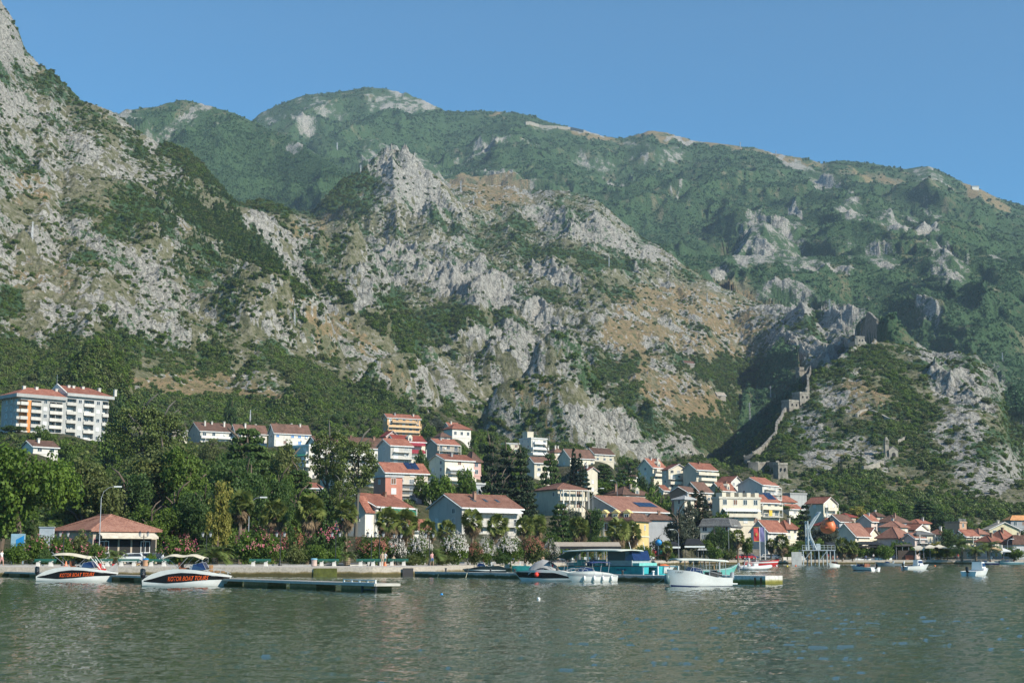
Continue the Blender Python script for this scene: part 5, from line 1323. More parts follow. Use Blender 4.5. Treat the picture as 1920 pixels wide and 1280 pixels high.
for (px, Y, r), z in zip(fillers, gz):
    k = srs.choice(['small', 'small', 'darksmall', 'broad', 'brightsmall', 'greysmall', 'conifer'] if Y > 300 else ['broad', 'dark', 'small'])
    h = r*srs.uniform(1.5, 2.4)
    hh_ = min(HOUSES, key=lambda q: abs((q[2]+q[3])/2-px)*Y/F+abs(q[7]-Y)*.6); dx_ = px-(hh_[2]+hh_[3])/2
    rel = 'behind' if Y > hh_[7]+12 else ('left of' if dx_ < -6 else ('right of' if dx_ > 6 else 'in front of'))
    lab_ = '%s %s garden tree %s the %s' % ('large' if r > 3 else ('small' if r < 2.3 else 'mid-sized'), dict(small='green', darksmall='dark green', broad='leafy', brightsmall='bright green', greysmall='grey-green', conifer='pointed dark', dark='deep green')[k], rel, short(hh_[0]))
    R = thing('hillside_tree', ' '.join(lab_.split()[:16]), 'tree', (ray(px, 950)[0]*Y, Y, float(z)-.1), srs.uniform(0, 6.28), 'garden trees between the houses')
    c = link('crown', srs.choice(CROWNS[k]), R); c.scale = (r, r, h/ASP[k]); c.location = (0, 0, .25)
    t = link('trunk', srs.choice(TRUNKS), R); t.scale = (r*1.5, r*1.5, h*.85)
print('fillers', len(fillers))

# ---- palms
L_PALM = leafmat('fan_palm_leaves', (.07, .10, .024), (.23, .26, .07), trans=.2)
L_SKIRT = leafmat('dead_palm_leaves', (.10, .07, .04), (.28, .20, .12), .9, .1)
L_DATE = leafmat('date_palm_leaves', (.06, .095, .025), (.18, .23, .06), trans=.2)
def fan_crown(rng, n=64, dead=False):
    """fan palm head of radius about 1 round the origin"""
    Vs = []; Fs = []; Ts = []; o = 0
    for i in range(n):
        az = rng.uniform(0, 2*pi); el = np.arcsin(rng.uniform(-.62, 1.0)) if not dead else rng.uniform(-1.45, -.6)
        L = rng.uniform(.42, .62); d = np.array([cos(el)*cos(az), cos(el)*sin(az), sin(el)])
        side = np.array([-sin(az), cos(az), 0]); up = np.cross(d, side); tw = rng.uniform(-1.1, 1.1); side = side*cos(tw)+up*sin(tw); up = np.cross(d, side)
        t = rng.uniform(0, 1); base = d*L
        # stalk
        a = side*.012; Vs += [-a, a, base+a, base-a]; Fs.append([o, o+1, o+2, o+3]); Ts += [t]*4; o += 4
        nb = 11
        for k in range(nb):
            th = (k/(nb-1)-.5)*2.5; dd = d*cos(th)+side*sin(th); R = rng.uniform(.36, .5)
            tip = base+dd*R+np.array([0, 0, -.16*R-.10*abs(th)*R]); mid = base+dd*R*.55
            pw = np.cross(dd, up); pw = pw/np.linalg.norm(pw)*.042
            Vs += [base, mid-pw, tip, mid+pw]; Fs.append([o, o+1, o+2, o+3]); Ts += [min(1, max(0, t+rng.uniform(-.15, .15)))]*4; o += 4
    return np.array(Vs), np.array(Fs), np.array(Ts)
def date_crown(rng, n=34, short=False):
    Vs = []; Fs = []; Ts = []; o = 0
    for i in range(n):
        az = rng.uniform(0, 2*pi); el = rng.uniform(.1, 1.3); t = rng.uniform(0, 1)
        h = np.array([cos(az), sin(az), 0]); side = np.array([-sin(az), cos(az), 0]); p = np.zeros(3); e = el; pts = [p.copy()]; st = 9
        for k in range(st):
            p = p+(h*cos(e)+np.array([0, 0, 1])*sin(e))*(1.15/st); e -= .10+.14*k/st*1.6; pts.append(p.copy())
        for k in range(st):
            a, b = pts[k], pts[k+1]; d = (b-a)/np.linalg.norm(b-a); w0 = side*.012
            Vs += [a-w0, a+w0, b+w0, b-w0]; Fs.append([o, o+1, o+2, o+3]); Ts += [t]*4; o += 4
            if k < 1: continue
            for s_ in (-1, 1):
                for q in (0, .5):
                    c = a+(b-a)*q; ll = .26*sin(pi*(k+q+.6)/(st+1))+.06
                    tip = c+side*s_*ll+d*ll*.7+np.array([0, 0, -.05]); wd = d*.022
                    Vs += [c-wd, c+wd, tip+wd*.3, tip-wd*.3]; Fs.append([o, o+1, o+2, o+3]); Ts += [min(1, max(0, t+rng.uniform(-.2, .2)))]*4; o += 4
    return np.array(Vs), np.array(Fs), np.array(Ts)
prng = np.random.default_rng(17)
FAN = [foliage_mesh('fronds', *fan_crown(prng), L_PALM) for _ in range(3)]
SKIRT = [foliage_mesh('dead_skirt', *fan_crown(prng, 34, True), L_SKIRT) for _ in range(2)]
DATE = [foliage_mesh('fronds', *date_crown(prng), L_DATE) for _ in range(2)]
def ptr():
    m = MB(); n = 14; m.tube([(0.01*sin(i*2.1), 0, i/n-.08) for i in range(n+1)], [.055+.006*(i % 2)-.012*i/n for i in range(n+1)], 8); return m.mesh('trunk', PBARK)
PTRUNK = ptr()
def dtr():
    m = MB(); n = 10; m.tube([(0, 0, i/n-.1) for i in range(n+1)], [.40+.05*(i % 2)+.1*i/n for i in range(n+1)], 10); return m.mesh('trunk', PBARK)
DTRUNK = dtr()
def palm(label, px, yt, Y, rpx, kind='fan', zb=None):
    u = ray(px, 1010)[0]; z0 = ground_z(u, Y) if zb is None else zb; zt = P(px, yt, Y).z; r = rpx/F*Y
    R = thing('palm_tree', label, 'palm', (u*Y, Y, z0), srs.uniform(0, 6.28))
    if kind == 'fan':
        zc = max(zt-z0-r*.95, r*.6); c = link('fronds', srs.choice(FAN), R); c.location = (0, 0, zc); c.scale = (r*.9, r*.9, r*1.12)
        s_ = link('dead_skirt', srs.choice(SKIRT), R); s_.location = (0, 0, zc-.05*r); s_.scale = (r*.85, r*.85, r*1.25)
        t = link('trunk', PTRUNK, R); t.scale = (4.4, 4.4, zc)
    else:
        zc = max(.35*r, min(1.2, zt-z0-r*.8)) if kind == 'date' else max(zt-z0-r*.8, 1)
        c = link('fronds', srs.choice(DATE), R); c.location = (0, 0, zc); c.scale = (r, r, r)
        t = link('trunk', DTRUNK, R); t.scale = (.8, .8, zc)
    return R
PALMS = [
 ('fan palm with ragged skirt right of the yellow tree',450,915,196,30,'fan'),
 ('broad fan palm behind the pink oleanders, left of the drooping one',514,932,198,32,'fan'),
 ('large fan palm with drooping brown skirt among red flowers',582,922,196,36,'fan'),
 ('fan palm with yellow dead leaves before the white gable wall',648,934,196,28,'fan'),
 ('fan palm in front of the green awnings, left of a close pair',727,947,200,30,'fan'),
 ('fan palm in front of the green awnings, right of a close pair',760,950,202,32,'fan'),
 ('short fan palm right of the little white kiosk house',802,972,208,22,'fan'),
 ('fan palm standing before the lower corner of the grey gable wall',838,972,214,23,'fan'),
 ('fan palm in the middle of the large pale house front',886,950,222,26,'fan'),
 ('fan palm before the right end of the large pale house',933,960,228,27,'fan'),
 ('fan palm left of a pair behind the red-brown oleander',985,966,238,24,'fan'),
 ('fan palm right of a pair behind the red-brown oleander',1006,962,244,25,'fan'),
 ('slender fan palm under the dark bronze-leaved tree',1086,966,282,26,'fan'),
 ('fan palm covering the yellow building wall, left of two',1158,966,296,28,'fan'),
 ('fan palm covering the yellow building wall, right of two',1184,974,306,24,'fan'),
 ('fan palm before the white wall of the dark mansard hall',1383,990,380,17,'fan'),
 ('fan palm right of the flagpoles',1466,1000,392,18,'fan'),
 ('palm crown between flagpoles and tall conifer',1445,1008,396,13,'fan'),
 ('fan palm left of the cafe with the black awning',1578,1006,388,18,'fan'),
 ('short palm beside the cafe with the black awning',1597,1012,388,16,'fan'),
 ('fan palm close behind the lifeboat crane',1514,1014,392,15,'fan'),
 ('small fan palm far back behind the turquoise boat canopy',1250,1012,350,14,'fan'),
 ('young date palm with upright green fronds behind the left tour boat',218,1002,180,22,'date'),
 ('date palm with thick orange trunk behind the right tour boat',404,1003,178,38,'date'),
 ('young date palm with stiff green fronds under the drooping fan palm',575,994,184,22,'date'),
 ('stocky cycad-like palm on the lawn beside the lantern',652,1030,176,16,'date'),
 ('arching date palm between two white oleanders',812,1000,190,26,'date'),
 ('date palm at the left of the quay terrace trees near the right edge',1802,1004,398,24,'tall'),
 ('date palm at the right of the quay terrace trees near the right edge',1852,1008,400,26,'tall'),
 ('low date palm between the two taller ones near the right edge',1828,1020,396,18,'tall'),
]
for lab, px, yt, Y, rp, k in PALMS: palm(lab, px, yt, Y, rp, k)

# ---- oleanders and bushes along the promenade
def bush_mesh(mat, rng, n=130, per=28, size=.038):
    return crown_mesh('foliage', mat, 'round', rng, n, per, size, 1.4)
def flower_mesh(mat, rng, n=240, size=.045):
    d = rng.normal(0, 1, (n, 3)); d[:, 2] = np.abs(d[:, 2])*.8+.05*rng.normal(0, 1, n); d /= np.linalg.norm(d, axis=1)[:, None]
    lob = 1+.16*np.sin(3*np.arctan2(d[:, 1], d[:, 0]))[:, None]
    keep = (np.sin(4.1*d[:, 0]+1.3*d[:, 2]+rng.uniform(0, 6))+np.sin(5.3*d[:, 1]-2.2*d[:, 2]+rng.uniform(0, 6))+.6*np.sin(9*d[:, 2]+7*d[:, 0])) > -.35
    d = d[keep]; lob = lob[keep]; n = len(d)
    grp = rng.normal(0, 1, (n, 3))*.09
    c = d*lob*np.array([.93, .93, .5])+np.array([0, 0, .5])+grp*.5
    c = np.repeat(c, 4, axis=0)+rng.normal(0, .030, (4*n, 3))
    c = c*np.array([1, 1, 1.4])
    V, Fc = leaf_quads(c, np.repeat(d, 4, axis=0)+np.array([0, 0, .4]), size*.5, rng, .4)
    return foliage_mesh('flowers', V, Fc, np.repeat(rng.uniform(0, 1, 4*n), 4), mat)
FL_PINK = leafmat('pink_flowers', (.40, .09, .13), (.64, .24, .28), .7, .2)
FL_WHITE = leafmat('white_flowers', (.40, .37, .33), (.70, .66, .60), .7, .2)
FL_RED = leafmat('faded_red_flowers', (.16, .055, .04), (.34, .14, .10), .8, .1)
BUSH = {'g': bush_mesh(L_BROAD, prng), 'b': bush_mesh(L_BRIGHT, prng), 'o': bush_mesh(L_OLIVE, prng), 'd': bush_mesh(L_DARK, prng), 'l': bush_mesh(L_GREY, prng)}
FLW = {'p': flower_mesh(FL_PINK, prng, 150), 'w': flower_mesh(FL_WHITE, prng, 520, .05), 'r': flower_mesh(FL_RED, prng, 420), 'q': flower_mesh(FL_PINK, prng, 60)}
BUSHES = [
 # label, px, top y, base y(photo), distance, width, foliage, flowers
 ('clipped bright green bush at the left edge beside the walking man',30,1013,180,52,'b',None),
 ('tall loose oleander with few pink flowers right of the clipped bush',68,1000,184,60,'g','q'),
 ('oleander with pink flowers in front of the grey advertising pillar',112,998,186,56,'g','q'),
 ('oleander with pink flower tips below the restaurant awning',152,996,188,56,'o','q'),
 ('low green bush beside the white parked car',182,1016,186,40,'g','q'),
 ('small dark green bush with white dots behind the left bench',84,1028,178,26,'d',None),
 ('pink oleander right of the parked cars, full of flowers',335,1003,184,72,'g','p'),
 ('small round box bush on the pavement beside the blue-topped bin',283,1034,177,26,'b',None),
 ('dark shrub under the date palm with orange trunk',380,1030,182,60,'d',None),
 ('tall pink oleander with rich flower clusters left of the lantern',470,990,186,74,'g','p'),
 ('tall pink oleander just right of the lantern',508,998,187,56,'g','p'),
 ('red-pink oleander in front of the drooping fan palm',612,975,196,80,'d','p'),
 ('dusky red oleander behind the young date palm',540,985,204,60,'d','r'),
 ('green shrub with pale blooms left of the paved square',556,1022,179,50,'o',None),
 ('dark green round shrub in the middle of the lawn',596,1018,180,54,'g',None),
 ('yellow-green shrub right of the second lantern',628,1022,182,34,'b',None),
 ('broad oleander with dull red flowers left of the white one',700,1000,188,80,'g','r'),
 ('white oleander half hidden behind two lanterns',738,1008,190,44,'l','w'),
 ('ball-shaped oleander covered in white flowers left of the walking people',786,1002,194,52,'g','w'),
 ('large white oleander behind the dark boat canopy',850,1000,200,58,'g','w'),
 ('small white oleander with red leaves beside it',912,1008,206,34,'g','w'),
 ('brownish shrub between the large white oleanders',888,1014,204,40,'o','r'),
 ('rounded white oleander behind the white hardtop boat',954,1003,212,52,'g','w'),
 ('red-brown shrub right of the rounded white oleander',1000,1004,222,58,'o','r'),
 ('small white oleander at the start of the black awnings',1034,1014,232,30,'l','w'),
 ('low wide shrub at the foot of the ball-shaped oleander',770,1038,186,46,'o',None),
 ('low dry shrub behind the white slim boat',828,1036,192,46,'o',None),
 ('low dark shrub under the rounded white oleander',940,1034,206,40,'d',None),
 ('bright hedge with clipped top behind the black awning, left part',1612,1014,406,44,'b',None),
 ('bright hedge with clipped top behind the black awning, middle part',1640,1014,406,40,'b',None),
 ('bright hedge bulging down to the black awning, right part',1660,1018,402,36,'b',None),
 ('flat hedge strip in front of the pink wall',1702,1013,410,34,'b',None),
 ('low hedge on the terrace above the cafe parasols',1735,1022,408,44,'g',None),
 ('bush behind the playground figures',1205,1020,330,46,'g',None),
 ('reddish bush behind the turquoise boat canopy',1098,1016,292,40,'o','r'),
 ('round bush left of the black marquee roofs',1252,1034,352,40,'g',None),
 ('bush at the right side of the black marquee roofs',1340,1024,375,46,'g',None),
 ('feathery bush above the parked red cars',1362,1030,385,36,'o',None),
 ('dark bush behind the row of parked white cars',1478,1022,404,50,'g',None),
]
for lab, px, yt, Y, wp, fo, flw in BUSHES:
    u = ray(px, 1030)[0]; z0 = ground_z(u, Y); h = P(px, yt, Y).z-z0; r = wp/2/F*Y
    R = thing('oleander_bush' if flw else 'bush', lab, 'bush', (u*Y, Y, z0-.05), srs.uniform(0, 6.28))
    for nm, me_ in (('foliage', BUSH[fo]), ('flowers', FLW.get(flw))):
        if me_ is None: continue
        o = link(nm, me_, R); o.scale = (r, r, h/1.4)
# ------------------------------------------------------------------ quay
def strip_pts(px0, px1, n=120):
    out = []
    for px in np.linspace(px0, px1, n):
        Y = float(shoreY(px)); u = (px-960)/F/.99; out.append(Vector((u*Y, Y, 0)))
    return out
def stained(name, top, mid, low, z0=.15, z1=.55):
    if name in MATS: return MATS[name]
    m, nt, b = new_mat(name); o = objco(nt); g = N(nt, 'ShaderNodeNewGeometry'); sx = N(nt, 'ShaderNodeSeparateXYZ'); nt.links.new(g.outputs['Position'], sx.inputs[0])
    nz = noise(nt, .8, 5, .65, o); n2 = noise(nt, 5, 3, .6, o)
    zz = math_(nt, 'ADD', sx.outputs[2], math_(nt, 'MULTIPLY', math_(nt, 'SUBTRACT', nz, .5), .5))
    mr = N(nt, 'ShaderNodeMapRange'); nt.links.new(zz, mr.inputs[0]); mr.inputs[1].default_value = 0; mr.inputs[2].default_value = 1.0
    col = ramp(nt, mr.outputs[0], [(.0, low), (z0, low), ((z0+z1)/2, mid), (z1, top)])
    col = mix(nt, .8, col, ramp(nt, n2, [(.3, .6), (.6, 1.05)]), 'MULTIPLY')
    nt.links.new(col, b.inputs['Base Color']); b.inputs['Roughness'].default_value = .85; bump(nt, b, n2, .5, .03)
    MATS[name] = m; return m
QW = stained('quay_stone', (.46, .40, .33), (.20, .15, .06), (.07, .06, .018), .3, .62)
PAVE = plain('paving', (.50, .45, .39), .9, .12, .4, bmp=.01)
PIERM = stained('pier_concrete', (.42, .41, .38), (.13, .12, .05), (.06, .06, .015), .18, .45)
LAWN = plain('lawn', (.16, .15, .05), 1, .3, .7)
ASPH = plain('asphalt', (.16, .155, .15), .95, .15, .5)
q = strip_pts(-900, 2900, 200)
def offs(pts, d, z):
    out = []
    for i, p in enumerate(pts):
        t = pts[min(i+1, len(pts)-1)]-pts[max(i-1, 0)]; n = Vector((-t.y, t.x, 0)).normalized()
        out.append(Vector((p.x+n.x*d, p.y+n.y*d, z)))
    return out
def ribbon(name, mat, cols, label, kind='structure', cat=None):
    m = MB(); n = len(cols[0]); k = len(cols)
    vs = [c[i] for c in cols for i in range(n)]; fs = []
    for j in range(k-1):
        for i in range(n-1): fs.append((j*n+i, j*n+i+1, (j+1)*n+i+1, (j+1)*n+i))
    m.add(vs, fs); return tag(m.build(name, mat), label, cat, kind=kind)
ribbon('quay_wall', QW, [offs(q, 0, -2), offs(q, 0, 1.02), offs(q, 0, 1.10), offs(q, .55, 1.12)], 'old stone quay wall with brown tide stains')
ribbon('promenade', PAVE, [offs(q, .55, 1.124), offs(q, 9, 1.2)], 'pale paved promenade along the quay')
ribbon('road', ASPH, [offs(q, 17, 1.30), offs(q, 24, 1.34)], 'strip of asphalt behind the flower beds where cars park')
# kerbed lawn with bushes
km = MB(); kq = [p for p in q if p.x < 40*1]; a_ = offs(kq, 9.2, 1.2); b_ = offs(kq, 9.5, 1.2)
n = len(a_); km.add([Vector((p.x, p.y, 1.0)) for p in a_]+[Vector((p.x, p.y, 1.36)) for p in a_]+[Vector((p.x, p.y, 1.36)) for p in b_]+[Vector((p.x, p.y, 1.0)) for p in b_],
   [(j*n+i, j*n+i+1, (j+1)*n+i+1, (j+1)*n+i) for j in range(3) for i in range(n-1)])
tag(km.build('kerb', CONC), 'low pale kerb edging the planted strip', kind='structure')
ribbon('lawn', LAWN, [offs(q, 9.5, 1.27), offs(q, 16.9, 1.29)], 'thin dry lawn under the bushes')
# the darker green notch and the two dark openings in the left quay
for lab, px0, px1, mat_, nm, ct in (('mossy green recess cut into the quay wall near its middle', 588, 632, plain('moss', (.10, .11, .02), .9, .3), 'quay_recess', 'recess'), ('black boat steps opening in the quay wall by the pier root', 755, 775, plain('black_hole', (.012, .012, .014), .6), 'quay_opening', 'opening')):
    m = MB(); 
    A = P(px0, 1070, float(shoreY(px0))); B = P(px1, 1070, float(shoreY(px1)))
    A.y -= .12; B.y -= .12
    m.add([(A.x, A.y, -.5), (B.x, B.y, -.5), (B.x, B.y, .98), (A.x, A.y, .98), (A.x, A.y+.1, -.5), (B.x, B.y+.1, -.5), (B.x, B.y+.1, .98), (A.x, A.y+.1, .98)], [(0,1,2,3),(7,6,5,4),(3,2,6,7),(0,3,7,4),(1,5,6,2)])
    tag(m.build(nm, mat_), lab, ct)

def wp(px, py, z=0.0):            # point at height z seen at this pixel
    u, e = ray(px, py); Y = (z-CAMZ)/e; return Vector((u*Y, Y, z))
# concrete pier
A = wp(795, 1081); B = wp(1437, 1095.5)
d = (B-A); L = d.length; ang = atan2(d.y, d.x)
R = thing('concrete_pier', 'long low concrete pier with a white end block and algae-stained foot, boats moored along it', 'pier', A, ang)
MB().box(-2, L-7.5, 0, 1.9, -2, .62).build('deck', PIERM, R)
eb = MB().box(L-7.497, L, -.10, 2.0, -2, .74).build('end_block', stained('pier_end', (.62,.60,.55), (.30,.28,.10), (.16,.15,.02), .2, .45), R)
for x in (L-6.8, L-5, L-1.2, L-.5): MB().box(x-.07, x+.07, -.17, -.103, .05, .6).build('fender_strip', plain('rust', (.18,.08,.03), .9), eb)
for i in range(11):
    x = 4+i*(L-10)/10; b_ = MB().lathe([(.12,0),(.10,.06),(.09,.28),(.15,.34),(.13,.42),(.02,.44)], 8, Matrix.Translation((x, .35, .62))).build('bollard', FRAME if i > 7 else DKMETAL, R)
# wooden jetty with floats
A = wp(-60, 1078); B = wp(703, 1111)
d = (B-A); L = d.length; ang = atan2(d.y, d.x); JY = A; JA = ang
R = thing('floating_jetty', 'long grey plank jetty on brown concrete floats in front of the quay', 'jetty', A, ang)
def planks():
    m, nt, b = new_mat('planks'); o = objco(nt, (1, .05, .2)); t = N(nt, 'ShaderNodeTexWave', wave_type='BANDS', bands_direction='X'); t.inputs['Scale'].default_value = 2.2; nt.links.new(objco(nt), t.inputs[0])
    nz = noise(nt, 2.5, 4, .6, o); c = ramp(nt, nz, [(.3, (.22, .20, .17)), (.7, (.42, .40, .36))]); nt.links.new(mix(nt, .7, c, ramp(nt, t.outputs[0], [(.02, .35), (.12, 1)]), 'MULTIPLY'), b.inputs['Base Color']); b.inputs['Roughness'].default_value = .9; return m
JW = 1.9
MB().box(0, L, 0, JW, .50, .62).build('deck', planks(), R)
MB().box(0, L, -.06, -.003, .44, .60).box(0, L, JW+.003, JW+.06, .44, .60).box(L+.003, L+.06, 0, JW, .44, .6).build('side_beam', plain('pale_timber', (.45,.43,.38), .85), R)
FLM = stained('float_concrete', (.30,.22,.10), (.20,.13,.05), (.10,.09,.02), .1, .3)
x = 1.0; i = 0
while x < L-3.5:
    MB().box(x, x+4.2, .15, JW-.15, -.6, .44).build('float', FLM, R); x += 8.0; i += 1
e = MB()
for xx in (L-1.9, L-.1):
    e.tube([(xx, .1, -.6), (xx, .1, .5)], .10, 8)
e.tube([(L-1.9, .1, .2), (L-.1, .1, .2)], .05, 6); e.build('end_frame', DKMETAL, R)
br = MB(); br.box(L-4.5, L, .02, .12, .621, .67).box(L-4.5, L, .02, .12, .80, .86)
for k in range(5): br.box(L-4.5+k*1.1, L-4.42+k*1.1, .02, .12, .67, .80)
br.build('white_edge_frame', FRAME, R)
# ------------------------------------------------------------------ boats
GEL = plain('white_gelcoat', (.74, .74, .71), .25, .06, .8)
BLK = plain('black_gelcoat', (.012, .012, .014), .25, .2)
TEAL = plain('teal_paint', (.04, .34, .36), .4, .12, .9)
MINT = plain('mint_paint', (.18, .52, .46), .45, .12)
ORG = plain('orange_lettering', (.85, .12, .015), .5, .05)
NAVY = plain('navy_paint', (.015, .03, .12), .4, .1)
CANV = plain('cream_canvas', (.56, .50, .38), .85, .12)
GCANV = plain('grey_canvas', (.33, .32, .31), .85, .15)
BCANV = plain('black_canvas', (.015, .016, .018), .8, .2)
WSCR = plain('tinted_screen', (.012, .025, .085), .08, .1)
REDP = plain('red_paint', (.50, .03, .03), .4, .1)
SKYB = plain('bright_blue_paint', (.02, .24, .55), .4, .1)
BROWN = plain('brown_leather', (.20, .07, .03), .6, .1)
CHROME = plain('steel_tube', (.5, .5, .5), .5, .05, metal=.5)
RUBB = plain('black_rubber', (.02, .02, .02), .7, .1)
WOODP = plain('varnished_wood', (.32, .17, .07), .45, .2, 2)
YROPE = plain('pale_rope', (.5, .47, .33), .9, .1)
ORNG = plain('orange_paint', (.70, .17, .05), .45, .12)
class Hull:
    def __init__(s, L, B, sheer, rake=.9, fore=2.2, low=.82, start=.45, stem=0.0):
        s.L, s.B, s.sh, s.rake, s.fore, s.low, s.st, s.stem = L, B, sheer, rake, fore, low, start, stem
    def zs(s, t): return float(np.interp(t, [a for a, b in s.sh], [b for a, b in s.sh]))
    def p(s, t, z, side=-1, out=0.0):
        """point of the side at length t (0 stern, 1 bow) and height z"""
        zt = s.zs(t); k = min(1.25, max(-.4, z/zt)); b = s.B/2*(1-max(0, (t-s.st)/(1-s.st))**s.fore)
        b = b*(s.low+(1-s.low)*min(1, max(0, k)))
        if k < 0: b *= max(0, 1+k*1.4)
        return (-s.L/2+t*(s.L-s.rake*(1-k)), side*(b+.012+out), z)
    def build(s, mat, parent, n=26, name='hull', lo=-.35):
        m = MB(); zl = [lo, lo*.4, 0, .25, .5, .75, .92, 1.0]
        for side in (-1, 1):
            vs = []; fs = []; k = len(zl)
            for i in range(n):
                t = (i/(n-1)); zt = s.zs(t)
                for f in zl: vs.append(s.p(t, f*zt if f > 0 else f, side))
            for i in range(n-1):
                for j in range(k-1): fs.append((i*k+j, (i+1)*k+j, (i+1)*k+j+1, i*k+j+1) if side < 0 else (i*k+j+1, (i+1)*k+j+1, (i+1)*k+j, i*k+j))
            m.add(vs, fs)
        # transom, keel strip and deck
        a = [s.p(0, f*s.zs(0) if f > 0 else f, -1) for f in zl]; b = [s.p(0, f*s.zs(0) if f > 0 else f, 1) for f in zl]
        m.add(a+b[::-1], [tuple(range(2*len(zl)))[::-1]])
        vs = []; fs = []
        for i in range(n):
            t = i/(n-1); zt = s.zs(t)-.03; vs += [s.p(t, zt, -1, -.02), s.p(t, zt, 1, -.02)]
        for i in range(n-1): fs.append((2*i, 2*i+2, 2*i+3, 2*i+1))
        m.add(vs, fs)
        return m.build(name, mat, parent, True)
    def band(s, mat, parent, lower, upper, name='stripe', t0=0., t1=1., out=.012, n=30, sides=(-1, 1)):
        m = MB()
        for side in sides:
            vs = []; fs = []
            for i in range(n):
                t = t0+(t1-t0)*i/(n-1); za = float(np.interp(t, *zip(*lower))); zb = max(za+.004, float(np.interp(t, *zip(*upper))))
                for f in (0, .33, .67, 1): vs.append(s.p(t, za+(zb-za)*f, side, out))
            for i in range(n-1):
                for j in range(3): fs.append((i*4+j, (i+1)*4+j, (i+1)*4+j+1, i*4+j+1) if side < 0 else (i*4+j+1, (i+1)*4+j+1, (i+1)*4+j, i*4+j))
            m.add(vs, fs)
        return m.build(name, mat, parent, True)
    def rail(s, mat, parent, t0, t1, h, r=.018, n=8, name='rail'):
        m = MB()
        for side in (-1, 1):
            pts = [Vector(s.p(t, s.zs(t), side, -.08))+Vector((0, 0, h*sin(pi*min(1, .15+.7*i/(n-1))))) for i, t in enumerate(np.linspace(t0, t1, n))]
            m.tube(pts, r, 5)
            for i in range(0, n, 2): m.tube([Vector(s.p(np.linspace(t0, t1, n)[i], s.zs(np.linspace(t0, t1, n)[i]), side, -.08)), pts[i]], r, 4)
        return m.build(name, mat, parent)
def text_on(body, mat, parent, fn, size, name='lettering', bold=.0, xs=1.0):
    cu = bpy.data.curves.new('t', 'FONT'); cu.body = body; cu.size = size; cu.offset = bold; cu.resolution_u = 3
    o = bpy.data.objects.new('t', cu); COL.objects.link(o); bpy.context.view_layer.update()
    me = bpy.data.meshes.new_from_object(o.evaluated_get(bpy.context.evaluated_depsgraph_get())); bpy.data.objects.remove(o)
    w_ = max(v.co.x for v in me.vertices)-min(v.co.x for v in me.vertices); x0 = min(v.co.x for v in me.vertices)
    for v in me.vertices: v.co = Vector(fn((v.co.x-x0)*xs, v.co.y))
    me.name = name; me.materials.clear(); me.materials.append(mat)
    return link(name, me, parent), w_
def outboard(parent, x, y, z, mat=BLK, sc=1.0):
    m = MB(); f = lambda a: a*sc
    vs = []
    m.tube([(x-f(.32), y, z+f(.05)), (x-f(.34), y, z+f(.25)), (x-f(.36), y, z+f(.62)), (x-f(.34), y, z+f(.70))], [f(.14), f(.20), f(.19), f(.10)], 10)
    m.tube([(x-f(.32), y, z+f(.1)), (x-f(.33), y, z-f(.5))], f(.09), 8); m.box(x-f(.5), x-f(.2), y-f(.10), y+f(.10), z-f(.35), z-f(.31))
    m.box(x-f(.16), x+f(.02), y-f(.12), y+f(.12), z-f(.05), z+f(.12))
    return m.build('outboard_motor', mat, parent, False)
def sheet(parent, mat, x0, x1, w_, zf, name='canopy', drop=.18, n=10, th=.03):
    m = MB(); vs = []; k = 7
    for i in range(n):
        x = x0+(x1-x0)*i/(n-1); z = zf(i/(n-1))
        for j in range(k): y = (j/(k-1)-.5)*w_; vs.append((x, y, z-drop*(abs(y)/(w_/2))**2.2))
    fs = [(i*k+j, (i+1)*k+j, (i+1)*k+j+1, i*k+j+1) for i in range(n-1) for j in range(k-1)]
    N_ = len(vs); m.add(vs+[(x, y, z-th) for x, y, z in vs], fs+[tuple(q+N_ for q in f[::-1]) for f in fs]+[(i*k, i*k+N_, (i+1)*k+N_, (i+1)*k) for i in range(n-1)]+[(i*k+k-1, (i+1)*k+k-1, (i+1)*k+k-1+N_, i*k+k-1+N_) for i in range(n-1)]+[(j, j+1, j+1+N_, j+N_) for j in range(k-1)]+[((n-1)*k+j, (n-1)*k+j+N_, (n-1)*k+j+1+N_, (n-1)*k+j+1) for j in range(k-1)])
    return m.build(name, mat, parent, True)
def seats(parent, x, z, y=0, mat=BROWN, wd=.5):
    m = MB().box(x-.25, x+.25, y-wd/2, y+wd/2, z, z+.28); m.box(x-.32, x-.2, y-wd/2, y+wd/2, z+.283, z+.75); return m.build('seat', mat, parent)
def screen(parent, x, w_, z, h=.55, mat=WSCR, rake=.35, L=.7):
    m = MB(); a = [(x+L, -w_*.30, z), (x+L, w_*.30, z), (x+L-rake, w_*.28, z+h), (x+L-rake, -w_*.28, z+h)]
    m.add(a+[(p[0]-.03, p[1], p[2]) for p in a], [(0,1,2,3),(7,6,5,4)])
    for s_ in (-1, 1):
        b = [(x+L, s_*w_*.30, z), (x-.5, s_*w_*.42, z+.02), (x-.35, s_*w_*.40, z+h*.75), (x+L-rake, s_*w_*.28, z+h)]
        m.add(b+[(p[0], p[1]-s_*.03, p[2]) for p in b], [(0,1,2,3),(7,6,5,4)])
    o = m.build('windscreen', mat, parent)
    f = MB()
    for s_ in (-1, 1):
        f.tube([(x+L, s_*w_*.30, z), (x+L-rake, s_*w_*.28, z+h), (x-.35, s_*w_*.40, z+h*.75), (x-.5, s_*w_*.42, z+.02)], .018, 5)
    f.tube([(x+L-rake, -w_*.28, z+h), (x+L-rake, w_*.28, z+h)], .018, 5); f.build('screen_frame', CHROME, o)
    return o
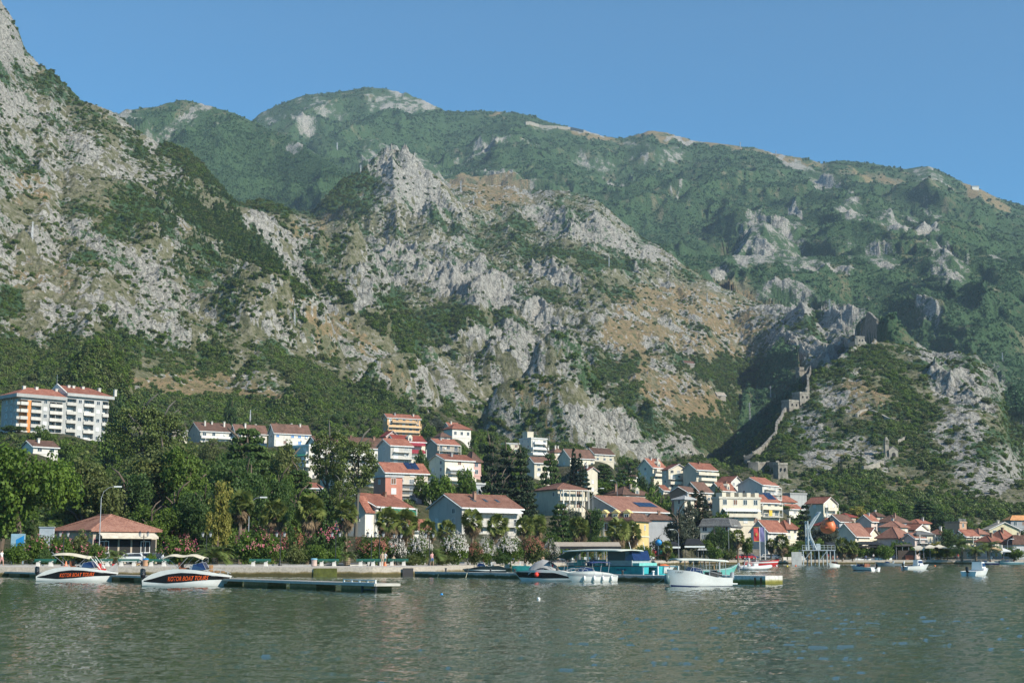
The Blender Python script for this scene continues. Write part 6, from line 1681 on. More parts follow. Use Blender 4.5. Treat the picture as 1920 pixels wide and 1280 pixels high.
def fenders(H, parent, ts, mat=GEL, side=-1, z=.35, r=.10, l=.5):
    for t in ts:
        x, y, zz = H.p(t, z, side, r); m = MB().tube([(x, y, z-l/2), (x, y, z-l/2+.06), (x, y, z+l/2-.06), (x, y, z+l/2)], [.03, r, r, .03], 8)
        m.tube([(x, y, z+l/2), (x, y+.05, H.zs(t))], .012, 4); m.build('fender', mat, parent, True)
def posts(parent, pts, r=.02, mat=CHROME, name='canopy_frame'):
    m = MB()
    for a, b in pts: m.tube([a, b], r, 5)
    return m.build(name, mat, parent)
def at_boat(name, label, px, py, heading, cat='boat', group=None):
    p = wp(px, py); return thing(name, label, cat, p, heading, group)

SHT = [(0,.50),(.06,.80),(.12,1.02),(.22,1.25),(.35,1.38),(.5,1.38),(.62,1.30),(.75,1.18),(.88,1.0),(1,.84)]
def tour_boat(label, px, py, L, hd, variant):
    R = at_boat('tour_boat', label, px, py, hd, 'motorboat'); H = Hull(L, 2.45, SHT, .62, 2.6, .84, .42)
    hl = H.build(GEL, R)
    H.band(BLK, hl, [(0,.42),(.1,.34),(.3,.25),(.5,.34),(.75,.52),(1,.56)], [(0,.44),(.12,.62),(.3,.98),(.45,1.10),(.6,1.06),(.78,.90),(1,.72)], 'black_stripe', .02, .995)
    fn = lambda x, y: H.p((x+L*.315)/L+0.0, .43+x*.03+y*1.0, -1, .045)
    o, w_ = text_on('KOTOR BOAT TOURS', ORG, hl, fn, .50, bold=.004, xs=.66)
    # registration marks near the bow
    text_on('119-KT', FRAME, hl, lambda x, y: H.p(.80+x/L, .80+y, -1, .03), .14)
    MB().box(-.02-L*.5+.3, -L*.5+.9, -.9, .9, .5, .55).build('swim_platform', GEL, R)
    outboard(R, -L/2+.12, 0, .62, BLK, 1.15)
    sc = screen(R, L*.12, 2.1, 1.30, .62)
    MB().box(L*.02, L*.16, -.5, .5, 1.28, 1.62).build('console', GEL, R)
    seats(R, -L*.06, 1.2, -.45); seats(R, -L*.06, 1.2, .45); seats(R, L*.29, .95, 0, REDP if variant == 0 else WOODP, .9)
    if variant == 0:
        zf = lambda t: 2.66+.10*sin(pi*min(1, t*1.25))-.30*t*t
        sheet(R, CANV, -L*.32, L*.16, 2.1, zf, drop=.22)
        posts(R, [((-L*.10, s*.95, 1.3), (-L*.3, s*1.0, 2.5)) for s in (-1, 1)]+[((-L*.02, s*1.0, 1.3), (L*.14, s*1.0, 2.4)) for s in (-1, 1)]+[((L*.23, s*.95, 2.1), (L*.30, s*.9, 1.15)) for s in (-1, 1)]+[((L*.16, s*.95, 2.4), (L*.30, s*.9, 1.15)) for s in (-1, 1)])
        # folded dark tender cover at the bow
        MB().add([(L*.36,-.5,1.0),(L*.47,-.15,1.75),(L*.49,-.1,.95),(L*.36,.5,1.0),(L*.47,.15,1.75),(L*.49,.1,.95)], [(0,2,1),(3,4,5),(0,1,4,3),(1,2,5,4),(0,3,5,2)]).build('bow_cover', GCANV, R)
    else:
        zf = lambda t: 2.40+.16*sin(pi*t)-.08*cos(4*pi*t)
        sheet(R, CANV, -L*.31, L*.19, 2.1, zf, drop=.16)
        posts(R, [((-L*.14, s*1.0, 1.3), (-L*.3, s*1.0, 2.3)) for s in (-1, 1)]+[((-L*.12, s*1.0, 1.3), (L*.02, s*1.0, 2.4)) for s in (-1, 1)]+[((L*.10, s*1.0, 1.9), (L*.18, s*1.0, 2.3)) for s in (-1, 1)]+[((L*.18, s*1.0, 2.3), (L*.18, s*1.0, 1.9)) for s in (-1, 1)])
        H.rail(CHROME, R, .74, .985, .34)
        MB().box(L*.27, L*.40, -.45, .45, 1.10, 1.22).build('sun_pad', WOODP, R)
    return R
tour_boat('white tour boat with cream canopy and orange lettering on black, beside a dark wooden boat', 148, 1089.5, 7.5, .02, 0)
tour_boat('white tour boat with orange lettering and wavy cream canopy, right one of two', 354, 1098.5, 7.0, -.02, 1)
# dark wooden boat behind the first tour boat
R = at_boat('wooden_boat', 'old black wooden boat with cream rail and orange lettering behind the left tour boat', 226, 1079, .05, 'boat')
H = Hull(4.6, 1.9, [(0,.7),(.3,.75),(.7,.95),(1,1.5)], .35, 2.6, .8, .3); hl = H.build(BLK, R); H.band(plain('cream_rail', (.55,.42,.2), .6), hl, [(0,.60),(.3,.65),(.7,.85),(1,1.36)], [(0,.67),(.3,.72),(.7,.92),(1,1.45)], 'rub_rail')
H.band(BROWN, hl, [(0,.70),(.3,.75),(.7,.95),(1,1.5)], [(0,.74),(.3,.80),(.7,1.02),(1,1.6)], 'gunwale')
text_on('TOURS', ORG, hl, lambda x, y: H.p(.50+x/4.6, .42+y, -1, .03), .36, bold=.01, xs=.8); seats(R, -.6, .7, 0, REDP, 1.2); seats(R, .3, .8, 0, WOODP, 1.0)
# blue dinghy at the left edge
R = at_boat('dinghy', 'bright blue dinghy with a white ball fender at the left edge', 8, 1080, .05, 'dinghy')
H = Hull(2.9, 1.4, [(0,.35),(.5,.38),(1,.62)], .4, 2, .85, .4); hl = H.build(SKYB, R); seats(R, -.4, .3, 0, BROWN, .8); seats(R, .4, .32, 0, REDP, .8)
MB().lathe([(.02,-.2),(.15,-.13),(.2,0),(.15,.13),(.02,.2)], 10, Matrix.Translation((1.0, -.55, .75))).build('ball_fender', GEL, R, True)

def small_boat(name, label, px, py, L, B, hd, hull=GEL, sheer=None, stripe=None, cover=None, cab=None, motor=BLK, screen_=True, canopy=None, rail=False, fend=0, seat=BROWN, cat='motorboat', bottom=None, fore=2.2, rake=.7):
    R = at_boat(name, label, px, py, hd, cat); sh = sheer or [(0,.55),(.3,.62),(.7,.78),(1,.95)]
    H = Hull(L, B, sh, rake, fore, .82, .42); hl = H.build(hull, R)
    if stripe: H.band(stripe[0], hl, [(0, stripe[1]), (.5, stripe[1]*.9), (1, stripe[1]*1.15)], [(0, stripe[1]+.05), (.3, stripe[2]), (.7, stripe[2]*1.05), (1, stripe[2]*1.1)], 'stripe', .02, .99)
    if bottom: H.band(bottom, hl, [(0,-.1),(1,-.1)], [(0,.10),(1,.16)], 'boot_stripe', 0, .98)
    zd = H.zs(.45)
    if motor: outboard(R, -L/2+.06, 0, H.zs(0)*.8, motor, .95)
    if screen_: screen(R, L*.06, B*.85, zd-.03, .42)
    if seat: seats(R, -L*.12, zd-.25, 0, seat, B*.55)
    if cover:       # canvas cover with ribs
        zf = lambda t: zd+cover[1]*sin(pi*min(1, .12+t*.8))
        sheet(R, cover[0], -L*.22, L*.24, B*.8, zf, 'canvas_cover', cover[1]*.8, 10)
    if cab:
        m = MB(); x0, x1, hh = -L*.05, L*.2, cab
        m.add([(x0,-B*.34,zd),(x1,-B*.30,zd),(x1,B*.30,zd),(x0,B*.34,zd),(x0+.05,-B*.30,zd+hh),(x1-.3,-B*.26,zd+hh),(x1-.3,B*.26,zd+hh),(x0+.05,B*.30,zd+hh)], [(0,1,5,4),(1,2,6,5),(2,3,7,6),(3,0,4,7),(4,5,6,7)])
        c = m.build('cabin', GEL, R)
        g = MB()
        for s in (-1, 1): g.add([(x0+.12,s*B*.335,zd+hh*.45),(x1-.18,s*B*.305,zd+hh*.45),(x1-.30,s*B*.285,zd+hh*.85),(x0+.15,s*B*.312,zd+hh*.85)], [(0,1,2,3)])
        g.add([(x1+.01,-B*.26,zd+hh*.4),(x1+.01,B*.26,zd+hh*.4),(x1-.25,B*.23,zd+hh*.9),(x1-.25,-B*.23,zd+hh*.9)], [(0,1,2,3)]); g.build('cabin_window', WSCR, c)
    if canopy:
        cm, x0, x1, z = canopy; sheet(R, cm, L*x0, L*x1, B*.86, lambda t: z+.08*sin(pi*t), drop=.10)
        posts(R, [((L*(x0+.06), s*B*.38, zd-.1), (L*(x0+.03), s*B*.38, z)) for s in (-1, 1)]+[((L*(x1-.06), s*B*.36, zd-.1), (L*(x1-.03), s*B*.38, z)) for s in (-1, 1)])
    if rail: H.rail(CHROME, R, .62, .98, .3)
    if fend: fenders(H, R, np.linspace(.15, .75, fend), GEL, 1 if cos(hd) < 0 else -1)
    return R, H, hl
R, H, hl = small_boat('motorboat', 'white motorboat with black stripe, grey canvas tent and red ball buoy', 1020, 1088.5, 5.9, 2.2, pi-.22, GEL, [(0,.75),(.2,1.0),(.5,1.12),(.8,1.0),(1,.85)], (BLK, .30, .80), (GCANV, .95), None, BLK, True, (BCANV, -.42, -.10, 1.95), False, 0, REDP)
x, y, z = H.p(.62, .62, 1, .2); MB().lathe([(.02,-.24),(.17,-.17),(.24,0),(.17,.17),(.02,.24)], 12, Matrix.Translation((x, y, z))).build('buoy', plain('red_ball', (.75,.05,.03), .5), R, True)
R, H, hl = small_boat('speedboat', 'small white speedboat with four white fenders, moored at the pier right of the red-buoy boat', 1105, 1090.5, 5.0, 2.1, pi+.42, GEL, [(0,.60),(.2,.85),(.5,1.02),(.8,.98),(1,.88)], (plain('pale_grey', (.42,.43,.44), .4), .55, .72), None, None, None, True, (NAVY, -.38, .05, 1.85), True, 4, None)
R, H, hl = small_boat('slim_speedboat', 'long slim white boat behind the pier left of the dark speedboat', 842, 1071, 7.0, 1.9, pi-.06, GEL, [(0,.9),(.4,.95),(.8,.95),(1,.9)], (BLK, .45, .60), None, None, None, False, (BCANV, -.45, .0, 2.0), False, 0, plain('beige_seat', (.5,.45,.38), .7))
R, H, hl = small_boat('dark_speedboat', 'dark navy and white speedboat lying behind the pier with white raised stern arch', 908, 1077, 5.6, 2.2, pi+.04, plain('dark_hull', (.02, .035, .04), .3), [(0,.85),(.15,1.15),(.5,1.1),(1,.75)], (GEL, .55, .64), None, None, None, True, None, False, 0, GEL)
R, H, hl = small_boat('cabin_boat', 'white hardtop cruiser with people aboard behind the dark speedboat', 918, 1067, 6.8, 2.6, .04, GEL, [(0,1.0),(.5,1.2),(1,1.3)], None, None, None, None, False, (GEL, -.30, .12, 2.6), True, 0, REDP)
MB().lathe([(.28,0),(.3,.15),(.2,.42),(.02,.5)], 10, Matrix.Translation((0.2, 0, 2.7))).build('radar_dome', GEL, R, True)
R, H, hl = small_boat('teal_boat', 'teal and white open boat behind the pier, right of the white hardtop cruiser', 965, 1070, 4.8, 1.9, pi-.1, TEAL, [(0,.8),(.5,.85),(1,1.1)], None, None, None, None, False, None, False, 0, GEL)
R, H, hl = small_boat('open_boat', 'low white boat stern with a slanted ladder beside the slim white boat', 852, 1073, 2.2, 1.5, pi, GEL, [(0,.5),(1,.55)], None, None, None, None, False, None, False, 0, None, rake=.3)

# white wooden launch with a long canopy
p = wp(1308, 1099); R = thing('launch', 'high-bowed white wooden launch with long pale canopy, moored to the pier by a yellow rope', 'boat', p, pi+.30)
H = Hull(5.3, 2.0, [(0,.70),(.25,.72),(.45,.95),(.6,1.18),(.8,1.30),(1,1.38)], .25, 2.8, .86, .4); hl = H.build(GEL, R); H.band(NAVY, hl, [(0,-.1),(1,-.1)], [(0,.04),(.5,.04),(.8,.10),(1,.16)], 'boot_stripe', .0, .99)
text_on('119-KT', DKMETAL, hl, lambda x, y: H.p(.90-x/5.3, 1.08+y, 1, .03), .2); MB().box(-3.2, -2.6, -.7, .7, .18, .26).build('swim_platform', GEL, R)
sheet(R, plain('pale_canopy', (.55,.58,.52), .8), -2.35, 2.1, 1.9, lambda t: 2.12+.06*sin(pi*t)+.12*t, drop=.12, th=.07)
posts(R, [((x, s*.85, .75), (x, s*.85, 2.1)) for x in (-2.1, -.7, .7) for s in (-1, 1)], .028, METAL); screen(R, .3, 1.7, 1.0, .55); seats(R, -1.2, .55, 0, DKMETAL, 1.2)
MB().box(-1.9, -.9, -.6, .6, .8, 1.15).build('engine_box', DKMETAL, R); MB().tube([(-2.3, -.75, .7), (-2.3, -.75, 2.0)], .07, 6).build('stern_post', METAL, R); outboard(R, -2.75, 0, .5, METAL, .9); MB().box(-.2, .3, -.35, .35, .8, 1.3).build('console', GEL, R)
MB().lathe([(.02,-.40),(.2,-.36),(.24,0),(.2,.36),(.02,.40)], 12, Matrix.Translation(Vector(H.p(.99, .62, 1, .3))+Vector((.32, 0, 0)))).build('bow_fender', plain('fender_teal', (.09,.16,.17), .5), R, True); H.rail(METAL, R, .1, .6, .35)
a = R.matrix_world @ Vector((2.5, .3, 1.2)) if False else p+Vector((-2.2, -.4, 1.15)); b_ = wp(1222, 1097)
MB().tube([tuple(a), tuple((a+b_)/2+Vector((0, 0, -.12))), tuple(b_)], .028, 5).build('mooring_rope', YROPE); tag(bpy.data.objects['mooring_rope'], 'pale yellow mooring rope slanting from the launch bow into the water', 'rope')

# mint fishing boat behind
R, H, hl = small_boat('fishing_boat', 'mint green wooden fishing boat with white rail, bow raised to the right behind the launch', 1350, 1079, 4.6, 1.7, .12, MINT, [(0,.75),(.4,.72),(.75,.92),(1,1.45)], None, None, None, None, False, (GEL, -.45, .1, 1.9), False, 0, WOODP, cat='boat', fore=2.8, rake=.8)
H.band(GEL, hl, [(0,.70),(.4,.67),(.75,.87),(1,1.36)], [(0,.76),(.4,.73),(.75,.94),(1,1.46)], 'rub_rail')
# big turquoise catamaran
p0 = wp(1044, 1077.5); p1 = wp(1234, 1079.5); ang = atan2((p1-p0).y, (p1-p0).x); L = (p1-p0).length
R = thing('catamaran', 'large turquoise flat-sided ferry boat with dark cabin and long pale roof behind the pier', 'ferry boat', p0, ang)
def slabhull(y0):
    m = MB(); x0, x1 = 0, L*.85
    m.add([(x0+.9,y0+.25,-.3),(x1,y0+.15,-.3),(x1,y0+1.35,-.3),(x0+.9,y0+1.25,-.3),(x0-.2,y0+.5,1.05),(x0+1.2,y0,1.05),(x1,y0,1.12),(x1,y0+1.5,1.12),(x0+1.2,y0+1.5,1.05),(x0-.2,y0+1.0,1.05)],
      [(3,2,1,0),(0,1,6,5),(1,2,7,6),(2,3,8,7),(0,5,4),(3,9,8),(0,4,9,3),(4,5,6,7,8,9)]); return m.build('hull', TEAL, R)
h1 = slabhull(0); h2 = slabhull(3.4)
for q in range(5): MB().box(1.8+q*L*.155, 1.83+q*L*.155, -.012, -.003, .1, 1.0).build('plate_seam', NAVY, h1)
MB().box(.6, L*.85, -.06, 4.96, 1.125, 1.20).build('deck', plain('dark_deck', (.03,.05,.06), .6), R)
text_on('296 PG 85', NAVY, h1, lambda x, y: (L*.60+x, -.02, .62+y), .34, bold=.01)
f = MB()
for x in (L*.855, L*.995): f.box(x-.07, x+.07, -.02, .14, -.2, 1.18); f.box(x-.07, x+.07, 4.7, 4.86, -.2, 1.18)
f.box(L*.855, L*.995, -.02, .12, 1.05, 1.18).box(L*.855, L*.995, 4.7, 4.84, 1.05, 1.18); f.build('stern_frame', GEL, R)
MB().box(L*.862, L*.985, .2, 4.6, -.2, .25).build('stern_step', TEAL, R)
MB().add([(L*.86,.16,-.1),(L*.985,.16,-.1),(L*.985,.16,.95),(L*.86,.22,-.1),(L*.985,.22,-.1),(L*.985,.22,.95)], [(0,1,2),(5,4,3),(0,2,5,3),(1,4,5,2),(0,3,4,1)]).build('stern_ramp', TEAL, R)
c0, c1 = L*.50, L*.74
MB().box(c0, c1, .3, 4.5, 1.203, 1.85).build('cabin_base', plain('grey_paint', (.35,.37,.38), .5), R)
cb = MB().box(c0, c1-1.0, .32, 4.48, 1.853, 3.05).build('cabin', plain('cabin_dark', (.015,.014,.014), .3), R)
MB().add([(c1-.98,.3,1.86),(c1+.15,.5,1.86),(c1+.15,4.3,1.86),(c1-.98,4.5,1.86),(c1-.98,.3,3.05),(c1-.25,.5,3.05),(c1-.25,4.3,3.05),(c1-.98,4.5,3.05)], [(0,1,5,4),(1,2,6,5),(2,3,7,6),(3,0,4,7),(4,5,6,7),(3,2,1,0)]).build('windscreen', WSCR, R)
MB().box(c1-.95, c1+1.0, .4, 4.4, 1.203, 1.55).build('fore_cabinet', MINT, R)
sheet(R, plain('pale_canopy', (.55,.58,.52), .8), L*.18, c1+.3, 5.0, lambda t: 3.12+.12*sin(pi*t)+.05*t, 'roof', .12, 12, .14)
sheet(R, plain('green_net', (.30,.40,.34), .9), L*.02, L*.178, 3.6, lambda t: 2.15+.95*t, 'stern_awning', .3, 6, .02)
posts(R, [((L*x, y, 1.2), (L*x, y, 3.1)) for x in (.20, .30, .40) for y in (-.0+.2, 4.6)], .035, METAL)
rl = MB()
for x in np.linspace(.8, c0-.1, 12): rl.tube([(x, .05, 1.2), (x, .05, 1.85)], .02, 4)
rl.tube([(.8, .05, 1.85), (c0, .05, 1.85)], .025, 5); rl.tube([(.8, .05, 1.5), (c0, .05, 1.5)], .015, 5); rl.build('railing', METAL, R)
for x, k in ((L*.15, MINT), (L*.28, NAVY), (L*.36, MINT)): MB().box(x, x+1.2, .6, 1.4, 1.203, 1.62).box(x, x+1.2, 1.3, 1.4, 1.623, 1.95).build('bench', k, R)
for xx, yy in ((L*.70, 1.0), (L*.715, 3.8)): MB().tube([(xx, yy, 3.2), (xx-.25, yy, 4.1)], .035, 5).build('mast', GEL, R)

small_boat('orange_covered_boat', 'little boat with orange cover between the turquoise ferry and the launch', 1245, 1071, 3.6, 1.6, .1, GEL, [(0,.7),(1,.95)], None, (ORNG, .35), None, BLK, False)
small_boat('red_boat', 'red and white open boat tied up just behind the rubber dinghy with the arch', 1428, 1061, 8.2, 2.4, .05, REDP, [(0,1.0),(.5,1.05),(1,1.5)], (GEL, .75, 1.0), None, None, None, False, None, False, 0, GEL, cat='boat')
# rubber boat with arch
R = at_boat('rubber_boat', 'grey-white rubber boat with a curved white arch, in front of the red boat', 1417, 1069, .25, 'rubber boat')
for s in (-1, 1): MB().tube([(-2.6, s*.95, .35), (-1, s*1.0, .38), (1.2, s*.95, .45), (2.3, s*.5, .62), (2.7, 0, .72)], [.30, .34, .34, .30, .25], 10).build('tube', plain('grey_pvc', (.60,.61,.60), .5), R, True)
MB().box(-2.3, 1.6, -.75, .75, .1, .35).build('floor', GEL, R); MB().tube([(-1.7, -.85, .5), (-1.5, -.8, 1.6), (-1.3, -.4, 1.95), (-1.3, .4, 1.95), (-1.5, .8, 1.6), (-1.7, .85, .5)], .09, 8).build('arch', GEL, R, True)
MB().box(-.4, .3, -.4, .4, .353, 1.15).build('console', GEL, R); outboard(R, -2.6, 0, .5, METAL, 1.1); seats(R, -1.0, .36, 0, GEL, .8)
SM = [
 ('speedboat','small white boat with a tan bow cover moored at the lifeboat crane foot',1561,1063,3.6,1.7,pi+.9,GEL,dict(screen_=False, seat=BROWN)),
 ('cruiser','white boat with dark canopy and black bottom on open water right of the crane',1618,1069.5,5.2,2.3,2.2,GEL,dict(canopy=(BCANV,-.40,.15,2.0), bottom=BLK, seat=BROWN)),
 ('open_boat','grey open boat with two white engines close to the quay beside the black awning',1667,1060.5,6.4,2.0,pi,plain('grey_hull',(.24,.28,.30),.5),dict(seat=GEL, motor=GEL)),
 ('cabin_boat','white boat with raised cabin and orange marker moored before the beige parasols',1719,1067.5,5.0,2.1,.35,GEL,dict(cab=1.0, seat=None, stripe=None)),
 ('cabin_boat','white cabin boat with two dark outboard motors, nearest boat at the right',1834,1079,4.6,2.1,.75,GEL,dict(cab=1.0, seat=None)),
 ('speedboat','dark blue and white speedboat with black canopy at the right end of the quay',1850,1058,6.0,2.2,pi-.05,NAVY,dict(canopy=(BCANV,-.1,.75,2.1), stripe=(GEL,.45,.7))),
 ('open_boat','long pale teal boat at the far right end of the quay',1892,1057.5,8.0,2.3,pi-.03,plain('pale_teal',(.20,.36,.38),.5),dict(stripe=(GEL,.55,.72))),
 ('rowing_boat','small white rowing boat seen at the far side of the rubber boat',1398,1067,2.8,1.2,.5,GEL,dict(screen_=False, seat=None, motor=None)),
]
for nm, lab, px, py, L_, B_, hd, hm_, kw in SM: small_boat(nm, lab, px, py, L_, B_, hd, hm_, **kw)
for lab, px, py, mt in (('orange marker buoy left of the lifeboat crane', 1492, 1061, ORNG), ('yellow marker buoy in front of the lifeboat crane', 1476, 1061.5, plain('yellow_paint', (.7,.5,.05), .5)), ('white buoy floating left of the orange and yellow ones', 1456, 1061, GEL), ('white round mooring buoy near the bow of the mint fishing boat', 1374, 1083, GEL),
   ('small white float in open water below the pier root', 1010, 1123, GEL), ('tiny blue float left of the small white one', 828, 1115, SKYB), ('orange float before the beige parasols', 1753, 1061, ORNG)):
    p = wp(px, py); R = thing('mooring_buoy', lab, 'buoy', p)
    s = max(.3, p.y/450); MB().lathe([(.05*s,-.2*s),(.26*s,-.1*s),(.34*s,.1*s),(.24*s,.3*s),(.08*s,.42*s)], 10).build('float', mt, R, True); MB().tube([(0, 0, .4*s), (0, 0, .65*s)], .03*s, 5).build('ring', DKMETAL, R)
for i, px in enumerate((1052, 1118, 1175, 1222)): pass
for lab, a, b in (('thin rope from the left pier end into the water', (822, 1076, .62), (820, 1083, 0)), ('thin rope hanging from the pier beside the dark speedboat', (876, 1073, .62), (873, 1084, 0))):
    A_ = P(a[0], a[1], wp(a[0], a[1], .62).y); B_ = wp(b[0], b[1]); o = MB().tube([tuple(A_), tuple(B_)], .03, 4).build('mooring_rope', YROPE); tag(o, lab, 'rope')
# ------------------------------------------------------------------ fortress walls, church, pylons
STONE = plain('fortress_stone', (.235, .215, .18), .95, .3, .35, bmp=.1)
STONE2 = plain('pale_wall_stone', (.31, .285, .235), .95, .28, .35, bmp=.1)
def gz_pts(L):                       # [(px, py, Y)] -> world points standing on the terrain at that column
    us = [ray(a, b)[0] for a, b, c in L]; zs = ground_many(us, [c for a, b, c in L]); return [Vector((u*c, c, float(z))) for u, (a, b, c), z in zip(us, L, zs)]
def wall_run(name, label, pix, h=7.0, th=2.4, mat=STONE, cren=True, cat='fortress wall'):
    pts = [surf(*p) for p in pix]; m = MB(); cap = MB()
    R = thing(name, label, cat, pts[0])
    o = pts[0]
    dense = []
    for a, b in zip(pts[:-1], pts[1:]):
        k = max(2, int((b-a).length/6))
        for i in range(k): dense.append(a.lerp(b, i/k))
    dense.append(pts[-1]); us = [p.x/p.y for p in dense]; gzs = ground_many(us, [p.y for p in dense])
    top = [max(float(g), p.z-4)+h for g, p in zip(gzs, dense)]
    top = [sum(top[max(0, i-1):i+2])/len(top[max(0, i-1):i+2]) for i in range(len(top))]
    vs = []; n = len(dense)
    for i, p in enumerate(dense):
        t = dense[min(i+1, n-1)]-dense[max(i-1, 0)]; t.z = 0; t.normalize(); nn = Vector((-t.y, t.x, 0))*th/2
        zb = min(float(gzs[i]), p.z)-9
        for s_ in (-1, 1):
            vs.append((p+nn*s_-o).to_tuple()[:2]+(zb-o.z,)); vs.append((p+nn*s_-o).to_tuple()[:2]+(top[i]-o.z,))
    fs = []
    for i in range(n-1):
        a = 4*i; b = a+4; fs += [(a, b, b+1, a+1), (a+3, b+3, b+2, a+2), (a+1, b+1, b+3, a+3)]
    fs += [(0, 1, 3, 2), (4*(n-1)+2, 4*(n-1)+3, 4*(n-1)+1, 4*(n-1))]
    m.add(vs, fs); m.build('wall', mat, R)
    if cren:
        for i in range(0, n, 2):
            p = dense[i]-o; cap.box(p.x-th*.35, p.x+th*.35, p.y-.7, p.y+.7, top[i]-o.z-.4, top[i]-o.z+.55)
        cap.build('parapet', STONE2, R)
    return R
def tower(label, px, py, w_, d, h, rz=.6, name='bastion', mat=STONE):
    p = surf(px, py); R = thing(name, label, 'bastion', p, rz)
    m = MB(); m.add([(-w_/2-.6,-d/2-.6,-14),(w_/2+.6,-d/2-.6,-14),(w_/2+.6,d/2+.6,-14),(-w_/2-.6,d/2+.6,-14),(-w_/2,-d/2,h),(w_/2,-d/2,h),(w_/2,d/2,h),(-w_/2,d/2,h)], [(3,2,1,0),(4,5,6,7),(0,1,5,4),(1,2,6,5),(2,3,7,6),(3,0,4,7)])
    m.build('wall', mat, R)
    c = MB()
    for x0, x1, y0, y1 in ((-w_/2-.2,w_/2+.2,-d/2-.2,-d/2+.5),(-w_/2-.2,w_/2+.2,d/2-.5,d/2+.2),(-w_/2-.2,-w_/2+.5,-d/2+.503,d/2-.503),(w_/2-.5,w_/2+.2,-d/2+.503,d/2-.503)): c.box(x0, x1, y0, y1, h+.003, h+1.0)
    c.build('parapet', STONE2, R)
    for x in (-w_*.22, w_*.22): MB().box(x-.3, x+.3, -d/2-.65, -d/2-.2, h-3.0, h-1.6).build('gun_slit', plain('dark_opening', (.02,.02,.02), .9), R)
wall_run('fortress_wall', 'lower zigzag town wall climbing along the edge of the shadowed ravine', [(1396,872),(1412,864),(1430,850),(1442,838),(1455,822),(1457,805),(1466,790),(1473,778),(1472,768)], 4.6, 1.3)
wall_run('fortress_wall', 'short wall between the two square bastions half way up the fortress hill', [(1473,768),(1482,765),(1500,752),(1512,748)], 4.6, 1.3)
wall_run('fortress_wall', 'steep dark wall rising from the square bastions to the upper terrace', [(1512,748),(1516,735),(1514,715),(1520,695)], 5.5, 1.4)
wall_run('fortress_wall', 'middle terrace wall below the pale upper curtain wall', [(1498,712),(1520,695),(1534,688),(1541,672),(1548,668)], 5, 1.4)
wall_run('fortress_wall', 'tall pale upper curtain wall with buttresses near the top of the fortress hill', [(1548,668),(1562,662),(1576,652),(1580,646),(1592,650),(1606,648)], 7.5, 2.2, STONE2)
wall_run('fortress_wall', 'thin wall along the summit of the fortress hill', [(1606,646),(1625,636),(1646,628)], 5, 2)
wall_run('fortress_wall', 'lowest wall piece just above the roofs of the town', [(1404,882),(1420,884),(1440,880),(1458,886)], 5)
tower('square bastion lower left of a pair half way up the fortress hill', 1482, 770, 9, 7, 6)
tower('square bastion upper right of a pair half way up the fortress hill', 1502, 758, 9, 7, 7)
tower('dark lone bastion at the foot of the fortress wall', 1464, 902, 5, 5, 8, .3)
tower('small turret with bushes where the walls turn below the curtain wall', 1500, 704, 6, 5, 7)
tower('ruined summit tower of the fortress', 1578, 652, 4.5, 4.5, 10, .3, mat=STONE2)
tower('small square watch house on the ridge right of the summit tower', 1612, 644, 6, 5, 4.5, .2, mat=STONE2)
# church on the slope
p = surf(1676, 858); R = thing('church', 'small stone church with arched front and slim bell tower on the fortress slope', 'church', p, .25)
s = .70
MB().box(-4*s, 4*s, 0, 9*s, -8, 6*s).add([(-4*s,0,6*s),(4*s,0,6*s),(0,0,9*s),(-4*s,9*s,6*s),(4*s,9*s,6*s),(0,9*s,9*s)], [(0,1,2),(3,5,4)]).build('wall', STONE2, R)
roof_geom('R', 8*s, 9*s, 6*s, 9*s, .3).build('roof', roofmat('stone'), R).location = (-4*s, 0, 0)
ar = [(1.7*s*cos(a), 2.6*s+1.7*s*sin(a)) for a in np.linspace(0, pi, 9)]
MB().add([(x, -.05, z) for x, z in [(1.7*s, -.5)]+ar+[(-1.7*s, -.5)]], [tuple(range(11))]).build('arched_door', plain('dark_opening', (.02,.02,.02), .9), R)
b_ = MB(); b_.box(-6.4*s, -3.2*s, 1, 4.2*s, -8, 11*s); b_.box(-6.7*s, -2.9*s, .7, 4.5*s, 11*s, 11.6*s)
for x in (-6.3, -3.7):
    for y in (1.1, 3.4): b_.box(x*s, (x+.5)*s, y*s, (y+.5)*s, 11.6*s, 14*s)
b_.box(-6.6*s, -3.0*s, .8*s, 4.3*s, 14*s, 14.6*s); b_.lathe([(1.5*s, 14.6*s), (1.3*s, 15.6*s), (.5*s, 16.6*s), (.05, 17*s)], 8, Matrix.Translation((-4.8*s, 2.5*s, 0)))
b_.build('bell_tower', STONE2, R)
wall_run('terrace_wall', 'pale retaining wall running left from the church', [(1655,872),(1640,880),(1618,886)], 3, 1.5, STONE2, False, 'terrace wall')
wall_run('path_wall', 'pale hairpin path wall in the middle of the fortress slope', [(1606,784),(1612,775),(1628,770),(1642,776),(1660,786),(1676,792)], 1.6, 1.4, STONE2, False, 'path wall')
wall_run('path_wall', 'pale path wall right of the church', [(1682,832),(1692,828),(1700,822)], 2, 1.4, STONE2, False, 'path wall')
wall_run('path_wall', 'long retaining wall of the mountain road high below the skyline', [(985,236),(1010,238),(1040,241),(1070,244),(1095,250)], 8, 4, STONE2, False, 'road wall')
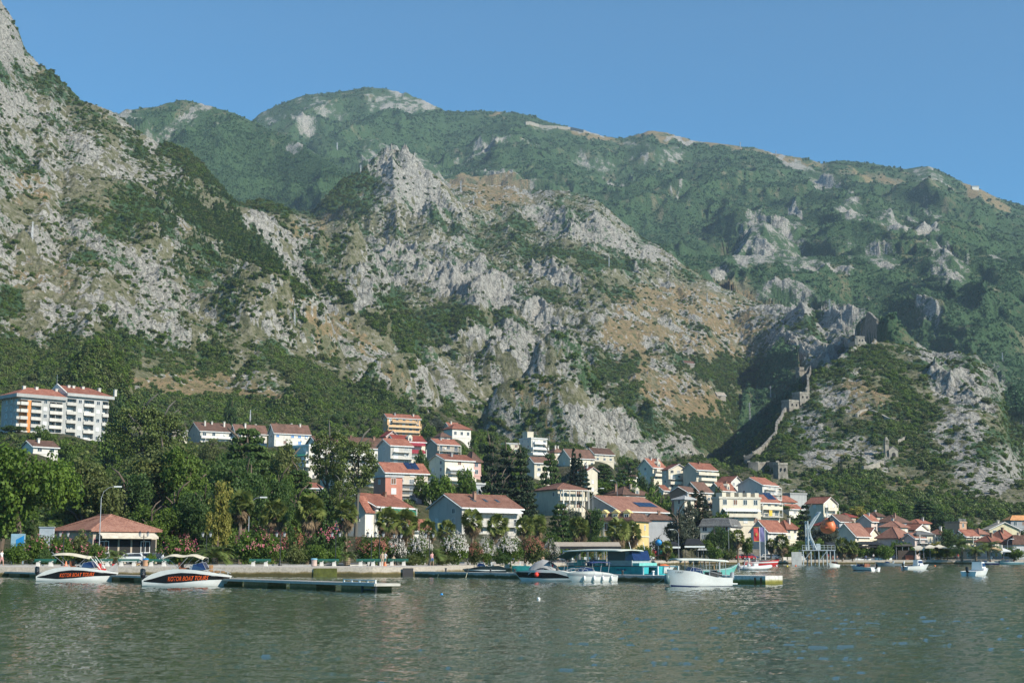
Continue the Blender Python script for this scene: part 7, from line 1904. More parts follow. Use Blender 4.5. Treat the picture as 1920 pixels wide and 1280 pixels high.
# slim cypresses on the fortress slope
for i, (px, py, hh, ps) in enumerate(((1574,902,44,'front row left'),(1578,894,40,'back row left'),(1592,900,34,'front row middle'),(1612,900,36,'front row right'),(1598,908,30,'lowest'),(1560,906,26,'leftmost'),(1615,868,26,'highest right'),(1522,668,0,''),)):
    if not ps: continue
    p = surf(px, py); h = hh/F*p.y; R = thing('cypress_tree', 'slim cypress on the fortress slope, %s of the group below the church' % ps, 'cypress', p, i)
    c = link('crown', CROWNS['cypress'][i % 2], R); c.scale = (h*.075, h*.075, h*.95/8); t = link('trunk', TRUNKS[0], R); t.scale = (h*.12, h*.12, h*.4)
# pylons
def pylon(label, px, py, hpx, arms=True):
    p = surf(px, py, 620, 4800); h = hpx/F*p.y; R = thing('power_pylon', label, 'pylon', p)
    m = MB(); w_ = h*.05; r = max(.12, p.y*.00016)
    for sx in (-1, 1):
        for sy in (-1, 1): m.tube([(sx*w_, sy*w_, -2), (sx*w_*.25, sy*w_*.25, h)], r, 4)
    for k in range(6):
        z = h*k/6; q = w_*(1-.75*k/6); z2 = h*(k+1)/6; q2 = w_*(1-.75*(k+1)/6)
        m.tube([(-q, -q, z), (q2, -q2, z2)], r*.6, 4); m.tube([(q, -q, z), (-q2, -q2, z2)], r*.6, 4)
    m.build('mast', METAL, R)
    if arms:
        a = MB()
        for z in (.82, .93): a.tube([(-h*.12, 0, h*z), (h*.12, 0, h*z)], r*.8, 4)
        a.build('cross_arm', METAL, R)
for lab, px, py, hh, am in (('lattice pylon on the left bank of the shadowed ravine', 1406, 790, 36, 1), ('pylon just left of the square bastions on the bare slope', 1445, 745, 22, 1), ('tall pylon on the rock above the fortress', 1556, 590, 30, 1),
   ('pylon on the dry saddle right of the rocky peak', 864, 362, 24, 1), ('pylon standing on the grass below the rocky peak', 888, 384, 18, 1), ('pylon in the middle of the bare left slope', 552, 610, 32, 1), ('pylon near the top of the left slope', 60, 448, 34, 1),
   ('pylon on the green saddle left of the rocky peak', 676, 330, 22, 1), ('pylon high above the white outcrops', 632, 284, 18, 1), ('mast above the tan slope in the middle', 1142, 500, 20, 0), ('pylon above the modern tower house', 975, 792, 30, 1),
   ('thin mast above the blue-shuttered terrace', 590, 772, 12, 0), ('white mast rising behind the brown-roofed terrace', 469, 792, 24, 0), ('pylon on the skyline right of the grassy summit', 1388, 278, 12, 1), ('second pylon on the skyline further right', 1455, 292, 10, 1), ('pylon on the green slope above the right cliff', 1880, 678, 18, 0), ('mast on the far slope left of the ravine', 1326, 566, 18, 0)):
    pylon(lab, px, py, hh, am)
p = surf(1828, 356, 2000, 5000); R = thing('hut', 'tiny white hut on the skyline at the far right', 'hut', p); MB().box(-9, 9, -5, 5, -8, 8).build('wall', wallmat('white'), R); MB().box(-10, 10, -6, 6, 8, 9.5).build('roof', roofmat('grey'), R)
# ------------------------------------------------------------------ things on the promenade
def quay_pt(px, back, z=1.2):
    Y = float(shoreY(px))+back; return Vector((ray(px, 1050)[0]*Y, Y, z))
# lanterns: black post with two lantern heads
lp = MB(); lp.lathe([(.22,0),(.20,.12),(.12,.3),(.10,.5),(.055,.7),(.05,3.3),(.07,3.36),(.03,3.6),(.02,3.7)], 10)
la = MB(); la.tube([(-.45,0,3.35),(-.25,0,3.25),(0,0,3.3),(.25,0,3.25),(.45,0,3.35)], .025, 6)
def lant():
    m = MB(); m.lathe([(.09,0),(.17,.38),(.19,.40)], 6); return m.mesh('lantern_glass', plain('milky_glass', (.35,.36,.36), .4))
lpm, lam, lgm = lp.mesh('post', DKMETAL), la.mesh('bracket', DKMETAL), lant()
ltop = MB().lathe([(.22,.40),(.12,.52),(.04,.56),(.02,.66)], 6).mesh('lantern_cap', DKMETAL)
def lantern(label, px, back, k=1.0):
    R = thing('lantern_post', label, 'street lamp', quay_pt(px, back), 0, 'black lanterns along the promenade'); R.scale = (k, k, k)
    link('post', lpm, R); b = link('bracket', lam, R)
    for x in (-.45, .45):
        g = link('lantern', lgm, R); g.location = (x, 0, 3.36); c = link('lantern_cap', ltop, g)
for lab, px, bk in (('black double lantern left of the left tour boat canopy', 118, 7), ('black double lantern behind the bow of the left tour boat', 268, 6), ('black double lantern in front of the orange-trunked date palm', 386, 10), ('black double lantern before the tall pink oleanders', 525, 8.5),
   ('black double lantern before the dusky red oleander', 629, 8.5), ('left lantern of the pair by the dull red oleander', 696, 9), ('right lantern of the pair by the dull red oleander', 711, 11), ('single black lantern behind the parked blue van', 745, 20), ('black lantern right of the ball-shaped white oleander', 805, 9)):
    lantern(lab, px, bk, 1.05)
# tall curved street lamps
def tall_lamp(label, px, yt, Y, side=1, mat=METAL):
    u = ray(px, 1000)[0]; z0 = ground_z(u, Y); h = P(px, yt, Y).z-z0; R = thing('tall_street_lamp', label, 'street lamp', (u*Y, Y, z0))
    MB().tube([(0, 0, -.2), (0, 0, h*.85), (side*h*.03, 0, h*.94), (side*h*.10, 0, h*.99), (side*h*.17, 0, h)], [.08, .05, .045, .04, .04], 7).build('pole', mat, R)
    MB().box(side*h*.17-.1, side*h*.17+side*.9 if side > 0 else side*h*.17+.1, -.16, .16, h-.08, h+.10).build('lamp_head', GEL, R) if side > 0 else MB().box(side*h*.17-.9, side*h*.17+.1, -.16, .16, h-.08, h+.10).build('lamp_head', GEL, R)
tall_lamp('tall curved street lamp in front of the restaurant roof', 187, 912, 195, 1)
tall_lamp('tall street lamp half hidden by the fan palm beside the yellow tree', 466, 932, 205, 1)
tall_lamp('tall street lamp before the tall grey-green tree', 1272, 992, 372, -1)
tall_lamp('tall street lamp left of the flags', 1366, 985, 390, 1)
tall_lamp('slim street lamp in front of the columned villa', 1112, 915, 380, 1)
tall_lamp('thin lamp post at the right edge of the quay terrace', 1888, 1010, 405, 1)
tall_lamp('thin lamp post between the two bushes left of the cypress pair', 1158, 900, 470, -1)
# benches: two stone blocks and green slats
blk = MB().add([(-.22,-.25,0),(.22,-.25,0),(.22,.25,0),(-.22,.25,0),(-.20,-.22,.45),(.20,-.25,.62),(.20,.25,.62),(-.20,.22,.45)], [(3,2,1,0),(4,5,6,7),(0,1,5,4),(1,2,6,5),(2,3,7,6),(3,0,4,7)]).mesh('stone_block', plain('bench_stone', (.66,.62,.56), .85))
slat = MB().box(-1.3, 1.3, -.25, .2, .50, .56).box(-1.3, 1.3, .24, .28, .62, .86).mesh('seat', plain('green_slats', (.02,.12,.09), .6))
def bench(label, px, back=5.5):
    R = thing('bench', label, 'bench', quay_pt(px, back, 1.19), 0, 'green and stone benches on the promenade')
    for x in (-.75, .75): o = link('stone_block', blk, R); o.location = (x, 0, 0)
    link('seat', slat, R)
for lab, px, bk in (('bench with stone blocks left of the left tour boat canopy', 84, 4), ('bench hidden by the windscreen of the left tour boat', 190, 5), ('bench behind the bow of the left tour boat', 240, 5), ('bench left of the right tour boat canopy frame', 296, 4.5), ('bench behind the bow of the right tour boat', 487, 4.5), ('bench right of the striped bin', 615, 5.5), ('bench before the dull red oleander', 688, 5.5), ('bench by the walking people', 704, 10), ('far bench near the parked blue van', 746, 12)):
    bench(lab, px, bk)
# bins
def bin_(label, px, bk, cm, tm):
    R = thing('litter_bin', label, 'bin', quay_pt(px, bk, 1.19)); MB().lathe([(.30,0),(.34,.05),(.34,.72),(.30,.75)], 12).build('body', cm, R); MB().lathe([(.38,.75),(.40,.86),(.30,.92),(.02,.94)], 12).build('lid', tm, R)
bin_('round stone bin with blue lid beside the box bush', 273, 4.5, plain('terracotta', (.42,.24,.14), .8), SKYB)
bin_('round pink stone bin with light blue lid on the empty part of the promenade', 589, 5, plain('pink_stone', (.52,.38,.32), .8), plain('pale_blue_lid', (.22,.45,.58), .6))
# cone, ball
R = thing('traffic_cone', 'orange traffic cone left of the left tour boat windscreen', 'cone', quay_pt(124, 4)); MB().lathe([(.2,.03),(.04,.6)], 10).box(-.22, .22, -.22, .22, 0, .03).build('cone', ORNG, R)
R = thing('traffic_cone', 'small orange cone beside the walking people', 'cone', quay_pt(722, 5)); MB().lathe([(.2,.03),(.04,.5)], 10).box(-.22, .22, -.22, .22, 0, .03).build('cone', ORNG, R)
# advertising pillar and signs
R = thing('advertising_pillar', 'tall grey advertising pillar between oleanders left of the restaurant', 'pillar', P(86, 1040, 192)); R.location.z = 1.2; MB().box(-.95, .95, -.2, .2, 0, 4.9).build('panel', plain('grey_sign', (.42,.46,.48), .5), R); MB().box(-1.05, 1.05, -.28, .28, 4.9, 5.05).build('cap', METAL, R)
R = thing('poster_board', 'small blue and white poster board under the plane tree', 'poster board', P(35, 1006, 198)); R.location.z = 1.2; MB().box(-1.0, .9, -.1, .1, 2.0, 4.2).box(-.9, -.8, -.05, .05, 0, 2).box(.7, .8, -.05, .05, 0, 2).build('board', plain('pale_poster', (.30,.45,.52), .5), R); MB().add([(-.3,-.12,2.3),(.8,-.12,2.3),(.8,-.12,4.0),(-.3,-.12,3.4)], [(0,1,2,3)]).build('blue_print', SKYB, R)

# ---- cars
def car_meshes(kind='hatch'):
    prof = {'hatch': [(-2.05,.35),(-2.1,.75),(-1.95,1.0),(-1.55,1.42),(-.2,1.48),(.45,1.40),(1.05,.98),(1.85,.82),(2.08,.62),(2.05,.32)],
            'van': [(-2.3,.35),(-2.35,.9),(-2.3,1.75),(-1.9,1.92),(.9,1.90),(1.45,1.25),(2.1,1.0),(2.3,.7),(2.28,.35)]}[kind]
    m = MB(); n = len(prof); ys = [-.86, -.80, .80, .86]
    vs = []
    for y, k in ((-.84, 0), (-.70, 1), (.70, 1), (.84, 0)):
        for x, z in prof: vs.append((x*(.985 if k == 0 else 1), y*(1 if z < 1.05 else .88), z))
    fs = []
    for j in range(3):
        for i in range(n-1): fs.append((j*n+i, j*n+i+1, (j+1)*n+i+1, (j+1)*n+i))
        fs.append((j*n+n-1, j*n, (j+1)*n, (j+1)*n+n-1))
    fs.append(tuple(range(n))); fs.append(tuple(3*n+i for i in range(n))[::-1]); m.add(vs, fs)
    g = MB()
    if kind == 'hatch': q = [(-1.62,1.04),(-1.38,1.38),(-.2,1.42),(.38,1.35),(.85,1.03)]; ws = [(.50,1.395),(1.02,1.00)]; bs = [(-1.94,1.02),(-1.6,1.38)]
    else: q = [(-.2,1.15),(-.2,1.7),(.75,1.7),(1.15,1.15)]; ws = [(.95,1.83),(1.45,1.27)]; bs = [(-2.31,1.2),(-2.29,1.7)]
    for s in (-1, 1): g.add([(x, s*(.86 if z < 1.06 else .762), z) for x, z in q], [tuple(range(len(q)))[::(1 if s < 0 else -1)]])
    for (xa, za), (xb, zb) in (ws, bs): g.add([(xa+.02,-.62,za+.02),(xa+.02,.62,za+.02),(xb+.02,.70,zb+.02),(xb+.02,-.70,zb+.02)], [(0,1,2,3)])
    wh = MB().lathe([(.15,-.11),(.31,-.10),(.33,0),(.31,.10),(.15,.11)], 14, Matrix.Rotation(pi/2, 4, 'X'))
    rim = MB().lathe([(.02,-.125),(.19,-.12),(.20,.12),(.02,.125)], 10, Matrix.Rotation(pi/2, 4, 'X'))
    hl = MB().box(-.05, .06, -.16, .16, -.07, .08)
    return m, g, wh, rim, hl
CM = {k: car_meshes(k) for k in ('hatch', 'van')}
_cm = {}
TYRE = RUBB
def car(label, loc, rz, paint, kind='hatch', cat='car', group=None):
    key = (kind, paint.name); m, g, wh, rim, hl = CM[kind]
    if key not in _cm: _cm[key] = m.mesh('body', paint)
    if kind not in _cm: _cm[kind] = (g.mesh('window_glass', GLASS), wh.mesh('wheel', TYRE), rim.mesh('rim', METAL), hl.mesh('headlight', plain('headlight', (.7,.7,.7), .15)))
    R = thing('parked_car' if kind == 'hatch' else 'parked_van', label, cat, loc, rz, group)
    link('body', _cm[key], R); G_, W_, RM, HL = _cm[kind]; link('window_glass', G_, R)
    for x in (-1.35, 1.32):
        for y in (-.78, .78): o = link('wheel', W_, R); o.location = (x, y, .33); q = link('rim', RM, o)
    for y in (-.6, .6): o = link('headlight', HL, R); o.location = (2.03 if kind == 'hatch' else 2.24, y, .68)
    return R
PW = plain('white_car_paint', (.70,.71,.71), .25, .05); PS = plain('silver_car_paint', (.42,.45,.46), .25, .05, metal=.5); PB = plain('dark_car_paint', (.02,.03,.035), .2, .1); PR = plain('red_car_paint', (.40,.02,.03), .25, .08); PL = plain('blue_car_paint', (.03,.09,.22), .25, .08); PG = plain('pale_blue_car_paint', (.30,.42,.52), .25, .08)
for lab, px, Y, rz, pt_, kd in (
  ('white car seen from the front between young date palm and oleander', 194, 188, -1.3, PW, 'hatch'), ('silver-white car side-on right of the young date palm', 243, 186, pi+.15, PW, 'hatch'), ('silver car parked behind the side-on white one', 262, 192, pi, PS, 'hatch'),
  ('dark car nose of the row beside the round box bush', 288, 190, -1.2, PB, 'hatch'), ('white car far back behind the dark one', 296, 198, -1.4, PW, 'hatch'), ('silver car behind the left lantern', 130, 190, .2, PS, 'hatch'), ('white car behind the left tour boat canopy', 104, 192, 0, PW, 'hatch'),
  ('dark blue car left of the ball-shaped white oleander', 738, 196, -.9, PL, 'hatch'), ('white van behind the dark blue car', 752, 200, .2, PW, 'van'),
  ('white car beside the white kiosk by the playground', 1210, 345, .1, PW, 'hatch'), ('dark car in front of the white kiosk', 1190, 343, .2, PB, 'hatch'),
  ('red car left of the flagpoles, left one of two', 1390, 408, .3, PR, 'hatch'), ('red car left of the flagpoles, right one of two', 1403, 408, .2, PR, 'hatch'), ('dark blue car just behind the red ones', 1408, 413, .2, PL, 'hatch'), ('black car under the flagpoles', 1372, 409, -.4, PB, 'hatch'),
  ('silver car right of the right flagpole', 1437, 409, .3, PS, 'hatch'), ('white car, left one of the pair beside the crane', 1448, 406, -.5, PW, 'hatch'), ('white car, right one of the pair beside the crane', 1466, 406, .1, PW, 'hatch'), ('dark car between the white cars and the crane', 1486, 409, .2, PB, 'hatch'), ('white car directly left of the crane platform', 1500, 405, .1, PW, 'hatch'),
  ('pale blue van parked higher up behind the stone wall', 1456, 432, .7, PG, 'van'), ('white van at the far right end of the quay', 1917, 425, .2, PW, 'van')):
    u = ray(px, 1045)[0]; car(lab, (u*Y, Y, ground_z(u, Y)+.20), rz, pt_, kd, 'car' if kd == 'hatch' else 'van')

# ---- people
def person_mesh(pose, rng):
    """one continuous figure: height 1.75 from skin over a skeleton"""
    J = {'pelvis': (0,0,.93), 'waist': (0,0,1.08), 'chest': (0,0,1.32), 'neck': (0,0,1.47), 'head': (0,-.02,1.58), 'crown': (0,-.01,1.70)}
    sw = {'stand': .04, 'walk': .30, 'sit': 0}[pose]
    for s, n in ((-1, 'l'), (1, 'r')):
        k = s*sw
        J['hip'+n] = (s*.10,0,.88)
        if pose == 'sit': J['knee'+n] = (s*.13,-.42,.86); J['ank'+n] = (s*.13,-.45,.45); J['toe'+n] = (s*.13,-.60,.42)
        else: J['knee'+n] = (s*.11,-k*.35-.02,.49); J['ank'+n] = (s*.11,-k*.6+.03,.08); J['toe'+n] = (s*.12,-k*.6-.13,.03)
        J['sh'+n] = (s*.19,0,1.42); J['elb'+n] = (s*.25,k*.4+.02,1.14); J['wri'+n] = (s*.25,k*.5-.10,.92); J['hand'+n] = (s*.25,k*.5-.14,.84)
    E_ = [('pelvis','waist'),('waist','chest'),('chest','neck'),('neck','head'),('head','crown')]
    for n in 'lr': E_ += [('pelvis','hip'+n),('hip'+n,'knee'+n),('knee'+n,'ank'+n),('ank'+n,'toe'+n),('chest','sh'+n),('sh'+n,'elb'+n),('elb'+n,'wri'+n),('wri'+n,'hand'+n)]
    Rr = dict(pelvis=(.155,.11),waist=(.14,.10),chest=(.17,.115),neck=(.055,.055),head=(.085,.10),crown=(.07,.08)); 
    for n in 'lr': Rr.update({'hip'+n:(.09,.09),'knee'+n:(.06,.06),'ank'+n:(.042,.042),'toe'+n:(.04,.03),'sh'+n:(.058,.058),'elb'+n:(.043,.043),'wri'+n:(.03,.03),'hand'+n:(.035,.02)})
    names = list(J); me = bpy.data.meshes.new('person'); me.from_pydata([J[k] for k in names], [(names.index(a), names.index(b)) for a, b in E_], [])
    o = bpy.data.objects.new('person_tmp', me); COL.objects.link(o)
    md = o.modifiers.new('s', 'SKIN'); o.modifiers.new('d', 'SUBSURF').levels = 1
    for v, nme in zip(me.skin_vertices[0].data, names): v.radius = Rr[nme]
    me.skin_vertices[0].data[0].use_root = True
    bpy.context.view_layer.update(); dg = bpy.context.evaluated_depsgraph_get(); r = bpy.data.meshes.new_from_object(o.evaluated_get(dg)); bpy.data.objects.remove(o); return r
PMESH = {k: person_mesh(k, None) for k in ('stand', 'walk', 'sit')}
SKIN = plain('skin', (.45,.27,.19), .6, .1); HAIR = plain('dark_hair', (.04,.025,.018), .7, .2)
CL = dict(white=plain('white_cloth', (.70,.69,.67), .8), red=plain('red_cloth', (.45,.06,.06), .8), blue=plain('blue_cloth', (.08,.14,.30), .8), pink=plain('pink_cloth', (.62,.32,.30), .8), black=plain('black_cloth', (.03,.03,.035), .8), tan=plain('tan_cloth', (.42,.32,.22), .8), green=plain('green_cloth', (.07,.18,.10), .8), yellow=plain('yellow_cloth', (.62,.48,.12), .8))
HAIRM = MB().lathe([(.085,1.60),(.105,1.66),(.095,1.73),(.05,1.775),(.01,1.785)], 10, Matrix.Translation((0, .015, 0))).mesh('hair', HAIR, True)
def person(label, loc, rz, pose, top, bottom, h=1.75, group=None):
    me = PMESH[pose].copy(); me.materials.clear()
    for m_ in (SKIN, CL.get(top, SKIN) if top else SKIN, CL[bottom]): me.materials.append(m_)
    for p_ in me.polygons:
        c = p_.center; p_.material_index = 0; p_.use_smooth = True
        if c.z > 1.00 and c.z < 1.47 and not (abs(c.x) > .22 and c.z < 1.18): p_.material_index = 1 if top else 0
        elif c.z <= 1.0 and c.z > (.55 if pose != 'sit' else .6) and abs(c.x) < .215: p_.material_index = 2
    R = thing('person', label, 'person', loc, rz, group); b = link('body', me, R); link('hair', HAIRM, R); R.scale = (h/1.78,)*3
    return R
def gp(px, Y): u = ray(px, 1050)[0]; return (u*Y, Y, ground_z(u, Y)+.10)
person('person in white shirt and pale pink shorts walking at the left edge', gp(3, 171), 1.2, 'walk', 'white', 'pink', 1.95)
PEOPLE = [
 ('person in grey-pink top walking right of the ball-shaped white oleander', 810, 178, .6, 'walk', 'pink', 'blue'),
 ('person in brown top standing near the double lantern pair', 717, 177, .4, 'stand', 'tan', 'tan'),
 ('person in white shirt just right of the person in brown', 722, 179, -.5, 'stand', 'white', 'white'),
 ('crouched person in pale clothes left of the parked blue van', 738, 182, .4, 'sit', 'tan', 'tan'),
 ('person in red on the black-and-white deck by the white hardtop cruiser', 962, 236, .2, 'stand', 'red', 'blue'),
 ('dark-dressed person beside the hardtop cruiser', 972, 236, .9, 'stand', 'black', 'black'),
 ('sunbather in pink behind the grey canvas cockpit tent', 1005, 246, 0, 'sit', None, 'red'),
 ('sunbather with white shorts behind the turquoise boat bow', 1018, 250, .4, 'sit', None, 'white'),
 ('swimmer in blue shorts standing on the quay behind the turquoise boat', 1030, 252, .5, 'stand', None, 'blue'),
 ('bare-shouldered person sitting behind the turquoise boat, third from the tent', 1046, 262, .2, 'sit', None, 'black'),
 ('person in red trunks standing behind the turquoise boat roof posts', 1064, 268, 1.2, 'stand', None, 'red'),
 ('person in yellow walking behind the turquoise boat', 1080, 276, 1.2, 'walk', 'yellow', 'blue'),
 ('person in white at the left end of the black marquee roofs', 1258, 372, 0, 'stand', 'white', 'blue'),
 ('person in black near the small playground', 1228, 355, 0, 'walk', 'black', 'black'),
 ('person beside the orange-covered boat', 1240, 366, 0, 'stand', 'green', 'tan'),
 ('person in red standing by the crane railing', 1553, 396, 0, 'stand', 'red', 'tan'),
 ('sunbather on the steps right of the crane', 1562, 399, 0, 'sit', None, 'red'),
 ('second sunbather on the steps right of the crane', 1570, 399, .5, 'sit', None, 'blue'),
 ('third sunbather on the steps, in white', 1579, 400, .8, 'sit', 'white', 'white'),
 ('waiter in white beside the black awning cafe', 1638, 401, 0, 'stand', 'white', 'black'),
 ('person in blue sitting in the black awning cafe', 1624, 402, 0, 'sit', 'blue', 'blue'),
 ('person in white walking under the beige parasols', 1802, 404, 1.4, 'walk', 'white', 'blue'),
 ('person in orange-red by the quay terrace trees', 1797, 405, 0, 'stand', 'red', 'tan'),
 ('person in yellow at the small beige parasol', 1868, 406, 0, 'stand', 'yellow', 'tan'),
 ('person in dark clothes near the far right boats', 1880, 404, 1, 'walk', 'black', 'black'),
]
for lab, px, Y, rz, po, tp, bt in PEOPLE:
    x, y, z = gp(px, Y); person(lab, (x, y, z-(.42 if po == 'sit' else 0)), rz, po, tp, bt)

# ---- flags
def flag(label, px, mat, emblem=None):
    Y = 404; u = ray(px, 1000)[0]; z0 = ground_z(u, Y); R = thing('flag', label, 'flag', (u*Y, Y, z0))
    zt = P(px, 987, Y).z-z0; MB().tube([(0,0,-.2),(0,0,zt)], .11, 8).build('pole', GEL, R)
    m = MB(); n = 8; h = 4.0; w_ = 1.5
    vs = []
    for i in range(n+1):
        for j in range(5): vs.append((-.12-w_*j/4, .10*sin(i*.8+j*.9), zt-.1-h*i/n))
    m.add(vs, [(i*5+j, i*5+j+1, (i+1)*5+j+1, (i+1)*5+j) for i in range(n) for j in range(4)])
    f = m.build('cloth', mat, R, True)
    if emblem:      # small golden crowned double shape in the middle
        e = MB(); x = -.12-w_/2; z = zt-.1-h*.5
        e.add([(x-.30,-.14,z+.5),(x-.12,-.14,z+.1),(x-.36,-.14,z-.1),(x-.1,-.14,z-.35),(x,-.14,z-.7),(x+.1,-.14,z-.35),(x+.36,-.14,z-.1),(x+.12,-.14,z+.1),(x+.30,-.14,z+.5),(x,-.14,z+.3)], [tuple(range(10))])
        e.build('emblem', plain('gold', (.55,.33,.05), .6), f)
        b2 = MB().box(-.12-w_, -.12, -.17, -.16, zt-.25, zt-.10).box(-.12-w_, -.12, -.17, -.16, zt-.1-h, zt+.05-h).build('gold_edge', plain('gold', (.55,.33,.05), .6), f)
flag('hanging red flag with golden emblem and border', 1424, plain('flag_red', (.55,.05,.05), .8), True)
flag('hanging lilac-blue flag right of the red one', 1434, plain('flag_blue', (.18,.17,.34), .8))
# ---- stone wall behind the cars
p0 = gp(1330, 418); p1 = gp(1478, 424)
d = Vector(p1)-Vector(p0); R = thing('stone_wall', 'low old stone wall behind the parked cars and flagpoles', 'wall', p0, atan2(d.y, d.x)); MB().box(0, d.length, -.3, .3, -1, 2.6).build('wall', STONE, R); MB().box(-.1, d.length+.1, -.42, .42, 2.6, 2.78).build('coping', STONE2, R)
R = thing('blue_sign', 'round-cornered blue parking sign by the promenade', 'sign', gp(1375, 408)); MB().tube([(0,0,0),(0,0,3.2)], .05, 6).build('post', METAL, R); MB().box(-.55, .55, -.06, -.0, 2.0, 3.2).build('panel', plain('sign_blue', (.02,.12,.5), .5), R); 
text_on('P', GEL, R, lambda x, y: (x-.3, -.09, 2.2+y), 1.0, 'letter', .02)
# ---- crane with hanging lifeboat
p = wp(1543, 1058.5); p.z = 0; R = thing('davit_crane', 'grey boat crane on a raised steel platform at the quay edge', 'crane', p)
W = 6.0
pl = MB().box(-5.2, 3.4, .2, 5.5, 3.6, 3.85).build('platform', METAL, R)
LG = plain('light_grey_paint', (.40,.46,.48), .5)
for x in (-4.9, -2.9, -.9, 1.2, 3.1):
    for y in (.4, 5.2): MB().tube([(x, y, -1), (x, y, 3.6)], .14, 7).build('leg', LG, R)
for x0 in (-4.9, -.9): MB().tube([(x0, .35, .9), (x0+2, .35, 3.4)], .08, 5).build('brace', LG, R)
rl = MB()
for x in np.linspace(-5.1, 3.3, 10): rl.tube([(x, .25, 3.85), (x, .25, 5.0)], .05, 5)
for z in (4.4, 5.0): rl.tube([(-5.1, .25, z), (3.3, .25, z)], .05, 5)
rl.build('railing', LG, R)
st = MB(); st.add([(-7.9,.3,.0),(-5.3,.3,.0),(-5.3,.3,3.3),(-7.9,.3,3.3),(-7.9,.6,.0),(-5.3,.6,.0),(-5.3,.6,3.3),(-7.9,.6,3.3)], [(3,2,1,0),(4,5,6,7),(0,1,5,4),(1,2,6,5),(2,3,7,6),(3,0,4,7)]); st.build('side_wall', plain('grey_blockwork', (.42,.42,.40), .9), R)
ar = MB()
for y in (1.5, 4.2):
    ar.tube([(-3.3, y, 3.85), (-3.3, y, 11.2)], .22, 6); ar.tube([(-1.3, y, 3.85), (-2.7, y, 7.3), (-2.9, y, 9.0), (-.2, y, 13.2), (.2, y, 13.5)], .28, 6); ar.tube([(-3.3, y, 6), (-2.4, y, 7)], .15, 5); ar.tube([(-3.3, y, 9.4), (-2.7, y, 9.2)], .15, 5)
ar.tube([(.1, 1.5, 13.4), (.1, 4.2, 13.4)], .2, 6); ar.tube([(-3.3, 1.5, 11.0), (-3.3, 4.2, 11.0)], .15, 5)
ar.build('crane_arm', LG, R); MB().tube([(.9, 2.8, 13.3), (1.5, 2.8, 12.2)], .05, 4).build('cable', DKMETAL, R)
MB().box(-1.2, -.2, 1.5, 3.5, 3.853, 5.4).build('winch', LG, R)
lb = thing('lifeboat', 'orange enclosed lifeboat hanging from the grey crane, stern toward the water', 'lifeboat', (p.x+2.2, p.y+2.8, 7.9), -1.32)
m = MB(); n = 14; k = 16; vs = []
for i in range(n):
    t = i/(n-1)*2-1; x = t*2.6; r = max(.05, (1-abs(t)**2.6))**.55
    for j in range(k):
        a = 2*pi*j/k; y = 1.75*r*cos(a); z = (2.5*r*sin(a)*(1.0 if sin(a) > 0 else .62))+1.6
        vs.append((x, y, z))
m.add(vs, [(i*k+j, (i+1)*k+j, (i+1)*k+(j+1) % k, i*k+(j+1) % k) for i in range(n-1) for j in range(k)]+[tuple(range(k)), tuple((n-1)*k+j for j in range(k))[::-1]])
hb = m.build('hull', ORNG, lb, True); MB().box(-2.2, 2.2, -1.80, 1.80, 1.5, 1.68).build('rub_rail', plain('dark_orange', (.40,.08,.03), .6), hb)
for t in (-1, 0, 1): MB().box(t*1.2-.25, t*1.2+.25, -1.62, -1.5, 2.3, 2.7).build('porthole', DKMETAL, hb)
MB().box(1.2, 2.3, -.5, .5, 3.3, 4.2).build('conning_window', DKMETAL, hb)
# ---- cafes, awnings and parasols
def pavilion(label, px0, px1, Y, zt, depth, mat, valance=None, posts_=4, name='cafe_awning', peak=0.0, cat='awning'):
    x0 = ray(px0, 1040)[0]*Y; x1 = ray(px1, 1040)[0]*Y; L_ = x1-x0; z0 = 1.2
    R = thing(name, label, cat, (x0, Y, z0)); zt = zt-z0; m = MB()
    if peak:
        m.add([(0,0,zt),(L_,0,zt),(L_,depth,zt),(0,depth,zt),(L_*.2,depth/2,zt+peak),(L_*.8,depth/2,zt+peak)], [(0,1,5,4),(1,2,5),(2,3,4,5),(3,0,4),(3,2,1,0)])
    else:
        m.add([(0,0,zt-.35),(L_,0,zt-.35),(L_,depth,zt+.45),(0,depth,zt+.45),(0,0,zt-.25),(L_,0,zt-.25),(L_,depth,zt+.55),(0,depth,zt+.55)], [(3,2,1,0),(4,5,6,7),(0,1,5,4),(1,2,6,5),(2,3,7,6),(3,0,4,7)])
    m.build('canopy', mat, R)
    if valance: MB().box(0, L_, -.05, -.01, zt-.75, zt-.30).build('valance', valance, R)
    for i in range(posts_):
        for y in (.3, depth-.3): MB().tube([(.2+(L_-.4)*i/max(1, posts_-1), y, 0), (.2+(L_-.4)*i/max(1, posts_-1), y, zt-.2)], .06, 6).build('post', METAL if mat is not BCANV else DKMETAL, R)
    return R, L_
FURN = {}
def cafe_set(label, x, y, z, cm, tm, rz=0, group=None):
    """a small table with two chairs"""
    R = thing('cafe_table', label, 'table', (x, y, z), rz, group); k = ('t', tm.name)
    if k not in FURN: FURN[k] = MB().lathe([(.45,.72),(.45,.76)], 12).lathe([(.22,0),(.04,.05),(.04,.72)], 8).mesh('table_top', tm)
    link('table_top', FURN[k], R)
    k = ('c', cm.name)
    if k not in FURN: FURN[k] = MB().box(-.24, .24, -.24, .24, .42, .48).box(-.24, .24, .2, .24, .48, .95).box(-.24, -.2, -.24, -.2, 0, .42).box(.2, .24, -.24, -.2, 0, .42).box(-.24, -.2, .2, .24, 0, .42).box(.2, .24, .2, .24, 0, .42).mesh('chair', cm)
    for s in (-1, 1):
        c = tag(link('cafe_chair', FURN[k], None), ('left' if s < 0 else 'right')+' chair at the '+label, 'chair', group=(group or 'cafe')+' chairs'); c.location = (x+s*.75*cos(rz), y+s*.75*sin(rz), z); c.rotation_euler = (0, 0, rz+(-pi/2 if s > 0 else pi/2))
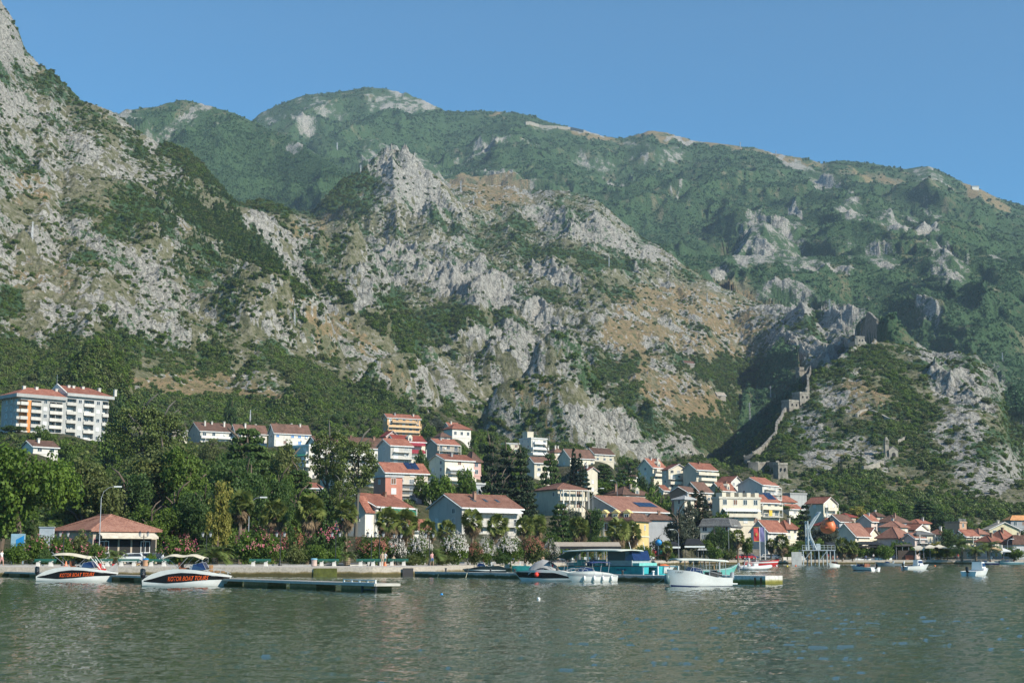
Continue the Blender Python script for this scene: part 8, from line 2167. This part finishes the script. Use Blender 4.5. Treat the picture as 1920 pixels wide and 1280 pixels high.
R, L_ = pavilion('long black awning of the waterside cafe right of the crane', 1606, 1662, 403, 5.4, 7, BCANV, BCANV, 6, peak=.9)
for i, px in enumerate((1614, 1628, 1642, 1655)): cafe_set('%s cafe table under the long black awning' % ('first', 'second', 'third', 'fourth')[i], ray(px, 1040)[0]*404, 404, 1.2, CL['blue'], GEL, .3*i, 'tables under the black awning')
pavilion('dark awning between the crane and the palm', 1554, 1576, 407, 5.6, 5, BCANV, None, 3)
pavilion('dark awning behind the palm right of the crane', 1578, 1592, 408, 5.2, 5, BCANV, None, 3)
R, L_ = pavilion('wooden bar pavilion with dark roof and brick-red counter', 1680, 1718, 405, 5.0, 6, plain('thatch', (.07,.06,.045), .9), None, 4, 'bar_pavilion', .6, 'pavilion')
MB().box(.6, L_-.5, .1, .6, 0, 2.6).build('dark_wall', plain('dark_wood', (.05,.035,.025), .8), R); MB().box(L_*.45, L_*.85, -.1, .08, 0, 1.3).build('counter', plain('brick_red', (.28,.08,.04), .8), R)
pavilion('cream slanted awning beside the wooden bar', 1716, 1734, 403, 4.6, 4, AWN['cream'], AWN['cream'], 3)
def parasol(label, px, Y, r, mat, zt=4.4, sq=True, group=None):
    u = ray(px, 1040)[0]; R = thing('parasol', label, 'parasol', (u*Y, Y, 1.2), 0, group); zt -= 1.2
    MB().tube([(0,0,0),(0,0,zt+.5)], .05, 6).build('pole', METAL, R); MB().box(-.4, .4, -.4, .4, 0, .12).build('base', CONC, R)
    a = [(-r,-r,zt-.35),(r,-r,zt-.35),(r,r,zt-.35),(-r,r,zt-.35),(0,0,zt+.45)]
    m = MB().add(a, [(0,1,4),(1,2,4),(2,3,4),(3,0,4)]).add([(x, y, z-.03) for x, y, z in a], [(4,1,0),(4,2,1),(4,3,2),(4,0,3)])
    for s in (-1, 1): m.box(-r, r, s*r-.015, s*r+.015, zt-.65, zt-.35); m.box(s*r-.015, s*r+.015, -r, r, zt-.65, zt-.35)
    m.build('canopy', mat, R)
parasol('cream square parasol left of a row of two beside the bar awning', 1744, 404, 1.8, AWN['cream'], 5.0); parasol('cream square parasol right of a row of two beside the bar awning', 1761, 404, 1.8, AWN['cream'], 5.0)
parasol('pale grey parasol near the quay terrace trees', 1790, 405, 2.3, plain('grey_parasol', (.42,.44,.42), .8), 4.8); parasol('tan parasol near the far right boats', 1861, 404, 2.2, plain('tan_parasol', (.46,.33,.18), .8), 4.4); parasol('white small parasol right of the tan one', 1882, 404, 1.6, AWN['awnwhite'], 4.0)
for i, px in enumerate((1740, 1752, 1766, 1796, 1858)): cafe_set('%s cafe table from the left under the pale parasols' % ('first', 'second', 'third', 'fourth', 'fifth')[i], ray(px, 1040)[0]*403.5, 403.5, 1.2, DKMETAL, GEL, px*.1, 'tables under the parasols')
# long terrace canopy behind the turquoise boat, kiosks and marquees
R, L_ = pavilion('long terrace canopy with pale edge and black underside behind the turquoise boat', 1040, 1165, 268, 4.4, 6, plain('pale_tan_roof', (.42,.35,.27), .8), BCANV, 9, 'terrace_canopy', cat='canopy')
for i, px in enumerate((1050, 1066, 1082, 1098, 1114, 1130)): cafe_set('%s table from the left under the long terrace canopy' % ('first', 'second', 'third', 'fourth', 'fifth', 'last')[i], ray(px, 1040)[0]*270, 270, 1.2, GEL, WOODP, px*.07, 'tables under the terrace canopy')
R = thing('kiosk', 'small white kiosk with blue sign by the playground', 'kiosk', P(1190, 1040, 350), .1); R.location.z = 1.2; MB().box(0, 4.2, 0, 3, 0, 2.6).build('wall', wallmat('white'), R); MB().box(-.2, 4.4, -.2, 3.2, 2.6, 2.85).build('roof', METAL, R); MB().box(2.2, 3.3, -.05, -.003, .9, 1.9).build('hatch', GLASS, R); MB().lathe([(.02,-.03),(.5,-.02),(.5,.02),(.02,.03)], 14, Matrix.Translation((2.6, -.1, 3.1)) @ Matrix.Rotation(pi/2, 4, 'X')).build('round_sign', SKYB, R)
pavilion('black marquee with white edge, left one', 1243, 1276, 372, 5.0, 6, BCANV, GEL, 3, 'marquee', 1.0, 'marquee')
pavilion('larger black marquee with curved white edge, right one', 1284, 1322, 376, 5.2, 7, BCANV, GEL, 3, 'marquee', 1.6, 'marquee')
pavilion('small pale marquee roof under the trees behind the launch', 1308, 1330, 385, 3.8, 4, plain('grey_parasol', (.42,.44,.42), .8), None, 3, 'marquee', .5, 'marquee')
# playground figures
R = thing('playground_tower', 'colourful playground tower with a blue, a red and a green ball-shaped figure', 'playground', P(1233, 1050, 352)); R.location.z = 1.2
MB().tube([(-1.4,0,0),(-1.4,0,3.2)], .1, 6).build('post', GEL, R); MB().tube([(.2,0,0),(.2,0,4.0)], .1, 6).build('post', GEL, R); MB().tube([(1.5,0,0),(1.5,0,3.0)], .1, 6).build('post', GEL, R); MB().box(-1.6, 1.7, -.6, .6, 1.2, 1.32).build('platform', REDP, R)
for x, z, r, mt in ((.3, 4.3, .85, SKYB), (-.9, 2.0, .75, REDP), (1.1, 1.9, .7, plain('toy_green', (.03,.30,.22), .5))):
    MB().lathe([(.05,-r),(r*.6,-r*.7),(r,-.1),(r*.95,.2),(r*.55,r*.8),(.05,r)], 14, Matrix.Translation((x, 0, z))).build('ball_figure', mt, R, True)
MB().tube([(1.3,-.3,1.3),(2.0,-.8,.8),(2.6,-1.2,.2)], .3, 8).build('slide', plain('toy_yellow', (.6,.4,.03), .5), R)
# white low barriers on the right quay
for i, (px, lab) in enumerate(((1470, 'leftmost of the white barrier blocks on the quay edge left of the crane'), (1482, 'second white barrier block left of the crane'), (1494, 'third white barrier block left of the crane'), (1505, 'white barrier block nearest to the crane'))):
    R = thing('barrier_block', lab, 'barrier', quay_pt(px, 1.5, 1.12)); MB().add([(-.75,-.25,0),(.75,-.25,0),(.75,.25,0),(-.75,.25,0),(-.72,-.12,.85),(.72,-.12,.85),(.72,.12,.85),(-.72,.12,.85)], [(3,2,1,0),(4,5,6,7),(0,1,5,4),(1,2,6,5),(2,3,7,6),(3,0,4,7)]).build('block', wallmat('white'), R)
for i in range(12):
    px = 1598+i*6.5; R = thing('planter', 'white planter box in the row before the black awning', 'planter', quay_pt(px, 2.2, 1.12), 0, 'white planters before the black awning'); MB().box(-.42, .42, -.2, .2, 0, .6).build('box', GEL, R)
HAZE = 0.000058
# ------------------------------------------------------------------ haze
hm = bpy.data.materials.new('haze'); hm.use_nodes = True; nt = hm.node_tree; nt.nodes.clear()
pv = nt.nodes.new('ShaderNodeVolumePrincipled'); pv.inputs['Density'].default_value = HAZE
pv.inputs['Color'].default_value = (.62, .78, 1.0, 1); pv.inputs['Anisotropy'].default_value = .0
ou = nt.nodes.new('ShaderNodeOutputMaterial'); nt.links.new(pv.outputs[0], ou.inputs['Volume'])
hb = MB().box(-3600, 3600, -150, 5400, -1.0, 2100).build('haze', hm)
hb.visible_shadow = True
tag(hb, 'thin blue summer air between the bay and the far mountains', 'haze', kind='stuff')
